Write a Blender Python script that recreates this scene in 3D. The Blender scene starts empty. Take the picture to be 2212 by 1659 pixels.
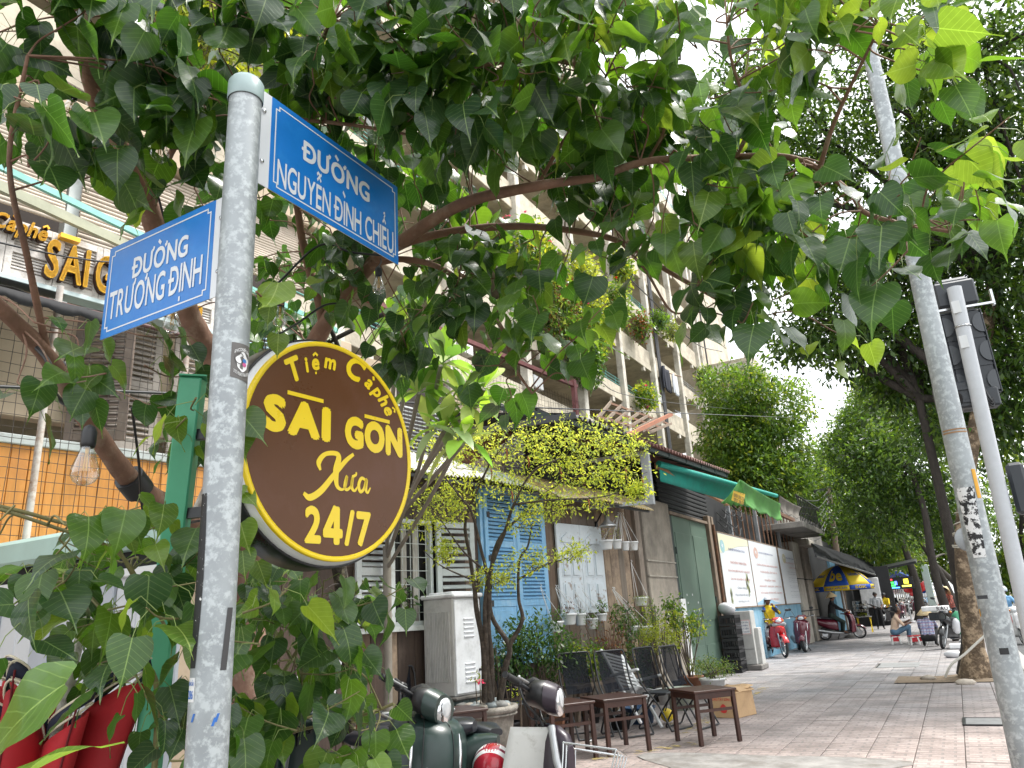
import bpy,bmesh,math,random
from mathutils import Vector,Matrix,Euler,Quaternion
import numpy as np
R=math.radians
PI=math.pi
rng=random.Random(7)
SC=bpy.context.scene
COL=SC.collection
CAM_H=1.38
FPX,PCX,PCY=1600.0,1106.0,829.5
def _n(v):return v/np.linalg.norm(v)
_S=_n(np.array([959.0,-451.5,FPX]))
_a=-316.0
_b=-(_a*_S[0]+FPX*_S[2])/_S[1]
_Z=_n(np.array([_a,_b,FPX]))
_X=np.cross(_Z,_S)
if _X[0]<0:_X=-_X
RM=np.stack([_X,_S,_Z])
CAMP=np.array([0.0,0.0,CAM_H])
cam_data=bpy.data.cameras.new('camera')
cam_data.sensor_width=36.0
cam_data.lens=36.0*FPX/2212.0
cam_data.clip_start=0.05
cam_data.clip_end=3000.0
cam=bpy.data.objects.new('camera',cam_data)
COL.objects.link(cam)
_m=Matrix.Identity(4)
for _i in range(3):
 _m[_i][0]=RM[_i][0];_m[_i][1]=RM[_i][1];_m[_i][2]=-RM[_i][2];_m[_i][3]=CAMP[_i]
cam.matrix_world=_m
SC.camera=cam
SUN_EL,SUN_AZ=R(58),R(48)
world=bpy.data.worlds.new('World');SC.world=world
world.use_nodes=True
_nt=world.node_tree;_nt.nodes.clear()
_out=_nt.nodes.new('ShaderNodeOutputWorld');_bg=_nt.nodes.new('ShaderNodeBackground')
_sky=_nt.nodes.new('ShaderNodeTexSky');_sky.sky_type='NISHITA';_sky.sun_disc=False
_sky.sun_elevation=SUN_EL;_sky.sun_rotation=SUN_AZ;_sky.air_density=1.0;_sky.dust_density=4.0;_sky.ozone_density=1.0
_hs=_nt.nodes.new('ShaderNodeHueSaturation');_hs.inputs['Saturation'].default_value=0.15
_mx=_nt.nodes.new('ShaderNodeMix');_mx.data_type='RGBA';_mx.inputs['Factor'].default_value=0.75
_mx.inputs['B'].default_value=(12.6,13.1,13.5,1)
_nt.links.new(_sky.outputs[0],_hs.inputs['Color'])
_nt.links.new(_hs.outputs[0],_mx.inputs['A'])
_nt.links.new(_mx.outputs['Result'],_bg.inputs['Color'])
_bg.inputs['Strength'].default_value=0.074
_nt.links.new(_bg.outputs[0],_out.inputs[0])
sun_data=bpy.data.lights.new('sun','SUN');sun_data.energy=2.2;sun_data.angle=R(16);sun_data.color=(1.0,0.96,0.9)
sun=bpy.data.objects.new('sun',sun_data);COL.objects.link(sun)
_sd=Vector((math.sin(SUN_AZ)*math.cos(SUN_EL),math.cos(SUN_AZ)*math.cos(SUN_EL),math.sin(SUN_EL)))
sun.rotation_euler=_sd.to_track_quat('Z','Y').to_euler()
sun.location=(0,0,30)
SC.view_settings.view_transform='Standard'
SC.view_settings.look='None'
SC.view_settings.gamma=1.0
SC.view_settings.use_curve_mapping=False
SC.view_settings.exposure=1.4
SC.cycles.max_bounces=7;SC.cycles.diffuse_bounces=3;SC.cycles.glossy_bounces=2
SC.cycles.transmission_bounces=5;SC.cycles.transparent_max_bounces=8
SC.cycles.use_denoising=True
SC.cycles.caustics_reflective=False;SC.cycles.caustics_refractive=False
def ray(px,py):return RM@np.array([px-PCX,PCY-py,FPX])
def V(a):return Vector([float(x)for x in a])
def onx(px,py,x):d=ray(px,py);return V(CAMP+d*(x/d[0]))
def ony(px,py,y):d=ray(px,py);return V(CAMP+d*(y/d[1]))
def onz(px,py,z=0.0):d=ray(px,py);return V(CAMP+d*((z-CAM_H)/d[2]))
def at(px,py,dist):d=ray(px,py);return V(CAMP+d*(dist/FPX))
def onplane(px,py,p,n):
 d=V(ray(px,py));o=V(CAMP);return o+d*((p-o).dot(n)/d.dot(n))
def pix(p):
 c=RM.T@(np.array(p)-CAMP);return(PCX+FPX*c[0]/c[2],PCY-FPX*c[1]/c[2],c[2])
def wm(o):
 b=o.matrix_basis.copy()
 if o.parent:return wm(o.parent)@o.matrix_parent_inverse@b
 return b
def setp(o,parent):
 o.parent=parent;o.matrix_parent_inverse=wm(parent).inverted()
def tag(o,label=None,cat=None,group=None,kind=None):
 if label:o['label']=label
 if cat:o['category']=cat
 if group:o['group']=group
 if kind:o['kind']=kind
 return o
def thing(name,label,cat,loc=(0,0,0),rz=0.0,group=None):
 o=bpy.data.objects.new(name,None);COL.objects.link(o)
 o.empty_display_size=0.1
 o.location=loc;o.rotation_euler=(0,0,rz)
 return tag(o,label,cat,group)
def kids(o):return[c for c in CHILD.get(o.name,[])]
CHILD={}
def link(o,parent=None):
 COL.objects.link(o)
 if parent is not None:
  CHILD.setdefault(parent.name,[]).append(o)
 return o
def dup(o,parent=None,label=None,**props):
 c=o.copy();link(c,parent)
 if parent is not None:c.parent=parent;c.matrix_parent_inverse=o.matrix_parent_inverse.copy()
 if label:c['label']=label
 for k,v in props.items():c[k]=v
 for ch in kids(o):dup(ch,c)
 return c
def place(o,loc,rz=0.0,tilt=None):
 o.location=loc;o.rotation_euler=(0,0,rz)if tilt is None else(tilt[0],tilt[1],rz)
 return o
class MB:
 0
 def __init__(s):s.v=[];s.f=[];s.sm=[];s.uv={};s.mi=[]
 def add(s,vs,fs,smooth=False,mi=0):
  k=len(s.v);s.v.extend([tuple(v)for v in vs])
  for f in fs:s.f.append(tuple(i+k for i in f));s.sm.append(smooth);s.mi.append(mi)
  return k
 def box(s,c,d,rot=None,bev=0.0,mi=0):
  x,y,z=d[0]/2,d[1]/2,d[2]/2
  if bev<=0:
   vs=[(-x,-y,-z),(x,-y,-z),(x,y,-z),(-x,y,-z),(-x,-y,z),(x,-y,z),(x,y,z),(-x,y,z)]
   fs=[(0,3,2,1),(4,5,6,7),(0,1,5,4),(1,2,6,5),(2,3,7,6),(3,0,4,7)]
  else:
   b=min(bev,x*.9,y*.9,z*.9);vs=[];fs=[]
   idx={}
   for sx in(-1,1):
    for sy in(-1,1):
     for sz in(-1,1):
      for k in range(3):
       p=[sx*(x-b),sy*(y-b),sz*(z-b)]
       p[k]=(sx*x,sy*y,sz*z)[k]
       idx[(sx,sy,sz,k)]=len(vs);vs.append(tuple(p))
   def q(keys,flip):
    t=[idx[k]for k in keys];fs.append(tuple(t[::-1]if flip else t))
   for k in range(3):
    a_,b_=(k+1)%3,(k+2)%3
    for sg in(-1,1):
     ring=[]
     for(sa,sb)in((-1,-1),(1,-1),(1,1),(-1,1)):
      t=[0,0,0];t[k]=sg;t[a_]=sa;t[b_]=sb;ring.append((t[0],t[1],t[2],k))
     q(ring,sg<0)
   for k in range(3):
    a_,b_=(k+1)%3,(k+2)%3
    for sa in(-1,1):
     for sb in(-1,1):
      def key(sk,f):
       t=[0,0,0];t[k]=sk;t[a_]=sa;t[b_]=sb;return(t[0],t[1],t[2],f)
      q([key(-1,a_),key(1,a_),key(1,b_),key(-1,b_)],sa*sb>0)
   for sx in(-1,1):
    for sy in(-1,1):
     for sz in(-1,1):
      q([(sx,sy,sz,0),(sx,sy,sz,1),(sx,sy,sz,2)],sx*sy*sz<0)
  s._xf(vs,fs,c,rot,False,mi);return s
 def _xf(s,vs,fs,c,rot,smooth,mi=0):
  c=Vector(c)
  if rot is None:s.add([Vector(v)+c for v in vs],fs,smooth,mi)
  else:
   m=rot if isinstance(rot,Matrix)else Euler(rot).to_matrix()
   m=m.to_3x3()
   s.add([m@Vector(v)+c for v in vs],fs,smooth,mi)
 def bar(s,a,b,w,h,up=(0,0,1),bev=0.0,mi=0):
  a=Vector(a);b=Vector(b);d=b-a;L=d.length
  y=d.normalized();u=Vector(up)
  x=y.cross(u)
  if x.length<1e-4:x=y.cross(Vector((1,0,0)))
  x.normalize();z=x.cross(y)
  m=Matrix((x,y,z)).transposed()
  s.box((a+b)/2,(w,L,h),m,bev,mi);return s
 def tube(s,pts,rad,n=8,cap=True,smooth=True,flat=1.0,mi=0):
  pts=[Vector(p)for p in pts]
  if not hasattr(rad,'__len__'):rad=[rad]*len(pts)
  t0=(pts[1]-pts[0]).normalized()
  ref=Vector((0,0,1))if abs(t0.z)<.9 else Vector((1,0,0))
  nx=t0.cross(ref).normalized()
  vs=[];fs=[]
  for i,p in enumerate(pts):
   if i==0:t=pts[1]-pts[0]
   elif i==len(pts)-1:t=pts[-1]-pts[-2]
   else:t=(pts[i+1]-pts[i]).normalized()+(pts[i]-pts[i-1]).normalized()
   t.normalize()
   nx=nx-t*nx.dot(t)
   if nx.length<1e-5:nx=t.orthogonal()
   nx.normalize();ny=t.cross(nx)
   for k in range(n):
    a_=2*PI*k/n
    vs.append(p+nx*math.cos(a_)*rad[i]+ny*math.sin(a_)*rad[i]*flat)
  for i in range(len(pts)-1):
   for k in range(n):
    k2=(k+1)%n
    fs.append((i*n+k,i*n+k2,(i+1)*n+k2,(i+1)*n+k))
  s.add(vs,fs,smooth,mi)
  if cap:
   s.add(vs[:n],[tuple(range(n-1,-1,-1))],False,mi);s.add(vs[-n:],[tuple(range(n))],False,mi)
  return s
 def cyl(s,a,b,r,n=12,r2=None,smooth=True,mi=0):
  return s.tube([a,b],[r,r if r2 is None else r2],n,True,smooth,mi=mi)
 def lathe(s,prof,c=(0,0,0),n=20,rot=None,smooth=True,a0=0.0,a1=2*PI,mi=0):
  vs=[];fs=[];full=abs(a1-a0-2*PI)<1e-6
  m_=n if full else n+1
  for(r,z)in prof:
   for k in range(m_):
    a_=a0+(a1-a0)*k/n
    vs.append((r*math.cos(a_),r*math.sin(a_),z))
  for i in range(len(prof)-1):
   for k in range(n):
    k2=(k+1)%m_
    fs.append((i*m_+k,i*m_+k2,(i+1)*m_+k2,(i+1)*m_+k))
  s._xf(vs,fs,c,rot,smooth,mi);return s
 def ball(s,c,r,n=12,rot=None,mi=0):
  if not hasattr(r,'__len__'):r=(r,r,r)
  vs=[];fs=[];m_=n//2
  for i in range(m_+1):
   t=PI*i/m_
   for k in range(n):
    a_=2*PI*k/n
    vs.append((r[0]*math.sin(t)*math.cos(a_),r[1]*math.sin(t)*math.sin(a_),r[2]*math.cos(t)))
  for i in range(m_):
   for k in range(n):
    k2=(k+1)%n
    fs.append((i*n+k,(i+1)*n+k,(i+1)*n+k2,i*n+k2))
  s._xf(vs,fs,c,rot,True,mi);return s
 def quad(s,a,b,c,d,mi=0):s.add([a,b,c,d],[(0,1,2,3)],False,mi);return s
 def grid(s,fn,nu,nv,smooth=True,mi=0):
  vs=[fn(i/nu,j/nv)for j in range(nv+1)for i in range(nu+1)]
  fs=[(j*(nu+1)+i,j*(nu+1)+i+1,(j+1)*(nu+1)+i+1,(j+1)*(nu+1)+i)for j in range(nv)for i in range(nu)]
  s.add(vs,fs,smooth,mi);return s
 def prism(s,poly,z0,z1,c=(0,0,0),rot=None,smooth=False,mi=0):
  n=len(poly)
  vs=[(p[0],p[1],z0)for p in poly]+[(p[0],p[1],z1)for p in poly]
  fs=[tuple(range(n-1,-1,-1)),tuple(range(n,2*n))]
  fs+=[(i,(i+1)%n,n+(i+1)%n,n+i)for i in range(n)]
  s._xf(vs,fs,c,rot,smooth,mi);return s
 def merge(s,o):
  k=len(s.v);s.v.extend(o.v);s.f.extend([tuple(i+k for i in f)for f in o.f]);s.sm.extend(o.sm);s.mi.extend(o.mi);return s
 def mesh(s,name):
  me=bpy.data.meshes.new(name)
  me.from_pydata([tuple(v)for v in s.v],[],s.f)
  me.polygons.foreach_set('use_smooth',s.sm)
  if any(s.mi):me.polygons.foreach_set('material_index',s.mi)
  me.update();return me
 def build(s,name,mat,parent=None,thick=0.0):
  me=s.mesh(name)
  for m_ in(mat if isinstance(mat,(list,tuple))else[mat]):me.materials.append(m_)
  o=bpy.data.objects.new(name,me);link(o,parent)
  if parent is not None:setp(o,parent)
  if thick:
   md=o.modifiers.new('thickness','SOLIDIFY');md.thickness=thick;md.offset=0
  return o
def obj_of(me,name,parent=None,mw=None):
 o=bpy.data.objects.new(name,me);link(o,parent)
 if parent is not None:setp(o,parent)
 if mw is not None:o.matrix_basis=mw
 return o
def bez(pts,n=8):
 0
 P=[Vector(p)for p in pts];out=[]
 P=[P[0]*2-P[1]]+P+[P[-1]*2-P[-2]]
 for i in range(1,len(P)-2):
  for k in range(n):
   t=k/n;a,b,c,d=P[i-1],P[i],P[i+1],P[i+2]
   out.append(0.5*((2*b)+(c-a)*t+(2*a-5*b+4*c-d)*t*t+(3*b-a-3*c+d)*t*t*t))
 out.append(P[-2]);return out
def lerp(a,b,t):return a+(b-a)*t
def frame_of(o,x,y):
 0
 x=Vector(x).normalized();y=Vector(y);y=(y-x*y.dot(x)).normalized();z=x.cross(y)
 m=Matrix((x,y,z)).transposed().to_4x4();m.translation=Vector(o);return m
GLY={}
def glyph(c):
 0
 if c not in GLY:
  cu=bpy.data.curves.new('lettering','FONT');cu.body=c;cu.size=1.0;cu.resolution_u=4
  o=bpy.data.objects.new('lettering',cu);COL.objects.link(o)
  dg=bpy.context.evaluated_depsgraph_get();me=bpy.data.meshes.new_from_object(o.evaluated_get(dg))
  vs=[(v.co.x,v.co.y)for v in me.vertices];fs=[tuple(p.vertices)for p in me.polygons]
  bpy.data.objects.remove(o);bpy.data.curves.remove(cu);bpy.data.meshes.remove(me)
  x0=min([v[0]for v in vs],default=0);x1=max([v[0]for v in vs],default=0)
  GLY[c]=([(x-x0,y)for x,y in vs],fs,x1-x0)
 return GLY[c]
def stroke(pts,w):
 0
 vs=[];n=len(pts)
 for i in range(n):
  a,b=Vector(pts[max(i-1,0)]),Vector(pts[min(i+1,n-1)]);t=(b-a).normalized();vs+=[(pts[i][0]-t.y*w,pts[i][1]+t.x*w),(pts[i][0]+t.y*w,pts[i][1]-t.x*w)]
 return vs,[(2*i,2*i+1,2*i+3,2*i+2)for i in range(n-1)]
def text_mb(s,size=1.0,bold=0.0,shear=0.0,sx=1.0,depth=0.0):
 0
 import unicodedata
 m=MB();x=0.0;lay=[0]
 def put(vs,fs,ox=0.0,oy=0.0,d=0.0):
  offs=[(0,0)]+([(a*d,b*d)for a,b in((1,0),(-1,0),(0,1),(0,-1),(.7,.7),(-.7,.7),(.7,-.7),(-.7,-.7))]if d else[])
  for k,(dx,dy)in enumerate(offs):
   P=[((px+ox+dx+shear*(py+oy))*sx*size,(py+oy+dy)*size)for px,py in vs];z=(lay[0]*.3+k)*.00004
   if depth:
    n=len(P);m.add([(a,b,-depth)for a,b in P]+[(a,b,depth+z)for a,b in P],[f[::-1]for f in fs]+[tuple(i+n for i in f)for f in fs])
    ed={}
    for f in fs:
     for i in range(len(f)):e=(f[i],f[(i+1)%len(f)]);ed[tuple(sorted(e))]=None if tuple(sorted(e))in ed else e
    m.add([(a,b,-depth)for a,b in P]+[(a,b,depth+z)for a,b in P],[(e[0],e[1],e[1]+n,e[0]+n)for e in ed.values()if e])
   else:m.add([(a,b,z)for a,b in P],fs)
 for ch in s:
  if ch==' ':x+=.27;continue
  dec=unicodedata.normalize('NFD',ch);b={'\u0110':'D','\u0111':'d'}.get(dec[0],dec[0]);lay[0]+=1
  if b=='4':
   w=.56
   for k,(pts,ww)in enumerate((([(.36,.73),(.05,.22)],.055),([(.0,.20),(.56,.20)],.06),([(.40,.73),(.40,0)],.06))):lay[0]+=1;put(*stroke(pts,ww),x,0,bold)
  else:vs,fs,w=glyph(b);put(vs,fs,x,0,bold)
  up=b.isupper();top=.73 if up else .55;cx=x+w/2;t=.045+bold*.6;lay[0]+=1
  if ch in '\u0110\u0111':put(*stroke([(-.10,.36),(w*.48,.36)]if up else[(w*.45,.62),(w+.08,.62)],.045),x,0,bold*.5)
  yy=top+.10
  for c in dec[1:]:
   lay[0]+=1;o=ord(c)
   if o==0x31B:put(*stroke([(w-.04,top-.06),(w+.05,top-.02),(w+.09,top+.08)],t),x);cx-=.03
   elif o==0x323:put(*stroke([(-.055,-.17),(.055,-.17)],.055),cx)
   elif o==0x302:put(*stroke([(-.15,yy-.02),(0,yy+.10),(.15,yy-.02)],t*.85),cx);yy+=.12
   elif o==0x306:put(*stroke([(-.14,yy+.1),(-.07,yy),(.07,yy),(.14,yy+.1)],t*.85),cx);yy+=.12
   elif o==0x300:put(*stroke([(-.13,yy+.13),(.05,yy-.01)],t),cx)
   elif o==0x301:put(*stroke([(.13,yy+.13),(-.05,yy-.01)],t),cx)
   elif o==0x309:put(*stroke([(-.06,yy+.16),(.05,yy+.2),(.07,yy+.11),(0,yy+.06),(0,yy-.02)],t*.7),cx)
   elif o==0x303:put(*stroke([(-.17,yy+.02),(-.08,yy+.09),(.08,yy+.02),(.17,yy+.09)],t*.85),cx)
  x+=w+.085+bold*1.3+(.05 if '\u031b' in dec else 0)
 return m
def xform(mb,m):
 mb.v=[tuple(m@Vector(v))for v in mb.v];return mb
def fit(mb,w,h,cx=0.0,cy=0.0):
 0
 xs=[v[0]for v in mb.v];ys=[v[1]for v in mb.v]
 x0,x1,y0,y1=min(xs),max(xs),min(ys),max(ys)
 mb.v=[((v[0]-(x0+x1)/2)/(x1-x0)*w+cx,(v[1]-(y0+y1)/2)/(y1-y0)*h+cy,v[2])for v in mb.v];return mb
MATS={}
def nodes(name):
 m=bpy.data.materials.new(name);m.use_nodes=True
 nt=m.node_tree;b=nt.nodes['Principled BSDF'];return m,nt,b
def pm(name,col,rough=0.6,metal=0.0,var=0.18,scale=6.0,bump=0.0,bscale=None,stain=None,stain_amt=0.0,stain_scale=2.0,grain=None,spec=0.5,coat=0.0,rand=0.0,trans=0.0,bdist=0.01,sharp=0.12):
 0
 if name in MATS:return MATS[name]
 m,nt,b=nodes(name);L=nt.links.new
 tc=nt.nodes.new('ShaderNodeTexCoord');co=tc.outputs['Object']
 oi=nt.nodes.new('ShaderNodeObjectInfo')
 ad=nt.nodes.new('ShaderNodeVectorMath');ad.operation='ADD'
 mu=nt.nodes.new('ShaderNodeMath');mu.operation='MULTIPLY';mu.inputs[1].default_value=37.0
 L(oi.outputs['Random'],mu.inputs[0]);L(co,ad.inputs[0]);L(mu.outputs[0],ad.inputs[1]);co=ad.outputs[0]
 if grain:
  mp=nt.nodes.new('ShaderNodeMapping');mp.inputs['Scale'].default_value=grain;L(co,mp.inputs[0]);gco=mp.outputs[0]
 else:gco=co
 n1=nt.nodes.new('ShaderNodeTexNoise');n1.inputs['Scale'].default_value=scale;n1.inputs['Detail'].default_value=6;n1.inputs['Roughness'].default_value=.65
 L(gco,n1.inputs['Vector'])
 rp=nt.nodes.new('ShaderNodeValToRGB')
 c=Vector(col)
 lo=c*(1-var);hi=Vector([min(x,1)for x in(c*(1+var))])
 rp.color_ramp.elements[0].position=.3;rp.color_ramp.elements[0].color=(*lo,1)
 rp.color_ramp.elements[1].position=.7;rp.color_ramp.elements[1].color=(*hi,1)
 L(n1.outputs['Fac'],rp.inputs[0]);cur=rp.outputs[0]
 if stain is not None:
  n2=nt.nodes.new('ShaderNodeTexNoise');n2.inputs['Scale'].default_value=stain_scale;n2.inputs['Detail'].default_value=7;n2.inputs['Roughness'].default_value=.7
  L(co,n2.inputs['Vector'])
  r2=nt.nodes.new('ShaderNodeValToRGB');p=1-stain_amt
  r2.color_ramp.elements[0].position=max(0.0,p-sharp);r2.color_ramp.elements[1].position=min(1.0,p+sharp)
  L(n2.outputs['Fac'],r2.inputs[0])
  mx=nt.nodes.new('ShaderNodeMix');mx.data_type='RGBA';mx.inputs['B'].default_value=(*stain,1)
  L(r2.outputs[0],mx.inputs['Factor']);L(cur,mx.inputs['A']);cur=mx.outputs['Result']
 if rand:
  hv=nt.nodes.new('ShaderNodeHueSaturation')
  mr=nt.nodes.new('ShaderNodeMapRange');mr.inputs['To Min'].default_value=1-rand;mr.inputs['To Max'].default_value=1+rand
  L(oi.outputs['Random'],mr.inputs['Value']);L(mr.outputs[0],hv.inputs['Value']);L(cur,hv.inputs['Color']);cur=hv.outputs[0]
 L(cur,b.inputs['Base Color'])
 rr=nt.nodes.new('ShaderNodeMapRange');rr.inputs['To Min'].default_value=max(0.02,rough-.12);rr.inputs['To Max'].default_value=min(1,rough+.12)
 L(n1.outputs['Fac'],rr.inputs['Value']);L(rr.outputs[0],b.inputs['Roughness'])
 b.inputs['Metallic'].default_value=metal
 b.inputs['Specular IOR Level'].default_value=spec
 if coat:b.inputs['Coat Weight'].default_value=coat;b.inputs['Coat Roughness'].default_value=.08
 if bump:
  n3=nt.nodes.new('ShaderNodeTexNoise');n3.inputs['Scale'].default_value=bscale or scale*4;n3.inputs['Detail'].default_value=4
  L(gco,n3.inputs['Vector'])
  bp=nt.nodes.new('ShaderNodeBump');bp.inputs['Strength'].default_value=bump;bp.inputs['Distance'].default_value=bdist
  L(n3.outputs['Fac'],bp.inputs['Height']);L(bp.outputs[0],b.inputs['Normal'])
 MATS[name]=m;return m
def leafmat(name,col,tcol,mix=0.35,rough=0.4,var=0.35,spec=0.5):
 0
 if name in MATS:return MATS[name]
 m,nt,b=nodes(name);L=nt.links.new
 g=nt.nodes.new('ShaderNodeNewGeometry')
 oi=nt.nodes.new('ShaderNodeObjectInfo')
 rnd=nt.nodes.new('ShaderNodeMath');rnd.operation='ADD';L(g.outputs['Random Per Island'],rnd.inputs[0]);L(oi.outputs['Random'],rnd.inputs[1])
 fr=nt.nodes.new('ShaderNodeMath');fr.operation='FRACT';L(rnd.outputs[0],fr.inputs[0])
 def shade(c):
  rp=nt.nodes.new('ShaderNodeValToRGB');c=Vector(c)
  rp.color_ramp.elements[0].color=(*(c*(1-var)),1);rp.color_ramp.elements[1].color=(*(c*(1+var)),1)
  e=rp.color_ramp.elements.new(.9);e.color=(c.x*(1+var)*1.5,c.y*(1+var)*1.15,c.z*.8,1)
  L(fr.outputs[0],rp.inputs[0]);return rp.outputs[0]
 L(shade(col),b.inputs['Base Color']);b.inputs['Roughness'].default_value=rough;b.inputs['Specular IOR Level'].default_value=spec
 t=nt.nodes.new('ShaderNodeBsdfTranslucent');L(shade(tcol),t.inputs['Color'])
 mx=nt.nodes.new('ShaderNodeMixShader');mx.inputs[0].default_value=mix
 L(b.outputs[0],mx.inputs[1]);L(t.outputs[0],mx.inputs[2])
 L(mx.outputs[0],nt.nodes['Material Output'].inputs['Surface'])
 MATS[name]=m;return m
def emit(name,col,strength):
 if name in MATS:return MATS[name]
 m,nt,b=nodes(name);b.inputs['Base Color'].default_value=(*col,1)
 b.inputs['Emission Color'].default_value=(*col,1);b.inputs['Emission Strength'].default_value=strength
 MATS[name]=m;return m
def glassmat(name,col=(1,1,1),rough=0.02):
 if name in MATS:return MATS[name]
 m,nt,b=nodes(name);L=nt.links.new
 tr=nt.nodes.new('ShaderNodeBsdfTransparent');tr.inputs[0].default_value=(*col,1)
 gl=nt.nodes.new('ShaderNodeBsdfGlossy');gl.inputs['Roughness'].default_value=rough
 fr=nt.nodes.new('ShaderNodeLayerWeight');fr.inputs[0].default_value=.25
 mr=nt.nodes.new('ShaderNodeMapRange');mr.inputs['To Min'].default_value=.10;mr.inputs['To Max'].default_value=.9;L(fr.outputs[1],mr.inputs['Value'])
 mx=nt.nodes.new('ShaderNodeMixShader');L(mr.outputs[0],mx.inputs[0]);L(tr.outputs[0],mx.inputs[1]);L(gl.outputs[0],mx.inputs[2])
 L(mx.outputs[0],nt.nodes['Material Output'].inputs['Surface']);MATS[name]=m;return m
BLACK=pm('black_plastic',(.018,.018,.02),.45,var=.2)
DARKM=pm('dark_painted_steel',(.02,.021,.024),.38,var=.2)
STEEL=pm('bright_steel',(.62,.63,.64),.22,.95,var=.1)
WHITEP=pm('white_paint',(.72,.73,.73),.5,var=.06,stain=(.45,.43,.4),stain_amt=.3,stain_scale=9)
RUBBER=pm('tyre_rubber',(.02,.02,.021),.75,var=.2,bump=.2,bscale=60)
# ====== ground, road, pavement
DIRT=pm('ground_earth',(.2,.17,.13),.9,var=.3,scale=3,bump=.3)
ASPH=pm('asphalt',(.06,.062,.066),.8,var=.25,scale=20,bump=.3,bscale=90,stain=(.13,.13,.13),stain_amt=.4,stain_scale=.8)
CONC=pm('pavement_mortar',(.17,.16,.15),.9,var=.3,scale=8,bump=.3)
KERB=pm('kerb_granite',(.36,.35,.33),.8,var=.2,scale=12,bump=.2)
m=MB();m.quad((-600,-300,-.3),(600,-300,-.3),(600,1200,-.3),(-600,1200,-.3))
tag(m.build('ground',DIRT),kind='structure')
KX=0.95
m=MB();m.quad((KX,-60,-.14),(11,-60,-.14),(11,500,-.14),(KX,500,-.14));tag(m.build('road',ASPH),kind='structure')
LINEP=pm('road_paint',(.7,.7,.68),.6,var=.1,stain=(.2,.2,.2),stain_amt=.42,stain_scale=6)
m=MB()
for i in range(24):m.quad((5.9,i*7,-.136),(6.02,i*7,-.136),(6.02,i*7+3,-.136),(5.9,i*7+3,-.136))
tag(m.build('road_marking',LINEP),kind='structure')
m=MB()
for i in range(60):m.box((KX-.06,-4+i*1.0,-.075),(.24,.99,.15+rng.uniform(0,.006)),None,.012)
m.box((KX-.06,260,-.08),(.24,408,.15))
tag(m.build('kerb',KERB),kind='structure')
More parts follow.
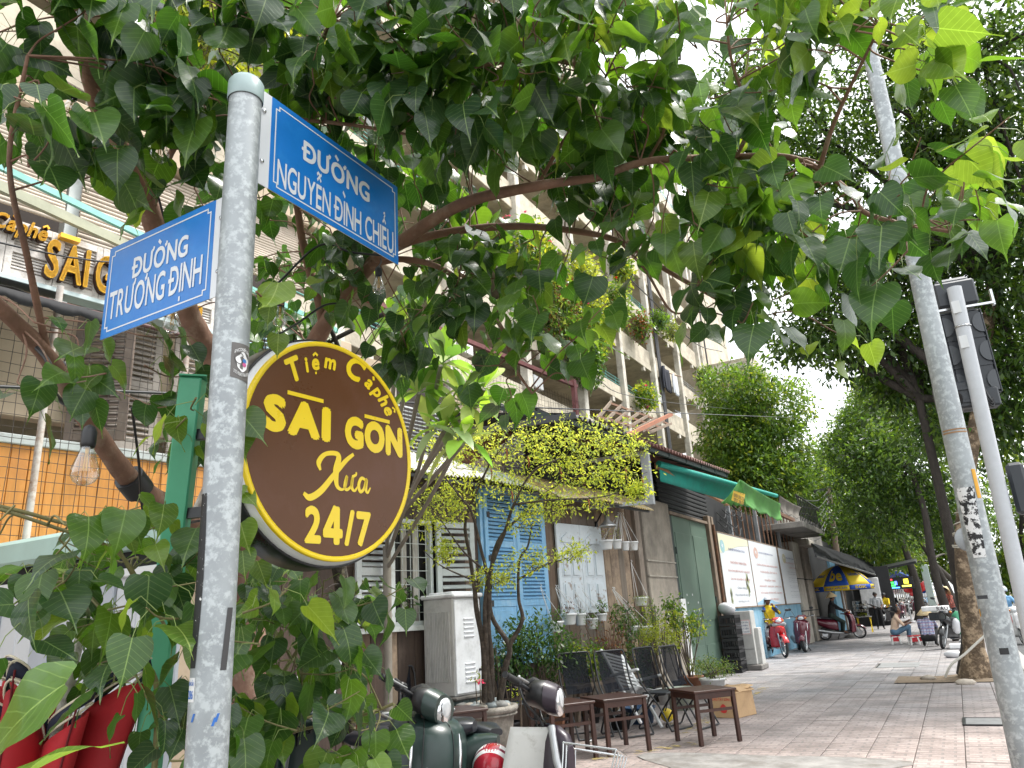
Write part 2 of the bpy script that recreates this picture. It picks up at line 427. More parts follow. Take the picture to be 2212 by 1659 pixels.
def tile_material():
 m,nt,b=nodes('paving_tile_concrete');L=nt.links.new
 tc=nt.nodes.new('ShaderNodeTexCoord');oi=nt.nodes.new('ShaderNodeObjectInfo');g=nt.nodes.new('ShaderNodeNewGeometry')
 rnd=nt.nodes.new('ShaderNodeMath');rnd.operation='ADD';L(g.outputs['Random Per Island'],rnd.inputs[0]);L(oi.outputs['Random'],rnd.inputs[1])
 fr=nt.nodes.new('ShaderNodeMath');fr.operation='FRACT';L(rnd.outputs[0],fr.inputs[0])
 rp=nt.nodes.new('ShaderNodeValToRGB');e=rp.color_ramp.elements
 e[0].position=0;e[0].color=(.27,.27,.285,1);e[1].position=1;e[1].color=(.38,.36,.36,1)
 for p,c in((.3,(.30,.295,.31)),(.55,(.34,.315,.32)),(.78,(.315,.31,.325))):
  k=e.new(p);k.color=(*c,1)
 L(fr.outputs[0],rp.inputs[0])
 sp=nt.nodes.new('ShaderNodeSeparateXYZ');L(g.outputs['Position'],sp.inputs[0])
 n0=nt.nodes.new('ShaderNodeTexNoise');n0.inputs['Scale'].default_value=.6;L(g.outputs['Position'],n0.inputs['Vector'])
 ma=nt.nodes.new('ShaderNodeMath');ma.operation='MULTIPLY_ADD';ma.inputs[1].default_value=8;L(n0.outputs['Fac'],ma.inputs[0]);L(sp.outputs['Y'],ma.inputs[2])
 mr=nt.nodes.new('ShaderNodeMapRange');mr.inputs['From Min'].default_value=12;mr.inputs['From Max'].default_value=19;mr.inputs['To Min'].default_value=.75;mr.inputs['To Max'].default_value=.0
 L(ma.outputs[0],mr.inputs['Value'])
 mx=nt.nodes.new('ShaderNodeMix');mx.data_type='RGBA';mx.inputs['B'].default_value=(.50,.40,.365,1)
 L(mr.outputs[0],mx.inputs['Factor']);L(rp.outputs[0],mx.inputs['A'])
 n1=nt.nodes.new('ShaderNodeTexNoise');n1.inputs['Scale'].default_value=1.7;n1.inputs['Detail'].default_value=8;n1.inputs['Roughness'].default_value=.7;L(g.outputs['Position'],n1.inputs['Vector'])
 r2=nt.nodes.new('ShaderNodeValToRGB');r2.color_ramp.elements[0].position=.38;r2.color_ramp.elements[0].color=(.62,.6,.58,1);r2.color_ramp.elements[1].position=.62;r2.color_ramp.elements[1].color=(1.08,1.06,1.04,1)
 L(n1.outputs['Fac'],r2.inputs[0])
 m2=nt.nodes.new('ShaderNodeMix');m2.data_type='RGBA';m2.blend_type='MULTIPLY';m2.inputs['Factor'].default_value=1
 L(mx.outputs['Result'],m2.inputs['A']);L(r2.outputs[0],m2.inputs['B'])
 n4=nt.nodes.new('ShaderNodeTexNoise');n4.inputs['Scale'].default_value=45;n4.inputs['Detail'].default_value=3;L(g.outputs['Position'],n4.inputs['Vector'])
 r4=nt.nodes.new('ShaderNodeValToRGB');r4.color_ramp.elements[0].position=.3;r4.color_ramp.elements[0].color=(.8,.8,.8,1);r4.color_ramp.elements[1].position=.7;r4.color_ramp.elements[1].color=(1.12,1.12,1.12,1);L(n4.outputs['Fac'],r4.inputs[0])
 m4=nt.nodes.new('ShaderNodeMix');m4.data_type='RGBA';m4.blend_type='MULTIPLY';m4.inputs['Factor'].default_value=1
 L(m2.outputs['Result'],m4.inputs['A']);L(r4.outputs[0],m4.inputs['B'])
 bt=nt.nodes.new('ShaderNodeTexBrick');bt.offset=.5;bt.inputs['Scale'].default_value=1.0;bt.inputs['Mortar Size'].default_value=.014
 bt.inputs['Brick Width'].default_value=.20;bt.inputs['Row Height'].default_value=.10;bt.inputs['Mortar Smooth'].default_value=.3
 mp=nt.nodes.new('ShaderNodeMapping');mp.inputs['Location'].default_value=(.0,.0,0);L(g.outputs['Position'],mp.inputs[0]);L(mp.outputs[0],bt.inputs['Vector'])
 m5=nt.nodes.new('ShaderNodeMix');m5.data_type='RGBA';m5.inputs['B'].default_value=(.17,.16,.155,1)
 mm=nt.nodes.new('ShaderNodeMath');mm.operation='MULTIPLY';mm.inputs[1].default_value=.5;L(bt.outputs['Fac'],mm.inputs[0])
 L(mm.outputs[0],m5.inputs['Factor']);L(m4.outputs['Result'],m5.inputs['A'])
 L(m5.outputs['Result'],b.inputs['Base Color']);b.inputs['Roughness'].default_value=.72
 bp=nt.nodes.new('ShaderNodeBump');bp.inputs['Strength'].default_value=.5;bp.inputs['Distance'].default_value=.006;bp.invert=True
 L(bt.outputs['Fac'],bp.inputs['Height']);L(bp.outputs[0],b.inputs['Normal'])
 return m
TILE=tile_material()
m=MB();m.quad((-30,-40,-.02),(KX-.15,-40,-.02),(KX-.15,60,-.02),(-30,60,-.02));m.quad((-30,60,0),(KX-.15,60,0),(KX-.15,460,0),(-30,460,0))
pavement=tag(m.build('pavement',CONC),kind='structure')
T=0.40
def tile_mb(c,dz=0.0,tl=(0,0)):
 mb=MB();h=T/2-.004
 mb.box((0,0,0),(2*h,2*h,.03),None,.004)
 mb.v=[(v[0]+c[0],v[1]+c[1],v[2]-.015+dz+v[0]*tl[0]+v[1]*tl[1]+c[2])for v in mb.v];return mb
PIT=(-.95,-.0,14.85,15.75);COVER=(-1.75,-.95,18.0,19.3)
cand=[]
for j in range(0,150):
 for i in range(-32,3):
  x=i*T-.02;y=4.2+j*T
  if x>KX-.36:continue
  if PIT[0]<x<PIT[1]+.9 and PIT[2]-.1<y<PIT[3]+.1:continue
  if COVER[0]<x<COVER[1]and COVER[2]<y<COVER[3]:continue
  if x<-5.0 and y>13.6:continue
  if x<-6.6:continue
  px,py,d=pix((x,y,0))
  vis=1150<px<2260 and py<1720 and d>.5
  cand.append(((0 if vis else 1000)+d,x,y))
cand.sort()
TMESH=[]
for k in range(8):
 me=tile_mb((0,0,0),0,(rng.uniform(-.008,.008),rng.uniform(-.008,.008))).mesh('paving_tile');me.materials.append(TILE);TMESH.append(me)
rest=MB()
for k,(d,x,y)in enumerate(cand):
 dz=rng.uniform(-.005,.001)
 if k<300:
  o=obj_of(TMESH[k%8],'paving_tile',pavement);o.location=(x,y,dz)
 else:rest.merge(tile_mb((x,y,0),dz,(rng.uniform(-.008,.008),rng.uniform(-.008,.008))))
tag(rest.build('paving_tiles_far',TILE,pavement),kind='stuff')
YEL=pm('faded_yellow_paint',(.52,.4,.13),.8,var=.2,scale=12)
def patch_mat():
 if 'ypatch' in MATS:return MATS['ypatch']
 m=YEL.copy();m.name='worn_yellow_paint';nt=m.node_tree;L=nt.links.new
 tr=nt.nodes.new('ShaderNodeBsdfTransparent');mx=nt.nodes.new('ShaderNodeMixShader')
 g=nt.nodes.new('ShaderNodeNewGeometry');n=nt.nodes.new('ShaderNodeTexNoise');n.inputs['Scale'].default_value=9;n.inputs['Detail'].default_value=8
 L(g.outputs['Position'],n.inputs['Vector']);rp=nt.nodes.new('ShaderNodeValToRGB');rp.color_ramp.elements[0].position=.5;rp.color_ramp.elements[1].position=.64;rp.color_ramp.elements[1].color=(.75,.75,.75,1)
 L(n.outputs['Fac'],rp.inputs[0]);L(rp.outputs[0],mx.inputs[0]);L(tr.outputs[0],mx.inputs[1]);L(nt.nodes['Principled BSDF'].outputs[0],mx.inputs[2])
 L(mx.outputs[0],nt.nodes['Material Output'].inputs['Surface']);MATS['ypatch']=m;return m
m=MB()
for a,b in(((1475,1585),(1650,1485)),((1280,1640),(1500,1605))):
 p,q=onz(*a,.006),onz(*b,.006);s=(q-p).normalized();n=Vector((-s.y,s.x,0))*.09
 m.quad(p-n,q-n,q+n,p+n)
tag(m.build('faded_yellow_line',patch_mat(),pavement),kind=None)
PATCH=pm('cement_patch',(.30,.285,.27),.85,var=.3,scale=5,stain=(.16,.14,.12),stain_amt=.42,stain_scale=3,bump=.4)
m=MB();c=onz(1640,1650,.004)
m.add([c+Vector((math.cos(a)*(1.1+.3*math.sin(3*a)),math.sin(a)*(.62+.2*math.cos(2*a)),0))for a in[2*PI*k/26 for k in range(26)]],[tuple(range(26))])
m.build('cement_patch',PATCH,pavement)
COVM=pm('cover_concrete',(.21,.215,.215),.8,var=.15,scale=9,stain=(.13,.13,.13),stain_amt=.4)
t=thing('inspection_cover','grey two-slab inspection cover set flush in the paving near the seated vendors','manhole cover',(-1.35,18.65,0))
for k in range(2):
 MB().box((-1.35,18.34+k*.62,-.012),(.78,.58,.03),None,.006).build('cover_slab',COVM,t)
m=MB();m.box((-1.76,18.65,-.02),(.03,1.3,.03));m.box((-.94,18.65,-.02),(.03,1.3,.03));m.build('cover_frame',DARKM,t)
c=onz(1478+655,1560,0)
t=thing('water_meter_cover','small grey rectangular cover in the pink paving beside the tall grey pole','manhole cover',(c.x,c.y,0))
m=MB();m.box((c.x,c.y,.006),(.42,.5,.012),None,.004);m.build('cover_plate',COVM,t)
m=MB()
for dx,dy,sx,sy in((-.225,0,.03,.56),(.225,0,.03,.56),(0,-.265,.42,.03),(0,.265,.42,.03)):m.box((c.x+dx,c.y+dy,.007),(sx,sy,.014))
m.build('cover_frame',DARKM,t)
m=MB();
def pitf(u,v):
 x=lerp(PIT[0]-.25,PIT[1]+.8,u);y=lerp(PIT[2]-.15,PIT[3]+.15,v)
 return(x,y,.012+.03*math.sin(9*u+3*v)*math.sin(7*v)*math.sin(PI*u))
m.grid(pitf,24,14);tag(m.build('tree_pit_soil',pm('pit_soil',(.2,.15,.1),.95,var=.4,scale=14,bump=.8,bscale=40)),kind='structure')
STONE=pm('pale_stone',(.42,.37,.31),.85,var=.2,scale=14,bump=.3,rand=.3)
def stone(c,r,name='stone',mat=STONE,parent=None,n=8):
 m=MB();m.ball(c,r,n);
 m.v=[tuple(Vector(v)+Vector((rng.uniform(-1,1),rng.uniform(-1,1),rng.uniform(-1,1)))*min(r)*.12)for v in m.v]
 return m.build(name,mat,parent)
for(px,py,r,lab)in((1935+70,1465,.13,'flat pale stone at the left end of the tree pit'),(2170,1463,.12,'brown stone at the right edge of the tree pit by the pole'),(2085,1474,.15,'long pale broken slab on the front edge of the tree pit')):
 p=onz(px,py,.03);tag(stone(p,(r,r*.6,r*.4)),lab,'stone')
# ====== the cafe front of brown planks
TH=R(9)
FP0=onx(1400,1200,-4.8);FP0.z=0
FU=Vector((math.sin(TH),math.cos(TH),0));FN=Vector((math.cos(TH),-math.sin(TH),0))
def fa(u,off,z):return FP0+FU*u+FN*off+Vector((0,0,z))
def fpx(px,py,off=0.0):
 p=onplane(px,py,FP0+FN*off,FN);d=p-FP0;return d.dot(FU),d.z
FROT=Matrix((FU,FN*-1,Vector((0,0,1)))).transposed()
def fbox(m,u0,u1,z0,z1,o0,o1,bev=0.0,mi=0):
 m.box(fa((u0+u1)/2,(o0+o1)/2,(z0+z1)/2),(abs(u1-u0),abs(o1-o0),abs(z1-z0)),FROT,bev,mi);return m
PL=[pm('plank_brown',(.16,.108,.074),.7,var=.35,scale=2.2,grain=(9,9,.7),bump=.35,bscale=30,rand=.25,stain=(.2,.16,.12),stain_amt=.38,stain_scale=3),pm('plank_dark',(.075,.050,.038),.65,var=.35,scale=2.2,grain=(9,9,.7),bump=.35,bscale=30,rand=.25,stain=(.12,.09,.07),stain_amt=.35,stain_scale=3),pm('plank_tan',(.32,.24,.17),.75,var=.25,scale=2.2,grain=(9,9,.7),bump=.35,bscale=30,rand=.2,stain=(.14,.1,.075),stain_amt=.42,stain_scale=3),pm('plank_grey',(.19,.155,.125),.8,var=.3,scale=2.2,grain=(9,9,.7),bump=.35,bscale=30,rand=.2,stain=(.3,.26,.22),stain_amt=.35,stain_scale=3)]
facade=thing('cafe_building','brown plank cafe front with grey, blue and white shutters under a corrugated awning','building',tuple(fa(-4,0,0)))
WALLTOP=3.35
wu0,wz0=fpx(850,1345);wu1,wz1=fpx(908,1140)
win=(-6.35,-5.72,1.45,2.62)
u=-8.4;k=0
while u<-.35:
 w=rng.choice((.19,.22,.25,.28));u1=min(u+w,-.35)
 mid=(u+u1)/2
 if mid<-7:mt=PL[1]
 elif mid<-5:mt=rng.choice((PL[1],PL[1],PL[0]))
 elif mid<-3:mt=PL[rng.choice((0,1))]
 elif mid<-1.7:mt=PL[rng.choice((0,3))]
 else:mt=PL[rng.choice((3,2,3,0))]
 segs=[(0,WALLTOP)]
 if u1>win[0]and u<win[1]:segs=[(0,win[2]-.05),(win[3]+.05,WALLTOP)]
 for(a,b)in segs:
  m=MB();fbox(m,u+.004,u1-.004,a,b,-.03,rng.uniform(-.004,.006),.003)
  m.build('plank',PL[2]if(a==0 and b<2 and k%4==0)else mt,facade)
 u=u1;k+=1
m=MB();fbox(m,-8.4,-.35,0,WALLTOP,-.5,-.12);m.build('backing_wall',pm('dark_void',(.012,.012,.012),.9),facade)
m=MB();fbox(m,-.5,-.33,0,3.4,-.06,.09,.01);m.build('corner_post',PL[3],facade)
BATT=pm('pale_batten',(.42,.4,.36),.7,var=.3,scale=5,grain=(8,8,.8))
win_o=MB();W4=pm('grey_white_paint',(.52,.56,.55),.55,var=.1,scale=7,stain=(.3,.3,.28),stain_amt=.33,stain_scale=7)
for(a,b,c,d)in((win[0]-.05,win[0],win[2]-.05,win[3]+.05),(win[1],win[1]+.05,win[2]-.05,win[3]+.05),(win[0],win[1],win[3],win[3]+.05),(win[0],win[1],win[2]-.05,win[2])):
 fbox(win_o,a,b,c,d,-.06,.03,.004)
win_o=win_o.build('window_frame',W4,facade)
for k,uu in enumerate((-6.26,-6.06,-5.86)):
 m=MB();fbox(m,uu-.05,uu+.04,win[2],win[3],-.11,-.09);m.build('batten',BATT,win_o)
m=MB()
for k in range(5):uu=win[0]+.06+k*.135;m.cyl(fa(uu,-.02,win[2]),fa(uu,-.02,win[3]),.006,6)
for k in range(7):zz=win[2]+.1+k*.165;m.cyl(fa(win[0],-.012,zz),fa(win[1],-.012,zz),.005,6)
m.build('window_bars',W4,win_o)
def louvre_leaf(name,u0,u1,z0,z1,off,mat,rails,parent,yaw=0.0,slat_h=.055,n_key=None,panel=None,label=None):
 0
 hinge=fa(u0,off,0);q=Matrix.Rotation(-yaw,4,'Z')
 M4=Matrix.Translation(hinge)@q@FROT.to_4x4()
 w=u1-u0;sg=1 if w>0 else-1;w=abs(w)
 def put(m,x0,x1,za,zb,y0,y1,rx=0.0,bev=.003):
  c=Vector(((x0+x1)/2*sg,(y0+y1)/2,(za+zb)/2))
  rot=(M4.to_3x3())@Matrix.Rotation(rx,3,'X')
  m.box(M4@c,(x1-x0,y1-y0,zb-za),rot,bev)
 f=MB();st=.075
 put(f,0,st,z0,z1,-.04,0);put(f,w-st,w,z0,z1,-.04,0)
 zs=[z0]+rails+[z1]
 put(f,st,w-st,z0,z0+.09,-.037,-.003);put(f,st,w-st,z1-.08,z1,-.037,-.003)
 for r in rails:put(f,st,w-st,r-.045,r+.045,-.037,-.003)
 leaf=f.build(name,mat,parent)
 if label:leaf['label']=label
 bounds=[z0+.09]+[x for r in rails for x in(r-.045,r+.045)]+[z1-.08]
 for k in range(0,len(bounds),2):
  a,b=bounds[k],bounds[k+1]
  if panel and k//2 in panel:
   m=MB();put(m,st,w-st,a,b,-.026,-.014);put(m,st+.05,w-st-.05,a+.05,b-.05,-.034,-.026,bev=.008);m.build('panel',mat,leaf);continue
  n=max(2,int((b-a)/slat_h));
  for i in range(n):
   zc=a+(i+.5)*(b-a)/n
   m=MB();put(m,st,w-st,zc-.006,zc+.006,-.020-.034,-.020+.030,R(42),.0)
   m.build('slat',mat,leaf)
 return leaf
GRY=pm('shutter_grey_paint',(.43,.47,.46),.55,var=.12,scale=5,stain=(.25,.25,.24),stain_amt=.33,stain_scale=6)
louvre_leaf('shutter',win[0]-.04,win[0]-.62,win[2]-.02,win[3]+.02,.07,pm('shutter_pale_paint',(.58,.62,.63),.5,var=.1,scale=5,stain=(.33,.33,.31),stain_amt=.33,stain_scale=6),[2.02],facade,0,.065,label='pale grey louvred shutter leaf folded back beside the barred window')
louvre_leaf('shutter',win[1]+.06,win[1]+.66,win[2]-.02,win[3]+.04,.06,GRY,[2.02],facade,R(12),.085,label='darker grey louvred shutter leaf with wide slats')
m=MB();fbox(m,win[0]-.7,win[1]+.2,win[2]-.11,win[2]-.05,-.02,.07,.004);m.build('window_sill',W4,facade)
BLU=pm('shutter_blue_paint',(.22,.46,.70),.5,var=.14,scale=5,grain=(4,4,1),stain=(.36,.56,.74),stain_amt=.38,stain_scale=5,bump=.15)
bu0,bz0=fpx(1050,1430);bu1,bz1=fpx(1185,1418);_,bzt=fpx(1170,1075)
for k in range(2):
 a=lerp(bu0,bu1,k/2)+.004;b=lerp(bu0,bu1,(k+1)/2)-.004
 louvre_leaf('door_leaf',a,b,bz0-.08,bzt,.05,BLU,[1.22,1.62,2.42],facade,0,.05,panel=(0,1),label='sky blue louvred door leaf with two lower panels')
for k in range(4):
 m=MB();fbox(m,bu0+.05,bu0+.11,.98+.6*k,1.06+.6*k,.093,.1,.002);m.build('hinge',DARKM,facade)
m=MB();fbox(m,bu0-.06,bu0,bz0-.1,bzt+.06,-.01,.06);fbox(m,bu1,bu1+.06,bz0-.1,bzt+.06,-.01,.06);fbox(m,bu0,bu1,bzt,bzt+.06,-.01,.06);m.build('door_frame',BLU,facade)
PEEL=pm('peeling_white_paint',(.63,.69,.73),.55,var=.08,scale=6,stain=(.34,.29,.25),stain_amt=.4,stain_scale=4.5,bump=.2,sharp=.025)
hu0,hz1=fpx(1192,1130);hu1,hz0=fpx(1308,1322)
def fpoly(m,pts,o0,o1):
 0
 n=len(pts);vs=[fa(p[0],o0,p[1])for p in pts]+[fa(p[0],o1,p[1])for p in pts]
 m.add(vs,[tuple(range(n)),tuple(range(2*n-1,n-1,-1))]+[(i,n+i,n+(i+1)%n,(i+1)%n)for i in range(n)])
for k in range(2):
 a=lerp(hu0,hu1,k/2)+.005;b=lerp(hu0,hu1,(k+1)/2)-.005
 m=MB();fbox(m,a,b,hz0,hz1,.03,.065,.004);leaf=m.build('shutter_leaf',PEEL,facade)
 leaf['label']='white panelled shutter leaf with flaking paint'
 H=hz1-hz0;c=(a+b)/2
 for(za,zb,cols,arch)in((hz0+.07,hz0+.52*.9,2,0),(hz0+.55,hz0+.98,2,0),(hz0+1.05,hz1-.1,1,1)):
  for q in range(cols):
   x0=lerp(a+.07,b-.07,q/cols)+.012;x1=lerp(a+.07,b-.07,(q+1)/cols)-.012
   m=MB()
   for(ins,o0,o1)in((0,.064,.072),(.028,.072,.094)):
    p=[(x0+ins,za+ins),(x1-ins,za+ins)]
    if arch:
     for t in range(9):
      tt=t/8;p.append((lerp(x1-ins,x0+ins,tt),zb-ins-.1+.1*math.sin(PI*tt)**1.5))
    else:p+=[(x1-ins,zb-ins),(x0+ins,zb-ins)]
    fpoly(m,p,o0,o1)
   m.build('panel',PEEL,leaf)
m=MB();fbox(m,-8.4,-.35,3.3,3.42,-.05,.02,.006);m.build('wall_beam',PL[1],facade)
CORR=[pm('corrugated_white',(.6,.59,.55),.6,var=.15,stain=(.32,.26,.2),stain_amt=.38,stain_scale=4),pm('corrugated_mint',(.5,.6,.54),.6,var=.15,stain=(.5,.42,.25),stain_amt=.45,stain_scale=4),pm('corrugated_yellow',(.66,.5,.2),.55,var=.2,stain=(.62,.6,.5),stain_amt=.45,stain_scale=4)]
aw=thing('corrugated_awning','low corrugated awning in white, mint and yellow sheets over the brown plank wall','awning',tuple(fa(-4,.3,3.2)))
def awning_sheet(u0,u1,mat,dz=0.0,o1=.62,z1=3.14,z0=3.50,par=aw,pitch=.075):
 n=int((u1-u0)/pitch*6)
 def f(s,t):
  uu=lerp(u0,u1,s);
  return fa(uu,lerp(-.05,o1,t),lerp(z0,z1,t)+dz+.016*math.sin(2*PI*uu/pitch)-.03*math.sin(PI*s)*t+.03*math.sin(uu*2.3)*t)
 m=MB();m.grid(f,n,4);return m.build('corrugated_sheet',mat,par,.003)
awning_sheet(-7.3,-5.2,CORR[0],.05);awning_sheet(-5.3,-4.2,CORR[1],.02);awning_sheet(-4.3,-2.6,CORR[2],.0);awning_sheet(-2.7,-.75,CORR[2],-.02)
m=MB()
for uu in(-7.1,-5.6,-4.2,-2.6,-.9):m.bar(fa(uu,-.04,3.42),fa(uu,.58,3.1),.03,.04)
m.bar(fa(-7.3,.55,3.1),fa(-.8,.55,3.07),.03,.04);m.build('awning_frame',DARKM,aw)
ALU=pm('lamp_aluminium',(.6,.61,.62),.35,.8,var=.1)
u_,z_=fpx(1312,1130,.35);
t=thing('wall_lamp','grey bell-shaped metal lamp on a black bracket above the white shutters','lamp',tuple(fa(u_,.35,z_)))
m=MB();m.lathe([(.0,.12),(.045,.12),(.05,.04),(.13,-.03),(.15,-.06),(.146,-.06),(.12,-.03),(.0,.0)],fa(u_,.35,z_),18);m.build('lamp_shade',ALU,t)
m=MB();m.tube(bez([fa(u_+.18,.0,z_+.02),fa(u_+.15,.15,z_+.18),fa(u_,.3,z_+.22),fa(u_,.35,z_+.12)],5),.014,8);m.box(fa(u_+.18,.02,z_+.02),(.05,.03,.12),FROT);m.build('bracket',BLACK,t)
POTW=pm('pot_white_plastic',(.75,.76,.76),.4,var=.06,scale=10,stain=(.42,.36,.28),stain_amt=.3,stain_scale=12)
def leaf_tuft(m,c,n,L,w,spread=1.0,droop=.5,up=.6,r=rng):
 0
 c=Vector(c)
 for k in range(n):
  a=r.uniform(0,2*PI);d=Vector((math.cos(a),math.sin(a),0));l=L*r.uniform(.6,1.15);s=d.cross(Vector((0,0,1)))
  vs=[];
  for i in range(5):
   t=i/4;p=c+d*(l*spread*t)+Vector((0,0,l*(up*t-droop*t*t*1.6)))
   ww=w*(1-t**2)*.5+.0008
   vs+=[p-s*ww,p+s*ww]
  m.add(vs,[(2*i,2*i+1,2*i+3,2*i+2)for i in range(4)],True)
def small_leaves(m,c,rad,n,L,w,r=rng,flat=1.0):
 0
 c=Vector(c)
 for k in range(n):
  while True:
   p=Vector((r.uniform(-1,1),r.uniform(-1,1),r.uniform(-1,1)))
   if p.length<1:break
  pos=c+Vector((p.x*rad[0],p.y*rad[1],p.z*rad[2]))
  one_leaf(m,pos,L*r.uniform(.6,1.2),w*r.uniform(.7,1.2),r,flat)
def one_leaf(m,pos,l,w,r=rng,flat=1.0,d=None):
 if d is None:
  d=Vector((r.gauss(0,1),r.gauss(0,1),r.gauss(-.25,.6)*flat))
 d.normalize();s=d.cross(Vector((r.gauss(0,.4),r.gauss(0,.4),1)));
 if s.length<1e-3:s=d.orthogonal()
 s.normalize();nn=s.cross(d)
 pos=Vector(pos)
 m.add([pos,pos+d*l*.45+s*w*.5-nn*w*.12,pos+d*l,pos+d*l*.45-s*w*.5-nn*w*.12,pos+d*l*.5],[(0,1,4),(1,2,4),(2,3,4),(3,0,4)],True)
LF_MID=leafmat('leaf_mid_green',(.055,.13,.035),(.2,.42,.05),.3)
LF_DARK=leafmat('leaf_dark_green',(.025,.07,.025),(.1,.25,.03),.25,.3)
LF_LIME=leafmat('leaf_lime',(.2,.3,.04),(.5,.65,.07),.4)
LF_PALE=leafmat('leaf_pale_green',(.16,.22,.09),(.35,.5,.12),.35)
LF_DRY=leafmat('leaf_dry_brown',(.16,.075,.035),(.25,.12,.05),.25,.7)
SOIL=pm('potting_soil',(.035,.026,.02),.95,var=.4,scale=30,bump=.6)
TWIG=pm('twig_bark',(.1,.075,.055),.85,var=.3,scale=20)
def hanging_pot(c,r,h,hook,kind,label,hooks=3,group='white pots hung on the cafe wall'):
 0
 c=Vector(c);hook=Vector(hook)
 t=thing('hanging_pot',label,'flower pot',tuple(c),0,group)
 m=MB();m.lathe([(0,-h),(r*.68,-h),(r*.74,-h+.01),(r*.92,-.03),(r*.95,-.028),(r*1.04,-.03),(r*1.04,0),(r*.96,0),(r*.94,-.02),(0,-.02)],c,18);m.build('pot',POTW,t)
 m=MB();m.lathe([(0,-.018),(r*.93,-.018)],c,14);m.build('soil',SOIL,t)
 if hook is not None:
  m=MB()
  for k in range(hooks):
   a=2*PI*k/hooks+.6;m.tube([c+Vector((math.cos(a)*r,math.sin(a)*r,0)),hook],.004,5)
  m.tube([hook+Vector((math.cos(q)*.02,0,.02+math.sin(q)*.02))for q in[-PI/2+PI*i/5 for i in range(6)]],.005,5)
  m.build('hanger',POTW,t)
 if kind:
  m=MB();mt=LF_MID
  if kind=='spider':leaf_tuft(m,c+Vector((0,0,-.02)),40,.26,.014,.9,.75,.9);mt=LF_PALE
  elif kind=='trail':small_leaves(m,c+Vector((0,0,.0)),(r*1.0,r*1.0,.07),90,.035,.018);small_leaves(m,c+Vector((r*.8,-.02,-.07)),(r*.35,r*.3,.1),60,.03,.014)
  elif kind=='dry':
   mt=LF_DRY;small_leaves(m,c+Vector((0,0,.1)),(r*.9,r*.8,.1),40,.05,.02)
  elif kind=='bush':small_leaves(m,c+Vector((0,0,.09)),(r*1.3,r*1.2,.13),80,.06,.028)
  elif kind=='thin':
   mt=LF_LIME;small_leaves(m,c+Vector((0,0,.12)),(r*1.0,r*.9,.16),70,.035,.014)
  m.build('foliage',mt,t)
  m=MB()
  for k in range(6):m.tube([c+Vector((0,0,-.02)),c+Vector((rng.uniform(-1,1)*r*.8,rng.uniform(-1,1)*r*.8,rng.uniform(.06,.2)))],.003,4)
  m.build('stem',TWIG,t)
 return t
def wallpot(px,py,off,r,h,hookpx,kind,label):
 p=onplane(px,py,FP0+FN*off,FN);q=onplane(hookpx[0],hookpx[1],FP0+FN*off*.9,FN)
 return hanging_pot(p,r,h,q,kind,label)
wallpot(1309,1167,.30,.115,.15,(1334,1112),'thin','white ribbed pot hung left and lowest of the four under the awning corner')
wallpot(1332,1166,.35,.085,.15,(1336,1112),'thin','narrow white pot hung second from the left under the awning corner')
wallpot(1350,1170,.32,.075,.15,(1340,1112),None,'narrow white pot hung third from the left under the awning corner')
wallpot(1367,1170,.30,.09,.15,(1345,1112),None,'empty white pot hung rightmost under the awning corner')
wallpot(1383,1290,.30,.13,.14,(1363,1215),'spider','white pot of arching spider plant hung before the concrete pillar')
wallpot(1200,1342,.32,.12,.14,(1167,1268),'bush','white hanging pot of green leaves in front of the blue door edge')
wallpot(1228,1325,.36,.12,.16,(1200,1270),'dry','white hanging pot with a withered brown plant')
wallpot(1253,1325,.36,.09,.17,(1204,1270),'trail','white hanging pot with feathery green trailing over its rim')
wallpot(1279,1335,.36,.09,.16,(1240,1276),'trail','white hanging pot under the white shutters with trailers on its left side')
wallpot(1300,1325,.3,.08,.12,(1258,1276),'bush','smaller white hanging pot with broad leaves below the white shutters')
wallpot(1367,1352,.4,.1,.12,(1323,1274),'bush','white hanging pot low on the wall left of its twin below the spider plant')
wallpot(1393,1352,.4,.12,.12,(1326,1274),'thin','white wide hanging pot low on the wall below the spider plant')
# ====== the old shop fronts up the street
SX=-4.8
RENDER=pm('old_render',(.30,.265,.22),.9,var=.2,scale=4,bump=.5,bscale=60,stain=(.17,.15,.125),stain_amt=.42,stain_scale=1.6)
RENDER2=pm('pale_render',(.38,.35,.30),.9,var=.18,scale=4,bump=.4,bscale=50,stain=(.2,.18,.15),stain_amt=.4,stain_scale=1.8)
DOORG=pm('door_green_steel',(.095,.15,.115),.5,var=.12,scale=2,stain=(.14,.19,.15),stain_amt=.35,stain_scale=1.2,bump=.1)
DKGRN=pm('door_dark_green',(.03,.045,.042),.6,var=.2)
TIMB=pm('weathered_timber',(.22,.165,.12),.8,var=.3,scale=3,grain=(8,8,.8),stain=(.1,.075,.06),stain_amt=.4,stain_scale=3,bump=.3)
BLUW=pm('blue_sheet',(.16,.36,.50),.5,var=.16,scale=2.5,stain=(.3,.48,.6),stain_amt=.4,stain_scale=1.5,bump=.1)
ROOFT=pm('roof_sheet_rust',(.17,.075,.06),.7,var=.3,scale=6,stain=(.09,.05,.045),stain_amt=.4,stain_scale=3)
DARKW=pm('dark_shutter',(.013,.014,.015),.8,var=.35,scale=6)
RUST=pm('rusty_steel',(.2,.1,.055),.75,var=.35,scale=14,stain=(.08,.05,.04),stain_amt=.4,stain_scale=8)
def sx_(px,py,x=SX):return onx(px,py,x)
Yp0=FP0.y
YP1=sx_(1462,1250).y
shop=thing('old_shop','grey rendered shop front with a tall green steel door beside the plank cafe','building',(SX,16,0))
m=MB();m.box((SX-.3,(Yp0-.05+YP1)/2,1.75),(.6,YP1-Yp0+.1,3.5),None,.02);m.build('pillar',RENDER,shop)
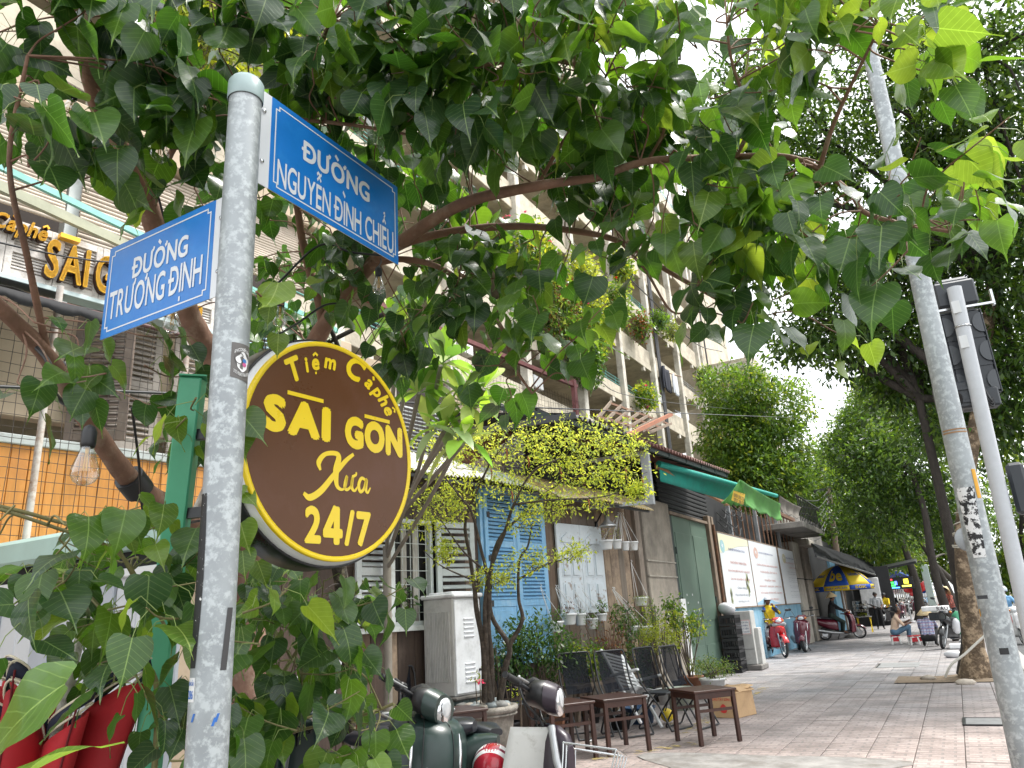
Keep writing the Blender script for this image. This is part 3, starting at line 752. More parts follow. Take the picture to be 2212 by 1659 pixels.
for z in(1.02,2.02,2.3):
 m=MB();m.box((SX+.004,(Yp0-.05+YP1)/2,z),(.03,YP1-Yp0+.12,.025));m.build('pillar_joint',RENDER2,shop)
YD0,YD1=YP1+.25,sx_(1566,1420).y
ZD=sx_(1500,1125).z
m=MB();m.box((SX-.09,YP1+.12,ZD/2),(.1,.24,ZD));m.build('door_jamb',DKGRN,shop)
m=MB();m.box((SX+.02,YP1+.14,.85),(.03,.3,1.5));m.build('white_board',WHITEP,shop)
w=(YD1-YD0)/2
for k in range(2):
 m=MB();m.box((SX-.06,YD0+w*(k+.5),ZD/2+.05),(.05,w-.012,ZD-.1),None,.006)
 m.box((SX-.028,YD0+w*(k+.5),.4),(.012,w-.16,.5),None,.004);m.box((SX-.028,YD0+w*(k+.5),ZD*.62),(.012,w-.16,ZD*.55),None,.004)
 d=m.build('door',DOORG,shop)
 m=MB()
 for z in(.5,1.5,2.5):m.cyl((SX-.02,YD0+w*2*k+.02,z),(SX-.02,YD0+w*2*k+.02,z+.14),.018,8)
 m.build('hinge',DKGRN,d)
m=MB();
for k in range(9):m.box((SX-.021,YD0+.35+(k*.37)%1.1,1.2+.16*(k%4)),(.004,.035,.04))
m.build('paper_scraps',WHITEP,shop)
m=MB();m.box((SX-.05,(YD0+YD1)/2,ZD+.03),(.14,YD1-YD0+.5,.06));m.build('door_lintel',TIMB,shop)
for k in range(11):
 m=MB();m.box((SX-.12,(YP1+YD1)/2+.2,ZD+.11+k*.1),(.05,YD1-YP1+.9,.09),None,.02);m.build('shutter_slat',DARKW,shop)
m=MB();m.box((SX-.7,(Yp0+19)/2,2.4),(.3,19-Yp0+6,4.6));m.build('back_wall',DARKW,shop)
for yy,ww in((YD1+.14,.2),(YD1+.42,.16)):
 m=MB();m.box((SX-.02,yy,1.75),(.12,ww,3.5),None,.01);m.build('timber_post',TIMB,shop)
m=MB();m.cyl((SX+.07,YD1+.33,0),(SX+.07,YD1+.33,3.3),.03,8);m.build('drain_pipe',RUST,shop)
roof=thing('street_roof','long dark lean-to roof edged with red corrugated sheets above the shop doors','roof',(SX,15,4.4))
RA=onx(1240,897,SX+.9);RB=onx(1575,1020,SX+.9)
def roofsheet(y0,y1,mat):
 def f(s,t):
  yy=lerp(y0,y1,s);k=(yy-RA.y)/(RB.y-RA.y)
  z=lerp(RA.z,RB.z,k)+.035*math.sin(2*PI*yy/.17)+.9*(1-t)*.45
  return(lerp(SX-1.2,SX+.9,t),yy,z)
 m=MB();m.grid(f,int((y1-y0)/.028),3);return m.build('roof_sheet',mat,roof,.006)
n=8
for k in range(n):roofsheet(lerp(RA.y,RB.y,k/n),lerp(RA.y,RB.y,(k+1)/n)+.1,ROOFT if k>1 else pm('roof_sheet_black',(.02,.02,.022),.6))
m=MB()
for k in range(9):
 yy=lerp(RA.y,RB.y,k/8);zz=lerp(RA.z,RB.z,k/8)-.06;m.bar((SX+.85,yy,zz-.02),(SX-.5,yy,zz+.5),.05,.09)
m.bar((SX+.82,RA.y,RA.z-.07),(SX+.82,RB.y,RB.z-.07),.04,.07)
m.build('rafter',DKGRN,roof)
m=MB();m.bar((SX-.4,RA.y-.6,RA.z-.12),(SX+.95,RA.y-.05,RA.z-.02),.05,.09);m.build('barge_board',DARKM,roof)
TEAL=pm('teal_canvas',(.02,.33,.27),.7,var=.15,scale=5,stain=(.03,.22,.2),stain_amt=.35)
A0,A1=onx(1425,1005,SX+.55),onx(1676,1072,SX+1.6)
t=thing('teal_awning','half-open teal canvas awning on an orange timber arm under the red roof','awning',tuple(A0))
def taw(u,v):
 a=A0.lerp(A1,u);w=.05+.55*u
 return a+Vector((-w*v*1.1,.1*v,.30*math.sin(PI*v)*.6-.28*v*(1-u*.4)))
m=MB();m.grid(taw,20,10);m.build('canvas',TEAL,t,.006)
m=MB();m.tube([A0+Vector((0,-.05,.02)),A1+Vector((0,.1,.02))],[.06,.045],10);m.build('roller',TEAL,t)
m=MB();m.bar(onx(1418,1005,SX+.5),onx(1572,1088,SX+.75),.07,.1);m.build('timber_arm',pm('orange_timber',(.42,.21,.11),.7,var=.2,scale=5),t)
TARP=pm('green_tarpaulin',(.11,.34,.075),.55,var=.2,scale=3,stain=(.07,.2,.06),stain_amt=.38,stain_scale=2.5,bump=.3,bscale=10)
def sheet(name,label,cat,tl,tr,br,bl,mat,sag=.05,nu=16,nv=10,ruff=.03,thick=.004):
 tl,tr,br,bl=map(Vector,(tl,tr,br,bl));n_=(tr-tl).cross(bl-tl).normalized()
 def f(u,v):
  p=tl.lerp(tr,u).lerp(bl.lerp(br,u),v)
  return p+n_*(ruff*math.sin(u*17+v*2)*v+sag*math.sin(PI*v))+Vector((0,0,ruff*math.sin(u*29)*v-sag*.6*math.sin(PI*u)*(1-v)))
 m=MB();m.grid(f,nu,nv)
 if cat is None:return m.build(name,mat,label,thick)
 return tag(m.build(name,mat,None,thick),label,cat)
t=thing('green_tarpaulin','bright green tarpaulin hung like a valance from the awning end, a yellow notice on it','tarpaulin',tuple(onx(1640,1080,SX+1.4)))
C0,C1,C2,C3=onx(1600,1036,SX+1.45),onx(1686,1088,SX+1.7),onx(1692,1128,SX+1.6),onx(1612,1094,SX+1.4)
D0,D3=onx(1548,1082,SX+1.0),onx(1572,1100,SX+1.05)
sheet('front_flap',t,None,C0,C1,C2,C3,TARP)
sheet('side_flap',t,None,onx(1598,1036,SX+1.4),C0,C3,D0.lerp(D3,.3),TARP,.02)
NOTE=pm('yellow_notice',(.62,.40,.03),.6,var=.1)
q=[onx(1566,1080,SX+1.38),onx(1600,1084,SX+1.42),onx(1596,1106,SX+1.41),onx(1562,1094,SX+1.3)]
q=[onx(1583,1060,SX+1.45),onx(1608,1068,SX+1.47),onx(1604,1092,SX+1.45),onx(1578,1081,SX+1.42)]
m=MB();m.quad(*[p+Vector((.02,-.02,0))for p in(q[3],q[2],q[1],q[0])]);nt_=m.build('notice',NOTE,t)
M_=frame_of(q[3].lerp(q[1],.5)+Vector((.035,-.03,0)),q[2]-q[3],q[0]-q[3])
wq,hq=(q[1]-q[0]).length,(q[0]-q[3]).length
m=MB()
for k,s in enumerate(('NHẬN LÀM BẠT CHE','0909.398.758','0937.288.122')):
 m.merge(fit(text_mb(s,1,.012),wq*.82,hq*(.14 if k==0 else .27),0,hq*(.32-.33*k)))
xform(m,M_).build('lettering',pm('print_black',(.02,.02,.02),.6),nt_)
GCL=pm('grey_cloth',(.17,.155,.135),.9,var=.25,scale=6,bump=.3)
sheet('grey_cloth','dirty grey cloth hanging beside the green tarpaulin','cloth',onx(1684,1070,SX+1.6),onx(1731,1096,SX+1.7),onx(1727,1121,SX+1.65),onx(1692,1108,SX+1.55),GCL)
P1,P2=onx(1392,978,SX+.75),onx(1406,1090,SX+.75)
t=thing('sign_bracket','pale grey empty sign bracket hanging at the corner of the roof','bracket',tuple(P1))
m=MB();m.bar(P1,Vector((P1.x,P1.y,P2.z)),.09,.14);m.build('bracket_post',pm('pale_grey_paint',(.42,.44,.46),.5,var=.08),t)
m=MB();m.bar(Vector((P1.x,P1.y,P2.z+.04)),Vector((P1.x-1.0,P1.y-.3,P2.z+.04)),.05,.06);m.bar(P1,Vector((P1.x-1.0,P1.y-.3,P1.z-.05)),.05,.06);m.build('bracket_arm',MATS['pale_grey_paint'],t)
YW0,YW1=sx_(1553,1155).y-.05,sx_(1737,1250).y
wall=thing('blue_wall','light blue sheet steel wall carrying three white notice boards','wall',(SX,YW0,0))
n=14
for k in range(n):
 a,b=lerp(YW0,YW1,k/n),lerp(YW0,YW1,(k+1)/n)
 m=MB();m.box((SX-.03+.006*(k%2),(a+b)/2,.72),(.03,b-a-.012,1.44),None,.004);m.build('sheet_panel',BLUW,wall)
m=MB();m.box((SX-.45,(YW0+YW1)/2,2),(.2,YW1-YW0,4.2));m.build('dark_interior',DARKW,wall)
ZT0=sx_(1553,1152).z;ZB0=sx_(1577,1312).z
BOARD=pm('board_white',(.66,.69,.72),.45,var=.04,scale=3,stain=(.5,.5,.48),stain_amt=.28,stain_scale=3)
BOARDY=pm('board_yellow_wash',(.70,.69,.50),.5,var=.06,scale=2)
INKB=pm('ink_blue',(.10,.12,.26),.6);INKR=pm('ink_faded_red',(.52,.27,.25),.6);INKG=pm('ink_grey',(.25,.28,.33),.6)
edges=[(1554,1619),(1620,1681),(1684,1731)]
def yof(px):
 return onx(px,1180+(px-1553)*.2,SX+.05).y
txt=[[('HỘI LIÊN HIỆP PHỤ NỮ PHƯỜNG VÕ THỊ SÁU',INKB,.80,.06,.56),('CHÀO MỪNG THÀNH CÔNG',INKR,.62,.06,.55),('ĐẠI HỘI ĐẠI BIỂU PHỤ NỮ TOÀN QUỐC',INKR,.50,.065,.74),('LẦN THỨ XIII, NHIỆM KỲ 2022 - 2027',INKR,.385,.06,.66),('Chào mừng',INKG,.26,.05,.3),('Phụ nữ đoàn kết sáng tạo',INKG,.165,.06,.5),('bình đẳng phát triển',INKG,.075,.045,.36)],[('ĐOÀN TNCS HỒ CHÍ MINH PHƯỜNG VÕ THỊ SÁU',INKB,.84,.05,.5),('CHÀO MỪNG ĐẠI HỘI ĐẠI BIỂU',INKR,.64,.06,.75),('TOÀN QUỐC LẦN THỨ XII',INKR,.53,.055,.6),('TUỔI TRẺ',INKR,.40,.05,.4),('ĐOÀN KẾT - BẢN LĨNH - SÁNG TẠO',INKR,.30,.055,.78),('XÂY DỰNG THÀNH PHỐ VĂN MINH',INKR,.195,.055,.78),('HIỆN ĐẠI',INKR,.09,.05,.4)],[('HỘI LIÊN HIỆP THANH NIÊN VIỆT NAM',INKB,.84,.045,.6),('CHÀO MỪNG NGÀY TRUYỀN THỐNG',INKR,.755,.045,.72),('LẦN THỨ VIII',INKR,.67,.04,.45)]]
emb=[pm('emblem_teal',(.3,.5,.54),.5),pm('emblem_red',(.55,.38,.33),.5),pm('emblem_gold',(.5,.46,.3),.5)]
names=['white notice board with a yellow wash at its top, nearest the green door','middle white notice board with red lettering and a blue swoosh','narrow white notice board on the right, listing grey lines of small print']
for k in range(3):
 a,b=yof(edges[k][0]),yof(edges[k][1]);W=b-a;Hh=ZT0-ZB0
 t=thing('notice_board',names[k],'notice board',(SX+.03,(a+b)/2,(ZT0+ZB0)/2),0,'notice boards on the blue wall')
 m=MB();m.box((SX+.02,(a+b)/2,(ZT0+ZB0)/2),(.03,W-.03,Hh),None,.004);brd=m.build('board',BOARD,t)
 m=MB();x=SX+.045
 for(yy0,yy1,zz0,zz1)in((a,b,ZT0,ZT0+.03),(a,b,ZB0-.03,ZB0),(a-.02,a+.015,ZB0-.03,ZT0+.03),(b-.015,b+.02,ZB0-.03,ZT0+.03)):
  m.box((SX+.015,(yy0+yy1)/2,(zz0+zz1)/2),(.05,yy1-yy0,zz1-zz0))
 m.build('board_frame',TIMB,t)
 Mb=frame_of((SX+.039,(a+b)/2,ZB0),(0,1,0),(0,0,1))
 if k==0:
  m=MB();m.add([(-W/2+.02,Hh*.72,0),(W*.1,Hh*.86,0),(W/2-.02,Hh*.9,0),(W/2-.02,Hh-.02,0),(-W/2+.02,Hh-.02,0)],[(0,1,2,3,4)]);xform(m,Mb).build('printed_wash',BOARDY,t)
  m=MB()
  for j in range(26):
   x0=W*(.22+.1*rng.random());y0=Hh*rng.uniform(.12,.42);m.add([(x0,y0,.002),(x0+.06,y0+.03,.002),(x0+.02,y0+.16,.002),(x0-.03,y0+.07,.002)],[(0,1,2,3)])
   x0=-W*(.36-.06*rng.random());y0=Hh*rng.uniform(.02,.2);m.add([(x0,y0,.002),(x0+.03,y0,.002),(x0+.05,y0+.2,.002)],[(0,1,2)])
  xform(m,Mb).build('printed_flowers',pm('print_olive',(.36,.40,.2),.6,var=.4,scale=6),t)
 if k==1:
  m=MB();m.add([(-W/2+.02,.02,0),(W*.35,.02,0),(W*.1,Hh*.05,0),(-W*.15,Hh*.13,0),(-W/2+.02,Hh*.04,0)],[(0,1,2,3,4)]);xform(m,Mb).build('printed_swoosh',pm('print_sky',(.3,.5,.66),.5,var=.15),t)
 m=MB();xx=(-W*.4,-W*.3,-W*.3)[k];m.add([(xx+W*.07*math.cos(q_),Hh*.82+Hh*.09*math.sin(q_),.001)for q_ in[2*PI*j/14 for j in range(14)]],[tuple(range(14))]);xform(m,Mb).build('emblem',emb[k],t)
 m=MB();m.add([(xx+W*.03*math.cos(q_)*(1 if j%2 else .45),Hh*.83+Hh*.04*math.sin(q_)*(1 if j%2 else .45),.003)for j,q_ in enumerate([2*PI*j/10 for j in range(10)])],[tuple(range(10))]);xform(m,Mb).build('emblem_star',BOARD,t)
 groups={}
 for(s,ink,yv,hh,ww)in txt[k]:
  tm=fit(text_mb(s,1,.012),W*ww,Hh*hh*.85,W*(.05 if k<2 else .08),Hh*yv)
  tm.v=[(v[0],v[1],.003+v[2])for v in tm.v]
  groups.setdefault(ink.name,(ink,MB()))[1].merge(tm)
 if k==2:
  g=groups.setdefault(INKG.name,(INKG,MB()))[1]
  for j,(yv,ww)in enumerate(((.58,.62),(.54,.44),(.47,.6),(.43,.62),(.395,.42),(.32,.58),(.285,.34),(.22,.44),(.15,.56),(.115,.42))):
   s='tuổi trẻ xung kích tình nguyện vì cộng đồng'[:int(44*ww/.62)]
   tm=fit(text_mb(s,1,.01),W*ww,Hh*.022,-W*.3+W*ww/2+W*.06,Hh*yv);tm.v=[(v[0],v[1],.003+v[2])for v in tm.v];g.merge(tm)
 for nm,(ink,mb)in groups.items():xform(mb,Mb).build('lettering',ink,t)
for j in range(3):
 m=MB();y0,y1=lerp(YW0+1.6,YW1,j/3),lerp(YW0+1.6,YW1,(j+1)/3)
 m.box((SX-.06,y0,ZT0+.62),(.09,.1,1.25));m.build('grey_post',pm('post_grey',(.24,.25,.26),.6,var=.25),wall)
 for q in range(5):
  yy=lerp(y0,y1,(q+.6)/5.4);m=MB();m.box((SX-.08,yy,ZT0+.6),(.03,.045,1.2));m.build('window_bar',RUST,wall)
m=MB();m.box((SX-.02,(YW0+YW1)/2+1,ZT0+1.26),(.12,YW1-YW0-2,.12));m.build('rusty_beam',RUST,wall)
m=MB()
for k in range(16):
 y0=YW0+rng.uniform(.0,2.2);z0=ZT0+rng.uniform(.1,1.1);m.tube(bez([(SX-.05,y0,z0),(SX+.02,y0+.4,z0-.12),(SX-.05,y0+1.0,z0+rng.uniform(-.2,.2))],4),.012,5)
m.build('loose_cable',BLACK,wall)
DIRTY=pm('mouldy_render',(.33,.31,.28),.9,var=.25,scale=3,stain=(.07,.065,.06),stain_amt=.5,stain_scale=1.1,bump=.3,sharp=.2)
far1=thing('balcony_house','mouldy grey house front with a jutting concrete balcony slab and two square pillars','building',(SX,33,0))
B0=onx(1693,1128,SX+.9)+Vector((0,3.2,.3));B1=onx(1780,1160,SX+.9)
m=MB();m.box((SX+.2,(B0.y+B1.y)/2,B0.z-.1),(1.5,B1.y-B0.y,.2),None,.02);m.build('balcony_slab',DIRTY,far1)
m=MB()
for k in range(14):yy=lerp(B0.y+.1,B1.y-.1,k/13);m.cyl((SX+.88,yy,B0.z),(SX+.88,yy,B0.z+.85),.02,6)
m.cyl((SX+.88,B0.y,B0.z+.85),(SX+.88,B1.y,B0.z+.85),.03,6);m.build('balcony_railing',BLACK,far1)
m=MB();m.box((SX-.4,(B0.y+B1.y)/2+5,B0.z+.45),(.3,B1.y-B0.y+6,1.0));m.build('upper_wall',DIRTY,far1)
for(pa,pb,mt)in((1733,1752,RENDER2),(1752,1771,RENDER)):
 y0,y1=onx(pa,1310,SX+.1).y,onx(pb,1318,SX+.1).y
 m=MB();y1=min(y1,y0+5);m.box((SX-.25,(y0+y1)/2,1.75),(.7,y1-y0-.6,3.5),None,.03);m.build('pillar',mt,far1)
 for z in(1.1,2.2):MB().box((SX-.25,(y0+y1)/2,z),(.73,y1-y0-.57,.03)).build('pillar_joint',DARKW,far1)
m=MB();m.box((SX-.1,31.0,3.55),(.9,1.6,.25),None,.03);m.build('door_canopy',RENDER2,far1)
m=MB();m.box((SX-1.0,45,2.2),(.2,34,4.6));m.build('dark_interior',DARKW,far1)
for k,(y0,y1)in enumerate(((38,40.2),(46.5,49),(52,58))):
 m=MB();m.box((SX-.05,(y0+y1)/2,1.6),(.12,y1-y0,3.2),None,.01);m.build('blue_door',BLUW,far1)
t=thing('black_awning','sagging black canvas awning over the blue doors beyond the pillars','awning',(SX,42,3))
N0,N1,N2,N3=onx(1752,1172,SX+.3),onx(1888,1216,SX+.3),onx(1890,1240,SX+1.9),onx(1762,1200,SX+1.6)
m=MB()
def baw(u,v):p=N0.lerp(N1,u).lerp(N3.lerp(N2,u),v);return p+Vector((0,0,-.12*math.sin(PI*v)*abs(math.sin(5*u))-.05*math.sin(40*u)*v))
m.grid(baw,40,6);m.build('canvas',pm('black_canvas',(.010,.011,.012),.9,var=.3,spec=.1),t,.01)
m=MB();m.tube([N3+Vector((0,0,-.03)),N2+Vector((0,0,-.03))],.035,6);m.build('awning_bar',DARKM,t)
# ====== the old apartment block
AX=-13.0
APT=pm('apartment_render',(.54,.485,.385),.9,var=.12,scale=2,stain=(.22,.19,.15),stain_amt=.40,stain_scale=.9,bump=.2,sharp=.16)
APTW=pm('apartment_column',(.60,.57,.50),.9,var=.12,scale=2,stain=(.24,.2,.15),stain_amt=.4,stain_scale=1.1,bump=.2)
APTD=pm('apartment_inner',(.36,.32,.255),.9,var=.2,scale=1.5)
TEALP=pm('railing_teal',(.10,.30,.27),.6,var=.2)
GLASSD=pm('dark_pane',(.05,.07,.08),.12,var=.3,scale=2)
apt=thing('apartment_block','tall weathered cream apartment block with open galleries, columns and plants','building',(AX,30,0))
FH=3.05;Y0A,Y1A=3.0,51.8;NF=11;BAY=5.4
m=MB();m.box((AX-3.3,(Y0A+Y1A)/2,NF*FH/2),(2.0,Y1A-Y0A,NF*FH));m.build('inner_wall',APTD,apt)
ncol=int((Y1A-Y0A)/BAY)
for i in range(ncol+1):
 yy=Y1A-.2-i*BAY
 m=MB();m.box((AX+.08,yy,NF*FH/2+.5),(.34,.42,NF*FH+1),None,.02)
 if i==0:m.box((AX+.08,yy+1.1,NF*FH/2+.5),(.34,.3,NF*FH+1),None,.02)
 m.build('column',APTW,apt)
for f in range(1,NF+1):
 z=f*FH
 m=MB();m.box((AX-1.15,(Y0A+Y1A)/2,z),(2.3,Y1A-Y0A,.16));m.box((AX-.03,(Y0A+Y1A)/2,z-.12),(.2,Y1A-Y0A,.42),None,.02);m.build('floor_slab',APT,apt)
 if f<NF:
  for i in range(ncol):
   y1=Y1A-.42-i*BAY;y0=y1-BAY+.42
   kind=(i*3+f*5)%7
   ph=.85
   if kind in(1,4,5):
    m=MB();m.box((AX-.02,(y0+y1)/2,z+.28),(.12,y1-y0-.02,.36));m.build('parapet',APT,apt)
    m=MB()
    for q in range(3):m.cyl((AX,y0,z+.55+q*.16),(AX,y1,z+.55+q*.16),.022,6)
    for q in range(4):m.cyl((AX,lerp(y0,y1,(q+.5)/4),z+.45),(AX,lerp(y0,y1,(q+.5)/4),z+.92),.022,6)
    m.build('railing',TEALP if kind!=4 else pm('railing_grey',(.3,.31,.31),.6),apt)
   else:
    m=MB();m.box((AX-.02,(y0+y1)/2,z+.52),(.12,y1-y0-.02,.84),None,.01);m.build('parapet',APT,apt)
   for q in range(2):
    yc=lerp(y0,y1,(q+.5)/2)
    m=MB();m.box((AX-.02,yc,z-.42),(.16,.3,.3));m.build('bracket',APTW,apt)
    if(i+f+q)%3:
     m=MB();m.box((AX-2.27,yc,z+1.35),(.06,1.2,2.0));w_=m.build('window',pm('window_pale',(.34,.37,.35),.6,var=.3,rand=.4),apt)
     m=MB()
     for e in(-.28,.28):m.box((AX-2.23,yc+e,z+1.45),(.03,.46,1.5))
     m.build('pane',GLASSD,w_)
   if kind in(2,6):
    m=MB();m.box((AX-.3,y0+1.3,z+1.55),(.3,.8,.55),None,.03);a_=m.build('air_conditioner',WHITEP,apt)
m=MB();m.box((AX-.3,(Y0A+Y1A)/2,NF*FH+.5),(.9,Y1A-Y0A,.35),None,.03);m.build('roof_parapet',APT,apt)
for i in range(24):
 m=MB();m.box((AX+.18,Y0A+1+i*2,NF*FH+.15),(.12,.3,.5));m.build('roof_bracket',APTW,apt)
m=MB()
for k in range(4):
 yy=Y1A-.2-BAY*2+.5+k*.14;m.cyl((AX+.3,yy,2),(AX+.3,yy,NF*FH),.05,6)
m.build('downpipe',pm('pipe_dark',(.06,.06,.065),.6),apt)
m=MB();m.cyl((AX+.35,Y1A+1.6,2),(AX+.35,Y1A+1.6,NF*FH-4),.06,6);m.build('end_pipe',pm('pipe_dark',(.06,.06,.065),.6),apt)
m=MB()
for k in range(4):
 yy=Y1A-BAY*(1.0+.5*k);zz=FH*(3+k%3)+1
 m.bar((AX+.2,yy,zz),(AX+.2,yy+1.1,zz+.1),.05,.06)
m.build('cable_bracket',DARKM,apt)
WC=ony(1640,790,58)
tw=thing('stair_tower','cream end tower of the apartment block with deep jutting slabs','building',(AX,58,0))
m=MB();m.box((AX-1.0,58,16),(2.2,9,32));m.build('tower_wall',APT,tw)
for k in range(10):
 z=3.4+k*FH
 if z>WC.z+2:break
 m=MB();m.box(((AX+WC.x)/2,57.5,z),(WC.x-AX,8,.35),None,.03);m.box((WC.x-.1,57.5,z+.5),(.2,8,.9),None,.03);m.build('tower_slab',APT,tw)
 m=MB();m.box(((AX+WC.x)/2,53.6,z-.35),(WC.x-AX-.3,.3,.5));m.build('tower_beam',APTW,tw)
CLB=pm('cloth_navy',(.015,.018,.03),.9);CLW=pm('cloth_white',(.6,.62,.66),.9)
cp=onx(1437,795,AX+.5)
def garment(name,label,c,w,h,mat):
 t=thing(name,label,'clothing',tuple(c))
 m=MB()
 def f(u,v):return Vector(c)+Vector((.05*math.sin(u*9+v),(u-.5)*w*(1-.12*v),-v*h+.06*math.sin(u*6)))
 m.grid(f,10,8);m.build('jacket_body',mat,t,.05)
 for s in(-1,1):
  m=MB();m.tube([Vector(c)+Vector((0,s*w*.45,-.05)),Vector(c)+Vector((0,s*w*.62,-h*.6)),Vector(c)+Vector((0,s*w*.6,-h*.95))],[.12,.1,.08],8,flat=.6);m.build('sleeve',mat,t)
garment('hanging_jacket','dark navy jacket drying on a pole at the apartment gallery',cp,1.1,1.5,CLB)
garment('hanging_shirt','white shirt drying next to the dark jacket on the apartment gallery',cp+Vector((.05,1.5,-.1)),.7,1.3,CLW)
t=tag(MB().cyl(cp+Vector((-.8,-.3,.1)),cp+Vector((.2,2.6,.05)),.03,6).build('clothes_pole',RUST),'thin pole holding the drying jacket and shirt','pole')
# ====== street trees
BARK=pm('bark_brown',(.13,.10,.075),.9,var=.35,scale=5,grain=(3,3,1),bump=.8,bscale=25,stain=(.25,.2,.14),stain_amt=.36,stain_scale=3,bdist=.02)
BARKD=pm('bark_dark',(.05,.042,.036),.9,var=.35,scale=5,grain=(3,3,1),bump=.8,bscale=25,bdist=.02)
BARKM=pm('bark_mottled',(.12,.085,.055),.9,var=.4,scale=6,bump=1.0,bscale=22,stain=(.40,.30,.20),stain_amt=.46,stain_scale=7,sharp=.06,bdist=.025)
npr=np.random.default_rng(3)
def leaf_cloud(name,lobes,n,L,W,mat,parent,droop=.35,shell=.55,per=6):
 0
 wts=np.array([l[2]for l in lobes],float);wts/=wts.sum()
 ns=n//per
 ch=npr.choice(len(lobes),ns,p=wts)
 C=np.array([list(l[0])for l in lobes])[ch];Rr=np.array([list(l[1])for l in lobes])[ch]
 d=npr.normal(size=(ns,3));d/=np.linalg.norm(d,axis=1)[:,None]
 rad=shell+(1.05-shell)*npr.random(ns)**.7
 inner=npr.random(ns)<.22;rad[inner]=npr.random(inner.sum())**.5
 sp=C+d*Rr*rad[:,None]
 P=np.repeat(sp,per,0)+npr.normal(size=(ns*per,3))*L*.55
 out=np.repeat(d,per,0)
 D=npr.normal(size=(ns*per,3))*.8+out*.55;D[:,2]-=droop
 D/=np.linalg.norm(D,axis=1)[:,None]
 up=npr.normal(size=(ns*per,3))*.45+np.array([0,0,1.0])
 S=np.cross(D,up);S/=np.linalg.norm(S,axis=1)[:,None]+1e-9
 N=np.cross(S,D)
 l=L*(.6+.6*npr.random(ns*per))[:,None];w=W*(.6+.6*npr.random(ns*per))[:,None]
 v=np.stack([P,P+D*l*.5+S*w*.5-N*w*.15,P+D*l-N*l*.12,P+D*l*.5-S*w*.5-N*w*.15],1).reshape(-1,3)
 k=ns*per
 me=bpy.data.meshes.new(name)
 me.vertices.add(4*k);me.vertices.foreach_set('co',v.ravel())
 me.loops.add(6*k);me.polygons.add(2*k)
 b=np.arange(k)[:,None]*4
 me.loops.foreach_set('vertex_index',(b+np.array([0,1,2,0,2,3])).ravel().astype(np.int32))
 me.polygons.foreach_set('loop_start',np.arange(2*k,dtype=np.int32)*3)
 me.update();me.validate()
 me.materials.append(mat)
 o=bpy.data.objects.new(name,me);link(o,parent)
 if parent:setp(o,parent)
 return o
def over(px,py,p):
 0
 d=ray(px,py);dx,dy=d[0],d[1];t_=((p.x)*dx+(p.y)*dy)/(dx*dx+dy*dy);return V(CAMP+d*t_)
def limb_set(m,base,ends,r0,r1,n=8,jit=.08):
 for e in ends:
  b=Vector(base);e=Vector(e);L=(e-b).length
  mid=b.lerp(e,.5)+Vector((rng.uniform(-1,1),rng.uniform(-1,1),rng.uniform(0,1)))*L*jit
  pts=bez([b,mid,e],5);m.tube(pts,[lerp(r0,r1,i/(len(pts)-1))for i in range(len(pts))],n)
T1=leafmat('tree_leaf_deep',(.024,.062,.02),(.085,.20,.025),.3,.35)
T2=leafmat('tree_leaf_bright',(.065,.15,.03),(.22,.42,.05),.35,.4)
T3=leafmat('tree_leaf_mid',(.040,.10,.027),(.15,.32,.04),.32,.38)
T4=leafmat('tree_leaf_yellow',(.10,.17,.035),(.32,.46,.06),.38,.4)
def tree(name,label,base,top,trunk_r,lobes,n,L,W,mats,bark=BARK,group=None,shell=.55,trunk_pts=None,droop=.35):
 t=thing(name,label,'tree',tuple(base),0,group)
 m=MB();top=top if trunk_pts else over(*pix(top)[:2],Vector(base));pts=trunk_pts or bez([base,Vector(base).lerp(Vector(top),.5)+Vector((.15,.1,0)),top],6)
 rr=[lerp(trunk_r,trunk_r*.5,i/(len(pts)-1))for i in range(len(pts))];rr[0]*=1.35
 m.tube(pts,rr,12);m.build('trunk',bark,t)
 m=MB();limb_set(m,pts[-1],[Vector(l[0])+Vector((rng.uniform(-.4,.4),rng.uniform(-.4,.4),rng.uniform(-.3,.3)))for l in lobes],trunk_r*.42,trunk_r*.1)
 for l in lobes:
  c=Vector(l[0]);limb_set(m,c,[c+Vector((rng.gauss(0,.5)*l[1][0],rng.gauss(0,.5)*l[1][1],rng.gauss(.2,.4)*l[1][2]))for _ in range(4)],trunk_r*.13,trunk_r*.03,5)
 m.build('branches',bark,t)
 tot=sum(x[1]for x in mats)
 for mt,share in mats:
  o=leaf_cloud('crown',lobes,int(n*share/tot),L,W,mt,t,droop,shell);o['kind']='stuff'
 return t
def lobe(px,py,dist,rx,ry=None,wt=1.0):
 0
 ry=ry or rx;p=at(px,py,dist);return(tuple(p),(rx,rx,ry),wt)
TB=onz(2110,1462,.02)
d0=15.0
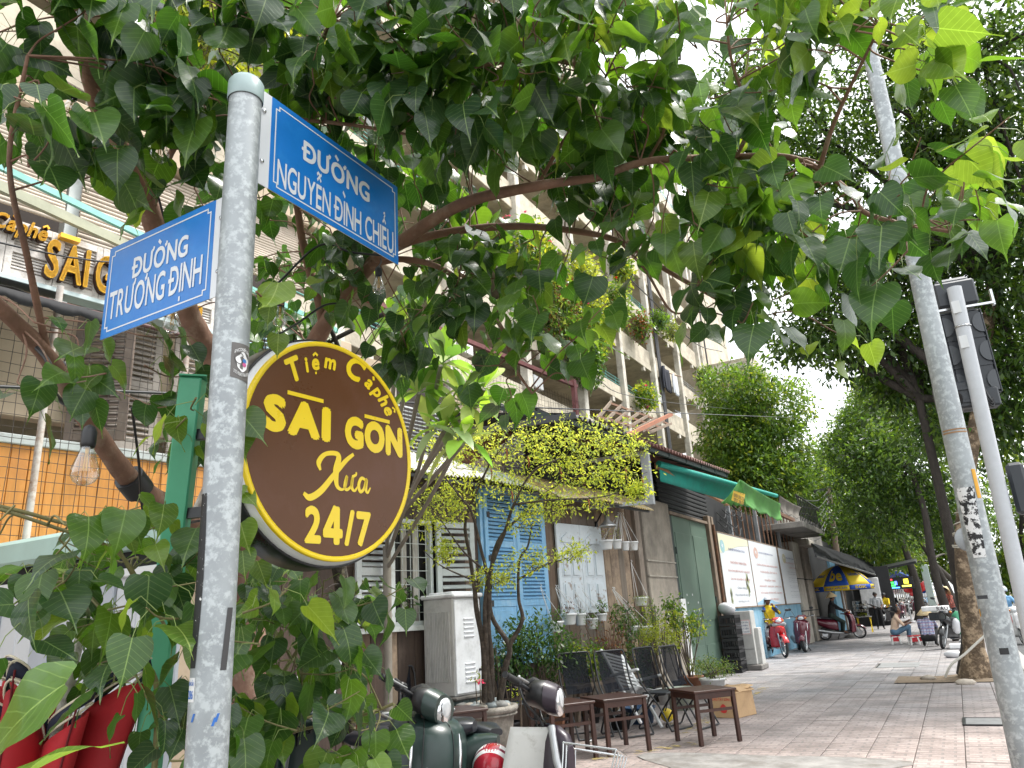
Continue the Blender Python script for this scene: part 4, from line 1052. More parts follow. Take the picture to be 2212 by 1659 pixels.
lob=[lobe(2010,730,14.5,1.7,1.15,1.6),lobe(1830,710,14,1.2,.9,.8),lobe(1790,600,14.5,1.1,.8,.5),lobe(1930,560,14.5,1.3,1.2,.8),lobe(2110,560,13.5,1.5,1.4,1.4),lobe(2160,330,13,1.5,1.5,1.4),lobe(2010,300,13.5,1.5,1.4,1.2),lobe(2120,120,12.5,1.5,1.4,1.2),lobe(1930,90,13.5,1.2,1.2,.7),lobe(1790,300,14.5,1.3,1.3,.9),lobe(1700,420,14.5,1.2,1.1,.7),lobe(1600,180,15.5,.9,1.0,.45),lobe(2200,780,13,1.0,1.2,1),lobe(2140,900,13.5,1.1,.9,1),lobe(1950,830,14.5,.9,.5,.5),lobe(1740,735,14.5,.9,.4,.35),lobe(1560,340,15.5,1.1,1.0,.7),lobe(1650,270,15,1.0,1.0,.6),lobe(1640,540,14.5,1.0,.7,.6),lobe(1480,290,16,.8,.8,.35),lobe(2250,520,12.5,1.2,1.4,1),lobe(2020,900,16,1.5,.9,1)]
t=thing('kerb_tree','tall kerbside tree with a mottled peeling trunk and a dark broad crown','tree',tuple(TB))
s1=bez([TB+Vector((0,0,-.1)),at(2096,1330,12.5),at(2080,1180,12.6),at(2092,1020,12.7),at(2120,830,12.9),at(2145,600,13.2)],6)
rr=[lerp(.18,.12,min(1,i/14))*(1+.75*max(0,1-i/3.0))for i in range(len(s1))];rr=[lerp(r,.10,max(0,(i-14)/16))for i,r in enumerate(rr)]
m=MB();m.tube(s1,rr,14);trunk=m.build('trunk',BARKM,t)
s2=bez([TB+Vector((-.18,.3,.0)),at(2092,1368,12.8),at(2068,1240,13),at(2050,1150,13.2),at(2026,1040,13.5),at(1985,860,13.8)],6)
m=MB();m.tube(s2,[lerp(.125,.07,i/(len(s2)-1))for i in range(len(s2))],12);sd=m.build('second_trunk',BARKD,t)
m=MB();limb_set(m,s1[-1],[Vector(l[0])for l in lob[4:13]],.11,.03);limb_set(m,s2[-1],[Vector(l[0])for l in lob[:4]]+[Vector(l[0])for l in lob[13:16]],.09,.03)
limb_set(m,s1[-8],[Vector(lob[12][0]),Vector(lob[16][0])],.1,.03)
for l in lob:
 c=Vector(l[0]);limb_set(m,c,[c+Vector((rng.gauss(0,.6)*l[1][0],rng.gauss(0,.6)*l[1][1],rng.gauss(.1,.5)*l[1][2]))for _ in range(5)],.035,.012,5)
m.build('branches',BARKD,t)
for mt,nn in((T1,31000),(T3,19000),(T2,12000)):
 o=leaf_cloud('crown',lob,nn,.17,.066,mt,t,.5,.15);o['kind']='stuff'
m=MB()
for k,py in enumerate((1078,1092,1120,1142,1160,1175,1190)):
 q=min(s1,key=lambda p:abs(pix(p)[1]-py));
 r0=.15;m.tube([q+Vector((math.cos(a)*r0,math.sin(a)*r0,.03*math.sin(a+k)))for a in[2*PI*i/18 for i in range(19)]],.012,5)
m.build('rope_turn',pm('rope_pale',(.6,.56,.48),.8),t)
PVC=pm('pvc_white',(.68,.66,.6),.4,var=.08)
a,b=onz(2020,1462,.0),at(2140,1375,14.3)
tag(MB().tube(bez([at(2042,1462,12.2),at(2055,1436,12.1),at(2085,1412,12.0),at(2128,1372,11.9)],6),.02,8).build('white_hose',PVC),'white plastic pipe leaning from the tree pit up across the mottled trunk','pipe')
tree('street_tree','dark slim street tree behind the vendors with a leaning trunk',Vector((-.2,27.5,0)),at(1955,1020,26),.15,[lobe(1900,1010,25,2.2,1.5,1.2),lobe(1870,950,26,1.5,1.3,1),lobe(1985,990,24,1.8,1.6,1),lobe(1930,1110,25,2.0,1.1,1),lobe(1870,1120,27,1.6,1.0,.7),lobe(2040,1090,24,1.4,1.2,.7),lobe(1930,890,26,1.6,1.3,.9)],26000,.19,.075,((T1,3),(T3,3),(T2,2)),BARKD,'trees along the kerb',.4,bez([(-.2,27.5,0),at(2034,1290,22.6),at(2012,1200,22.7),at(1996,1100,23),at(1965,1010,23.6)],5))
tree('street_tree','bushy bright green tree rising beyond the end of the apartment block',Vector((-7.2,40,0)),at(1640,1080,40),.3,[lobe(1590,850,40,2.1,1.6,1),lobe(1660,880,40,2.3,1.9,1.2),lobe(1590,950,39,2.0,2.0,1.1),lobe(1665,980,39,2.2,1.9,1.3),lobe(1640,1040,38,2.6,1.6,1.2),lobe(1580,1010,40,1.6,1.6,.8),lobe(1740,1050,40,2.0,1.4,.9)],30000,.30,.12,((T2,4),(T3,3),(T4,1.2)),BARKD,'trees along the kerb',.5)
tree('street_tree','middle tree with yellowish young leaves behind the wooden cable pole',Vector((-2.0,50,0)),at(1950,1170,46),.3,[lobe(1905,850,46,1.8,1.6,1),lobe(1880,915,46,2.0,1.6,1),lobe(1838,985,46,2.0,1.8,1),lobe(1850,1020,45,2.6,2.2,1),lobe(1790,1100,45,2.6,2.0,1),lobe(1860,1140,45,2.4,1.8,1),lobe(1920,1180,46,2.0,1.6,.8)],26000,.34,.14,((T4,2),(T2,3),(T3,3)),BARKD,'trees along the kerb',.5)
tree('street_tree','low dark tree over the black awning far up the street',Vector((-6,62,0)),at(1800,1180,60),.3,[lobe(1800,1150,60,3.0,2.0,1),lobe(1860,1190,60,2.6,1.8,1),lobe(1740,1110,58,3.0,2.0,1),lobe(1900,1170,62,2.2,1.6,1),lobe(1690,1060,58,2.6,2.4,.8)],16000,.4,.17,((T3,3),(T2,2)),BARKD,'trees along the kerb',.5)
tree('street_tree','hazy pale green tree at the far end of the pavement',Vector((1.5,95,0)),at(2010,1210,92),.4,[lobe(1950,1215,90,3.4,2.4,1),lobe(2010,1205,92,3.4,2.8,1),lobe(2060,1200,90,3.0,2.6,1),lobe(1920,1240,95,2.6,1.6,.8),lobe(2000,1160,92,3,2.4,.8)],12000,.55,.25,((T4,2),(T2,3)),BARKD,'trees along the kerb',.5)
tree('street_tree','tree across the road with its crown filling the gap right of the poles',Vector((13,40,0)),at(2250,1000,42),.4,[lobe(2190,1120,42,2.4,2.6,1),lobe(2230,1000,42,2.6,2.8,1),lobe(2170,1230,44,2.0,1.4,.8),lobe(2210,1240,42,1.8,1.2,.8),lobe(2280,1150,42,2.6,2.4,1)],12000,.36,.15,((T2,3),(T4,1)),BARKD,'trees along the kerb',.5)
tree('street_tree','slim dark trunk behind the woman in red check, its small crown merging overhead',Vector((.1,33,0)),at(1955,1120,32),.14,[lobe(1990,1090,31,1.6,1.1,1),lobe(1930,1060,32,1.6,1.1,1),lobe(2060,1130,30,1.3,1.0,.8)],7000,.22,.09,((T1,2),(T3,3)),BARKD,'trees along the kerb',.5)
# ====== the cafe's left side and its roof terrace behind wire netting
CREAM=pm('cream_render',(.50,.40,.29),.85,var=.12,scale=2,stain=(.32,.25,.18),stain_amt=.36,stain_scale=1.2)
ORNG=pm('orange_boards',(.62,.27,.06),.6,var=.14,scale=3,grain=(6,6,.6),stain=(.5,.2,.05),stain_amt=.35)
SHUTB=pm('shutter_weathered_brown',(.17,.13,.105),.75,var=.25,scale=4,stain=(.3,.26,.22),stain_amt=.36,stain_scale=5)
SHUTP=pm('shutter_weathered_pale',(.42,.37,.33),.75,var=.2,scale=4,stain=(.22,.18,.15),stain_amt=.36,stain_scale=5)
up=thing('cafe_terrace','cream cafe terrace storey with orange boarding, brown louvred shutters and wire netting','building',tuple(fa(-9.5,0,2.5)))
def fpx2(px,py,off):return fpx(px,py,off)
uL=-15.5
m=MB();fbox(m,uL,-6.9,3.3,4.35,-.35,-.2);m.build('cream_wall',CREAM,up)
m=MB();fbox(m,uL,-8.4,-.2,2.6,-.4,-.2);m.build('lower_wall',CREAM,up)
_,zo1=fpx(0,930,-.05);_,zo1b=fpx(400,1000,-.05);
k=0;u=uL
while u<-7.6:
 m=MB();fbox(m,u,u+.135,2.1,3.02,-.12,-.05+.004*(k%2),.004);m.build('board',ORNG,up);u+=.14;k+=1
m=MB();fbox(m,uL,-7.6,3.02,3.10,-.14,-.02,.006);m.build('board_cap',W4,up)
for(px0,px1,mat,yaw,lab)in((158,205,SHUTB,40,'dark brown weathered shutter swung half open'),(240,345,SHUTP,0,'pale weathered louvred shutter'),(372,440,SHUTP,8,None)):
 u0,_=fpx(px0,800,-.15);u1,_=fpx(px1,800,-.15)
 louvre_leaf('shutter',u0,u1 if yaw<30 else u0+.5,3.12,4.42,-.15,mat,[3.75],up,R(yaw),.05,label=lab)
uS0=-14.6;uS1,_=fpx(470,690,.25)
_,zs0=fpx(150,630,.25);_,zs1=fpx(150,548,.25)
zs0,zs1=fpx(100,615,.25)[1],fpx(100,492,.25)[1]
FASC=pm('fascia_weathered_white',(.66,.62,.58),.85,var=.25,scale=4,grain=(1,1,5),stain=(.33,.30,.27),stain_amt=.40,stain_scale=7,bump=.3)
fas=thing('cafe_fascia','weathered louvred sign fascia with raised yellow letters above the cafe entrance','sign',tuple(fa((uS0+uS1)/2,.25,zs0)))
m=MB();fbox(m,uS0,uS1,zs0,zs1,.12,.17);m.build('fascia_back',DARKW,fas)
nP=15;wP=(uS1-uS0)/nP
for i in range(nP):
 a,b=uS0+i*wP,uS0+(i+1)*wP
 m=MB();fbox(m,a,a+.055,zs0,zs1,.17,.225,.004);m.build('stile',FASC,fas)
 m=MB();fbox(m,b-.055,b-.003,zs0,zs1,.17,.222,.004);m.build('stile',FASC,fas)
 for za,zb in((zs0,zs0+.07),(zs1-.06,zs1),((zs0+zs1)/2-.03,(zs0+zs1)/2+.03)):m=MB();fbox(m,a+.055,b-.055,za,zb,.17,.22);m.build('rail',FASC,fas)
 n=14
 for j in range(n):
  zc=lerp(zs0+.07,zs1-.06,(j+.5)/n)
  if abs(zc-(zs0+zs1)/2)<.035:continue
  m=MB();m.box(fa((a+b)/2,.19,zc),(b-a-.11,.046,.008),FROT@Matrix.Rotation(R(58),3,'X'));m.build('slat',FASC,fas)
m=MB();fbox(m,uS0,uS1+.3,zs0-.045,zs0-.003,.1,.26,.004);m.build('ledge',pm('ledge_mint',(.5,.6,.6),.5,var=.1),fas)
YLET=pm('letter_yellow',(.92,.50,.015),.45,var=.06,scale=8)
LSIDE=pm('letter_side_brown',(.05,.02,.012),.6)
def raised(s,px0,px1,z0,z1,par,shear=0.0,bold=.02,tilt=0.0):
 u0=fpx(px0,560,.3)[0];u1=fpx(px1,560,.3)[0]
 tm=fit(text_mb(s,1,bold,shear,1,.5),u1-u0,z1-z0)
 back=MB();back.add(tm.v,tm.f);
 for b_,d0,d1,mt,nm in((tm,.285,.30,YLET,'letters'),(back,.225,.284,LSIDE,'letter_sides')):
  vs=[]
  for v in b_.v:
   o=d1 if v[2]>0 else d0
   vs.append(fa((u0+u1)/2+v[0],o,(z0+z1)/2+v[1]+v[0]*tilt))
  b_.v=[tuple(v)for v in vs];b_.build(nm,mt,par)
H_=zs1-zs0
raised('SAI',100,196,zs0+.10*H_,zs0+.80*H_,fas)
raised('GON',212,330,zs0+.10*H_,zs0+.80*H_,fas)
m=MB();ua,ub=fpx(130,520,.3)[0],fpx(172,535,.3)[0];fbox(m,ua,ub,zs0+.88*H_,zs0+.96*H_,.23,.3);m.build('letter_bar',YLET,fas)
m=MB();ua,ub=fpx(258,560,.3)[0],fpx(300,575,.3)[0];fbox(m,ua,ub,zs0+.88*H_,zs0+.96*H_,.23,.3);m.build('letter_bar',YLET,fas)
raised('Càphê',-30,99,zs0+.62*H_,zs0+1.02*H_,fas,.25,.02)
raised('Xưa',372,446,zs0-.0*H_,zs0+.55*H_,fas,.25,.02)
t=thing('dark_awning','black scalloped canvas awning under the raised yellow letters','awning',tuple(fa(-13,.5,zs0-.1)))
m=MB();uD=fpx(98,610,.5)[0]
def daw(s,q):
 uu=lerp(-15.4,uD+.25,s);return fa(uu,lerp(.1,1.1,q),zs0-.07-.42*q+.02*math.sin(uu*9)*q)
m.grid(daw,24,4)
def dsc(s,q):
 uu=lerp(-15.4,uD+.25,s);return fa(uu,1.1,zs0-.49-.10*q*(.6+.4*abs(math.sin(uu*12))))
m.grid(dsc,90,1);m.build('canvas',pm('awning_black',(.02,.02,.022),.8,var=.3),t,.004)
m=MB();fbox(m,uL,-6.4,6.6,6.9,-1.6,-.6,.02);fbox(m,uL,-6.4,5.0,5.15,-2.0,-.7,.01);m.build('gallery_beam',CREAM,up)
BAMB=pm('bamboo_blind',(.60,.52,.44),.8,var=.15,scale=8,grain=(1,1,14),stain=(.44,.36,.28),stain_amt=.4)
for k in range(5):
 a=-14.9+k*1.65;z0=6.2-.25*(k%2)-.1*k*.2
 m=MB()
 n=26
 for j in range(n):
  zz=lerp(5.35+.18*((k*2)%3),6.6,j/n);m.cyl(fa(a,-.75+.02*math.sin(j*.4),zz),fa(a+1.5,-.75+.02*math.sin(j*.4+1),zz),.022,5)
 b_=m.build('bamboo_blind',BAMB,up);b_['kind']='stuff'
for k in range(6):m=MB();uu=-14.95+k*1.65;fbox(m,uu-.06,uu+.06,4.3,6.9,-.95,-.8);m.build('gallery_post',W4,up)
m=MB();fbox(m,uL,-6.4,4.5,7.0,-2.6,-2.5);m.build('dark_room',pm('dark_room',(.05,.04,.035),.9),up)
m=MB();m.bar(fa(-15,.25,5.9),fa(-7.2,.0,4.9),.04,.06);m.build('teal_rail',pm('rail_teal',(.22,.50,.45),.5),up)
m=MB();m.bar(fa(-15,.30,5.65),fa(-7.2,.05,4.72),.05,.09);m.build('olive_rail',pm('rail_olive',(.36,.37,.27),.6),up)
m=MB()
for k in range(4):m.cyl(fa(-12.5,-.3-.1*k,4.55+.1*k),fa(-6.6,-.3-.1*k,4.5+.1*k),.016,6)
m.build('blue_rail',pm('rail_blue',(.3,.45,.55),.5),up)
NETM=pm('netting_wire',(.06,.05,.045),.6,var=.3)
def net(u0,u1,z0,z1,off,parent,du=.085,sag=.012,r=.0028):
 m=MB();n=int((u1-u0)/du)
 for i in range(n+1):
  uu=u0+i*du;m.tube([fa(uu+sag*math.sin(i*3.1+q*1.7),off+sag*math.sin(i+q),lerp(z0,z1,q/5))for q in range(6)],r,3,False)
 n=int((z1-z0)/du)
 for i in range(n+1):
  zz=z0+i*du;m.tube([fa(lerp(u0,u1,q/12),off+sag*math.sin(i*2+q),zz+sag*math.sin(q*2.1+i))for q in range(13)],r,3,False)
 o=m.build('netting',NETM,parent);o['kind']='stuff'
fence=thing('netting_fence','black wire netting on slim white pipe posts in front of the orange boarding','fence',tuple(fa(-9.6,.35,2.5)))
NT=fpx(150,662,.35)[1]
net(-14,-7.2,2.05,NT,.35,fence)
PIPW=pm('pipe_rusty_white',(.5,.46,.42),.6,var=.15,stain=(.25,.13,.07),stain_amt=.42,stain_scale=8)
for px in(98,395):
 uu=fpx(px,850,.36)[0];m=MB();m.cyl(fa(uu,.37,1.9),fa(uu,.37,NT+.15),.028,8);m.build('post',PIPW,fence)
m=MB();m.tube([fa(-14,.36,NT),fa(-7.2,.36,NT)],.02,6);m.build('top_rail',pm('rail_maroon',(.09,.04,.04),.6),fence)
f2=thing('netting_fence','wire netting with a maroon post above the corrugated awning','fence',tuple(fa(-3,-.2,4.2)))
ZN=fpx(1060,810,-.3)[1]
net(-5.9,-1.4,3.45,ZN+.1,-.3,f2)
MARO=pm('post_maroon',(.16,.05,.05),.6,var=.2)
up_,zp0=fpx(1262,1040,-.3)
m=MB();m.box(fa(up_,-.34,(3.3+ZN+.45)/2),(.08,.08,ZN+.45-3.3),FROT);m.build('post',MARO,f2)
m=MB();m.bar(fa(-6.5,-.34,ZN+.55),fa(up_+.1,-.34,ZN+.05+.3),.06,.07);m.build('top_rail',MARO,f2)
ter=thing('terrace_wall','cream and grey louvred terrace wall behind the netting over the awning','wall',tuple(fa(-3,-.9,4)))
m=MB();fbox(m,-6.8,-.4,3.3,3.6,-1.2,-.9);m.build('wall_base',CREAM,ter)
LGREY=pm('louvre_grey',(.34,.36,.36),.6,var=.15,stain=(.24,.2,.16),stain_amt=.35)
for k in range(5):
 a=-6.6+k*1.25;mt=(CREAM,LGREY,CREAM,LGREY,LGREY)[k]
 if mt is CREAM:
  m=MB();fbox(m,a,a+1.2,3.6,4.1,-1.1,-1.0);m.build('panel',mt,ter)
  m=MB();fbox(m,a,a+1.2,4.62,5.15,-1.1,-1.0);m.build('panel',mt,ter)
 for j in range(16):
  z=3.66+j*.06
  if mt is LGREY:
   m=MB();m.box(fa(a+.6,-1.05,z),(1.15,.06,.012),FROT@Matrix.Rotation(R(40),3,'X'));m.build('slat',mt,ter)
 m=MB();fbox(m,a-.05,a+.02,3.3,5.1,-1.08,-.98);m.build('post',PIPW,ter)
m=MB();fbox(m,-6.8,-.4,3.4,5.3,-1.8,-1.7);m.build('dark_room',MATS['dark_room'],ter)
m=MB();m.bar(fa(-4.75,-.5,3.55),fa(-3.3,-.5,4.35),.1,.22);m.build('slanted_board',pm('board_terracotta',(.30,.13,.08),.8,var=.2,scale=5,grain=(6,1,1)),ter)
def tuft(name,label,c,rad,n,L,W,mats,cat='plant',flowers=None,group=None):
 t=thing(name,label,cat,tuple(c),0,group)
 for mt,sh in mats:
  o=leaf_cloud('foliage',[(tuple(c),rad,1)],int(n*sh),L,W,mt,t,.3,.25);o['kind']='stuff'
 m=MB();c=Vector(c);b=c-Vector((0,0,rad[2]))
 for k in range(7):m.tube(bez([b,b.lerp(c,.6)+Vector((rng.gauss(0,.3)*rad[0],rng.gauss(0,.3)*rad[1],0)),c+Vector((rng.gauss(0,.5)*rad[0],rng.gauss(0,.5)*rad[1],rng.uniform(0,.8)*rad[2]))],3),.012,4)
 m.build('stems',TWIG,t)
 if flowers:
  m=MB()
  for k in range(flowers[1]):
   p=c+Vector((rng.uniform(-1,1)*rad[0],rng.uniform(-1,1)*rad[1],rng.uniform(-1,1)*rad[2]))
   for q in range(3):one_leaf(m,p,flowers[2],flowers[2]*.8)
  m.build('flowers',flowers[0],t)
 return t
PINK=leafmat('petal_pink',(.5,.05,.2),(.6,.1,.3),.3);REDP=leafmat('petal_red',(.45,.03,.04),(.6,.08,.05),.3)
yA=AX+.7
for(px,py,rx,rz,nn,mats,lab,fl)in((1165,560,1.6,1.3,1500,((LF_LIME,.5),(LF_MID,.5)),'pale flowering creeper spilling over the apartment gallery behind the long branch',(PINK,14,.16)),(1270,620,1.4,1.4,1500,((LF_LIME,.5),(LF_PALE,.5)),'light green creeper with scattered flowers on the apartment gallery',(PINK,16,.16)),(1210,660,1.6,1.5,1700,((LF_MID,.6),(LF_DRY,.2),(LF_PALE,.2)),'tangle of half-dry creeper on the lower apartment galleries',None),(1280,705,1.2,1.1,1500,((LF_MID,.6),(LF_LIME,.4)),'bright hanging creeper over the maroon netting rail',(REDP,8,.16)),(1265,770,1.0,1.0,1600,((LF_MID,.5),(LF_DARK,.5)),'dark green creeper clump behind the maroon post',None),(1335,655,.8,1.0,800,((LF_MID,.5),(LF_PALE,.5)),'bushy balcony plant beside the apartment column',(REDP,6,.16)),(1385,705,.5,.7,400,((LF_MID,.6),(LF_DRY,.4)),'thin trailing plant on the apartment column',None),(1345,580,.7,.9,600,((LF_LIME,.6),(LF_MID,.4)),'yellow-green palm-like plant on an upper gallery',None),(1425,690,.4,.45,300,((LF_MID,1),),'spiky plant in a blue pot on the gallery parapet',None),(1452,715,.4,.4,260,((LF_PALE,1),),'pale spiky plant on the gallery parapet next to the blue pot',None),(1525,815,.6,.6,500,((LF_MID,.7),(LF_PALE,.3)),'low plants along the gallery rail at the end of the block',None),(1395,855,.6,.6,500,((LF_MID,.6),(LF_LIME,.4)),'flowering bush above the lean-to roof',(PINK,10,.15)),(1545,960,1.0,.8,700,((LF_LIME,.5),(LF_DRY,.3),(LF_PALE,.2)),'dry grassy bush behind the red roof edge',None),(640,60,1.2,1.0,700,((LF_LIME,.5),(LF_PALE,.5)),'pale creeper high on the apartment front seen through the branches',None),(440,70,1.2,1.0,700,((LF_LIME,.5),(LF_PALE,.5)),'pale creeper at the top left of the apartment front',None)):
 p=onx(px,py,yA);rx*=1.35;rz*=1.3;nn=int(nn*1.8)
 tuft('gallery_plant',lab,p,(.5,rx,rz),nn,.26,.12,mats,'plant',fl,'plants on the apartment galleries')
p=onx(1425,702,AX+.1);t=thing('flower_pot','blue flower pot on the apartment parapet','flower pot',tuple(p));m=MB();m.lathe([(0,-.3),(.2,-.3),(.28,.25),(.25,.25),(0,.2)],p,14);m.build('pot',pm('pot_blue',(.05,.15,.45),.4),t)
t=thing('bare_rafters','collapsed lean-to of bare timber rafters above the red roof','roof frame',tuple(onx(1350,880,-7.5)))
RX=-7.6
a0,a1,b0,b1=onx(1320,868,RX),onx(1450,915,RX),onx(1290,905,RX+1.0),onx(1400,935,RX+1.0)
for k in range(8):m=MB();s=k/7;m.bar(a0.lerp(a1,s),b0.lerp(b1,s),.06,.08);m.build('rafter',TIMB,t)
for s in(.1,.5,.9):m=MB();m.bar(a0.lerp(b0,s),a1.lerp(b1,s),.05,.06);m.build('batten',RUST,t)
m=MB();m.bar(onx(1345,945,RX+1.2),onx(1450,895,RX+1.2),.1,.1);m.build('fallen_beam',pm('beam_orange',(.35,.14,.08),.8,var=.2),t)
def wire(name,label,pts,r=.012):return tag(MB().tube(bez(pts,8),r,5).build(name,BLACK),label,'cable')
wire('overhead_cable','thin pale cable sagging from the maroon post past the apartment block to the trees',[onx(1265,810,-7),onx(1450,870,-8),onx(1800,905,-6),onx(2030,915,-3)],.012)
wire('overhead_cable','black cable drooping down the apartment front from the upper gallery',[onx(1280,530,AX+.8),onx(1400,640,AX+.8),onx(1500,740,AX+.8),onx(1560,760,AX+.8)],.035)
wire('overhead_cable','black cable crossing in front of the fascia letters',[fa(-14,.7,fpx(0,557,.7)[1]),fa(fpx(150,556,.7)[0],.7,fpx(150,556,.7)[1]),fa(fpx(430,525,.7)[0],.7,fpx(430,525,.7)[1])],.008)
# ====== street sign pole, round cafe sign, green post
GALV=pm('galvanised_steel',(.34,.365,.38),.5,.3,var=.24,scale=3,stain=(.50,.535,.545),stain_amt=.46,stain_scale=30,sharp=.05,bump=.04,bscale=60)
POLE=at(445,1659,2.0);PX,PY=POLE.x,POLE.y;PR=.056
def zfor(x,y,py):
 lo,hi=-1.0,12.0
 for _ in range(60):
  mid=(lo+hi)/2
  if pix((x,y,mid))[1]>py:lo=mid
  else:hi=mid
 return lo
ZTOP=zfor(PX,PY,188)
pole=thing('street_sign_pole','galvanised steel post with a pale cap carrying two blue street name plates','sign post',(PX,PY,0))
m=MB();m.tube([(PX,PY,-.1),(PX,PY,ZTOP)],PR,40,True);m.build('pole',GALV,pole)
m=MB();m.lathe([(PR+.004,-.075),(PR+.006,-.07),(PR+.006,-.005),(PR-.004,.012),(0,.02)],(PX,PY,ZTOP+.01),40);m.build('cap',pm('cap_grey_green',(.36,.46,.46),.35,var=.06),pole)
def onpole(z0,z1,a0,a1,mat,name,poly=None,r=None,parent=pole,n=10,c=(None,None)):
 0
 cx,cy=(PX,PY)if c[0]is None else c
 r=r or PR+.0012
 base=math.atan2(-cy,-cx)
 def f(u,v):
  uu,vv=u,v
  if poly:uu,vv=poly(u,v)
  a=base+R(lerp(a0,a1,uu));return(cx+r*math.cos(a),cy+r*math.sin(a),lerp(z0,z1,vv))
 m=MB();m.grid(f,n,4);return m.build(name,mat,parent)
zz=lambda py:zfor(PX,PY,py)
PEELB=pm('torn_black_tape',(.015,.015,.016),.6,var=.3,stain=(.75,.75,.72),stain_amt=.36,stain_scale=55,sharp=.02)
onpole(zz(1440),zz(1070),-78,-40,PEELB,'torn_tape',lambda u,v:(u*(.75+.25*math.sin(v*3)),v))
onpole(zz(1448),zz(1315),22,54,pm('tape_dark_grey',(.05,.048,.05),.5,var=.2,stain=(.5,.5,.5),stain_amt=.28,stain_scale=30,sharp=.02),'tape_strip',lambda u,v:(u*.6+.4*v,v))
onpole(zz(1512),zz(1460),-76,-46,pm('sticker_white',(.72,.72,.72),.5,var=.05),'sticker')
def pole_text(s,zc,h,ac,aw,mat,parent=pole,arc=0.0,r=PR+.0025,name='lettering',bold=.01,flip=0):
 tm=fit(text_mb(s,1,bold),1,1);base=math.atan2(-PY,-PX)
 vs=[]
 for v in tm.v:
  a=base+R(ac+v[0]*aw);rk=r+v[2];vs.append((PX+rk*math.cos(a),PY+rk*math.sin(a),zc+v[1]*h-arc*(v[0]*2)**2))
 tm.v=vs;return tm.build(name,mat,parent)
INKBL=pm('ink_bright_blue',(.03,.15,.5),.5)
pole_text('CĂN CẦU',zz(1470),.016,-61,24,INKBL);pole_text('286',zz(1496),.022,-61,22,INKBL)
zc=zz(788);
st=onpole(zz(825),zz(752),2,74,pm('sticker_grey',(.13,.12,.115),.45,var=.15,scale=20),'sticker',lambda u,v:(u,v+.1*u*(0 if v>.5 else-1)))
PRW=pm('print_white',(.8,.8,.8),.5)
pole_text('РУССКИЙ ХИП',zc+.038,.014,40,56,PRW,st,.012);pole_text('ЭТОГО НЕ БЫЛО! БОРЬБА ПРОТИВ',zc-.046,.011,40,58,PRW,st,-.01)
base=math.atan2(-PY,-PX)
def pp(a,z,r=PR+.0026):q=base+R(a);return(PX+r*math.cos(q),PY+r*math.sin(q),z)
m=MB();m.add([pp(40+23*math.cos(q)*(1+.12*math.sin(5*q)),zc-.004+.03*math.sin(q)*(1+.12*math.cos(4*q)))for q in[2*PI*k/40 for k in range(40)]],[tuple(range(40))]);m.build('emblem',PRW,st)
for(dz,col,nm)in((.006,(.05,.2,.5),'print_blue'),(-.006,(.6,.12,.3),'print_pink')):
 m=MB();m.add([pp(46+8*math.cos(q),zc-.006+dz+.007*math.sin(q),PR+.0034)for q in[2*PI*k/16 for k in range(16)]],[tuple(range(16))]);m.build('emblem_patch',pm(nm,col,.5),st)
m=MB();m.tube([pp(28+14*math.cos(q),zc+.006+.018*math.sin(q),PR+.003)for q in[.4+4.6*k/14 for k in range(15)]],.0012,4);m.build('emblem_line',pm('sticker_grey',(.13,.12,.115),.45),st)
for(py,a,s)in((1545,-52,.02),(1556,6,.018),(1548,14,.012)):
 onpole(zz(py+9),zz(py-9),a,a+14,INKBL,'paint_dab',lambda u,v:(u*.5+.5*v,v))
SIGNB=pm('sign_blue_reflective',(.010,.19,.60),.35,var=.10,scale=3,stain=(.025,.25,.66),stain_amt=.36,stain_scale=5)
SIGNW=pm('sign_white',(.74,.76,.79),.4,var=.03)
def street_sign(O,X,W,H,strip_left,line1,line2,label,l1,l2):
 0
 Mx=frame_of(O,X,(0,0,1));nz=1 if Mx.to_3x3()@Vector((0,0,1))@Vector((-O[0],-O[1],0))>0 else-1
 s=.072
 m=MB();m.box((W/2,H/2,0),(W,H,.003),None,0);xform(m,Mx);p=m.build('name_plate',SIGNW,pole);p['label']=label
 x0,x1=(s,W)if strip_left else(0,W-s)
 m=MB();m.box(((x0+x1)/2,H/2,.0022),(x1-x0,H,.0012));xform(m,Mx).build('blue_sheet',SIGNB,p)
 a,b,c,d=x0+.018,x1-.018,.022,H-.022;k=.016;t_=.0055
 out=[(a+k,c),(b-k,c),(b-k,c+k),(b,c+k),(b,d-k),(b-k,d-k),(b-k,d),(a+k,d),(a+k,d-k),(a,d-k),(a,c+k),(a+k,c+k)]
 m=MB();n=len(out)
 cxm,cym=(a+b)/2,(c+d)/2
 inn=[(x-math.copysign(t_,x-cxm),y-math.copysign(t_,y-cym))for(x,y)in out]
 m.add([(x,y,.0036)for x,y in out]+[(x,y,.0036)for x,y in inn],[(i,(i+1)%n,n+(i+1)%n,n+i)for i in range(n)]);xform(m,Mx).build('border',SIGNW,p)
 bw,bh=b-a,d-c
 for(s_,(wx,hy,cx_,cy_,bd))in((line1,l1),(line2,l2)):
  tm=fit(text_mb(s_,1,bd),bw*wx,bh*hy,a+bw*cx_,c+bh*cy_);tm.v=[(v[0],v[1],.0042+v[2])for v in tm.v]
  xform(tm,Mx).build('lettering',SIGNW,p)
 xb=s/2 if strip_left else W-s/2
 for yb in(H*.24,H*.78):
  m=MB();m.lathe([(.009,0),(.009,.004),(.006,.007),(0,.008)],(xb,yb,.0015),12);xform(m,Mx).build('bolt',STEEL,p)
 return p
q=[onx(562,226,PX),onx(552,426,PX),onx(858,378,PX),onx(858,545,PX)]
z1=(q[0].z+q[2].z)/2;z0=(q[1].z+q[3].z)/2;y0=PY+.047;y1=(q[2].y+q[3].y)/2
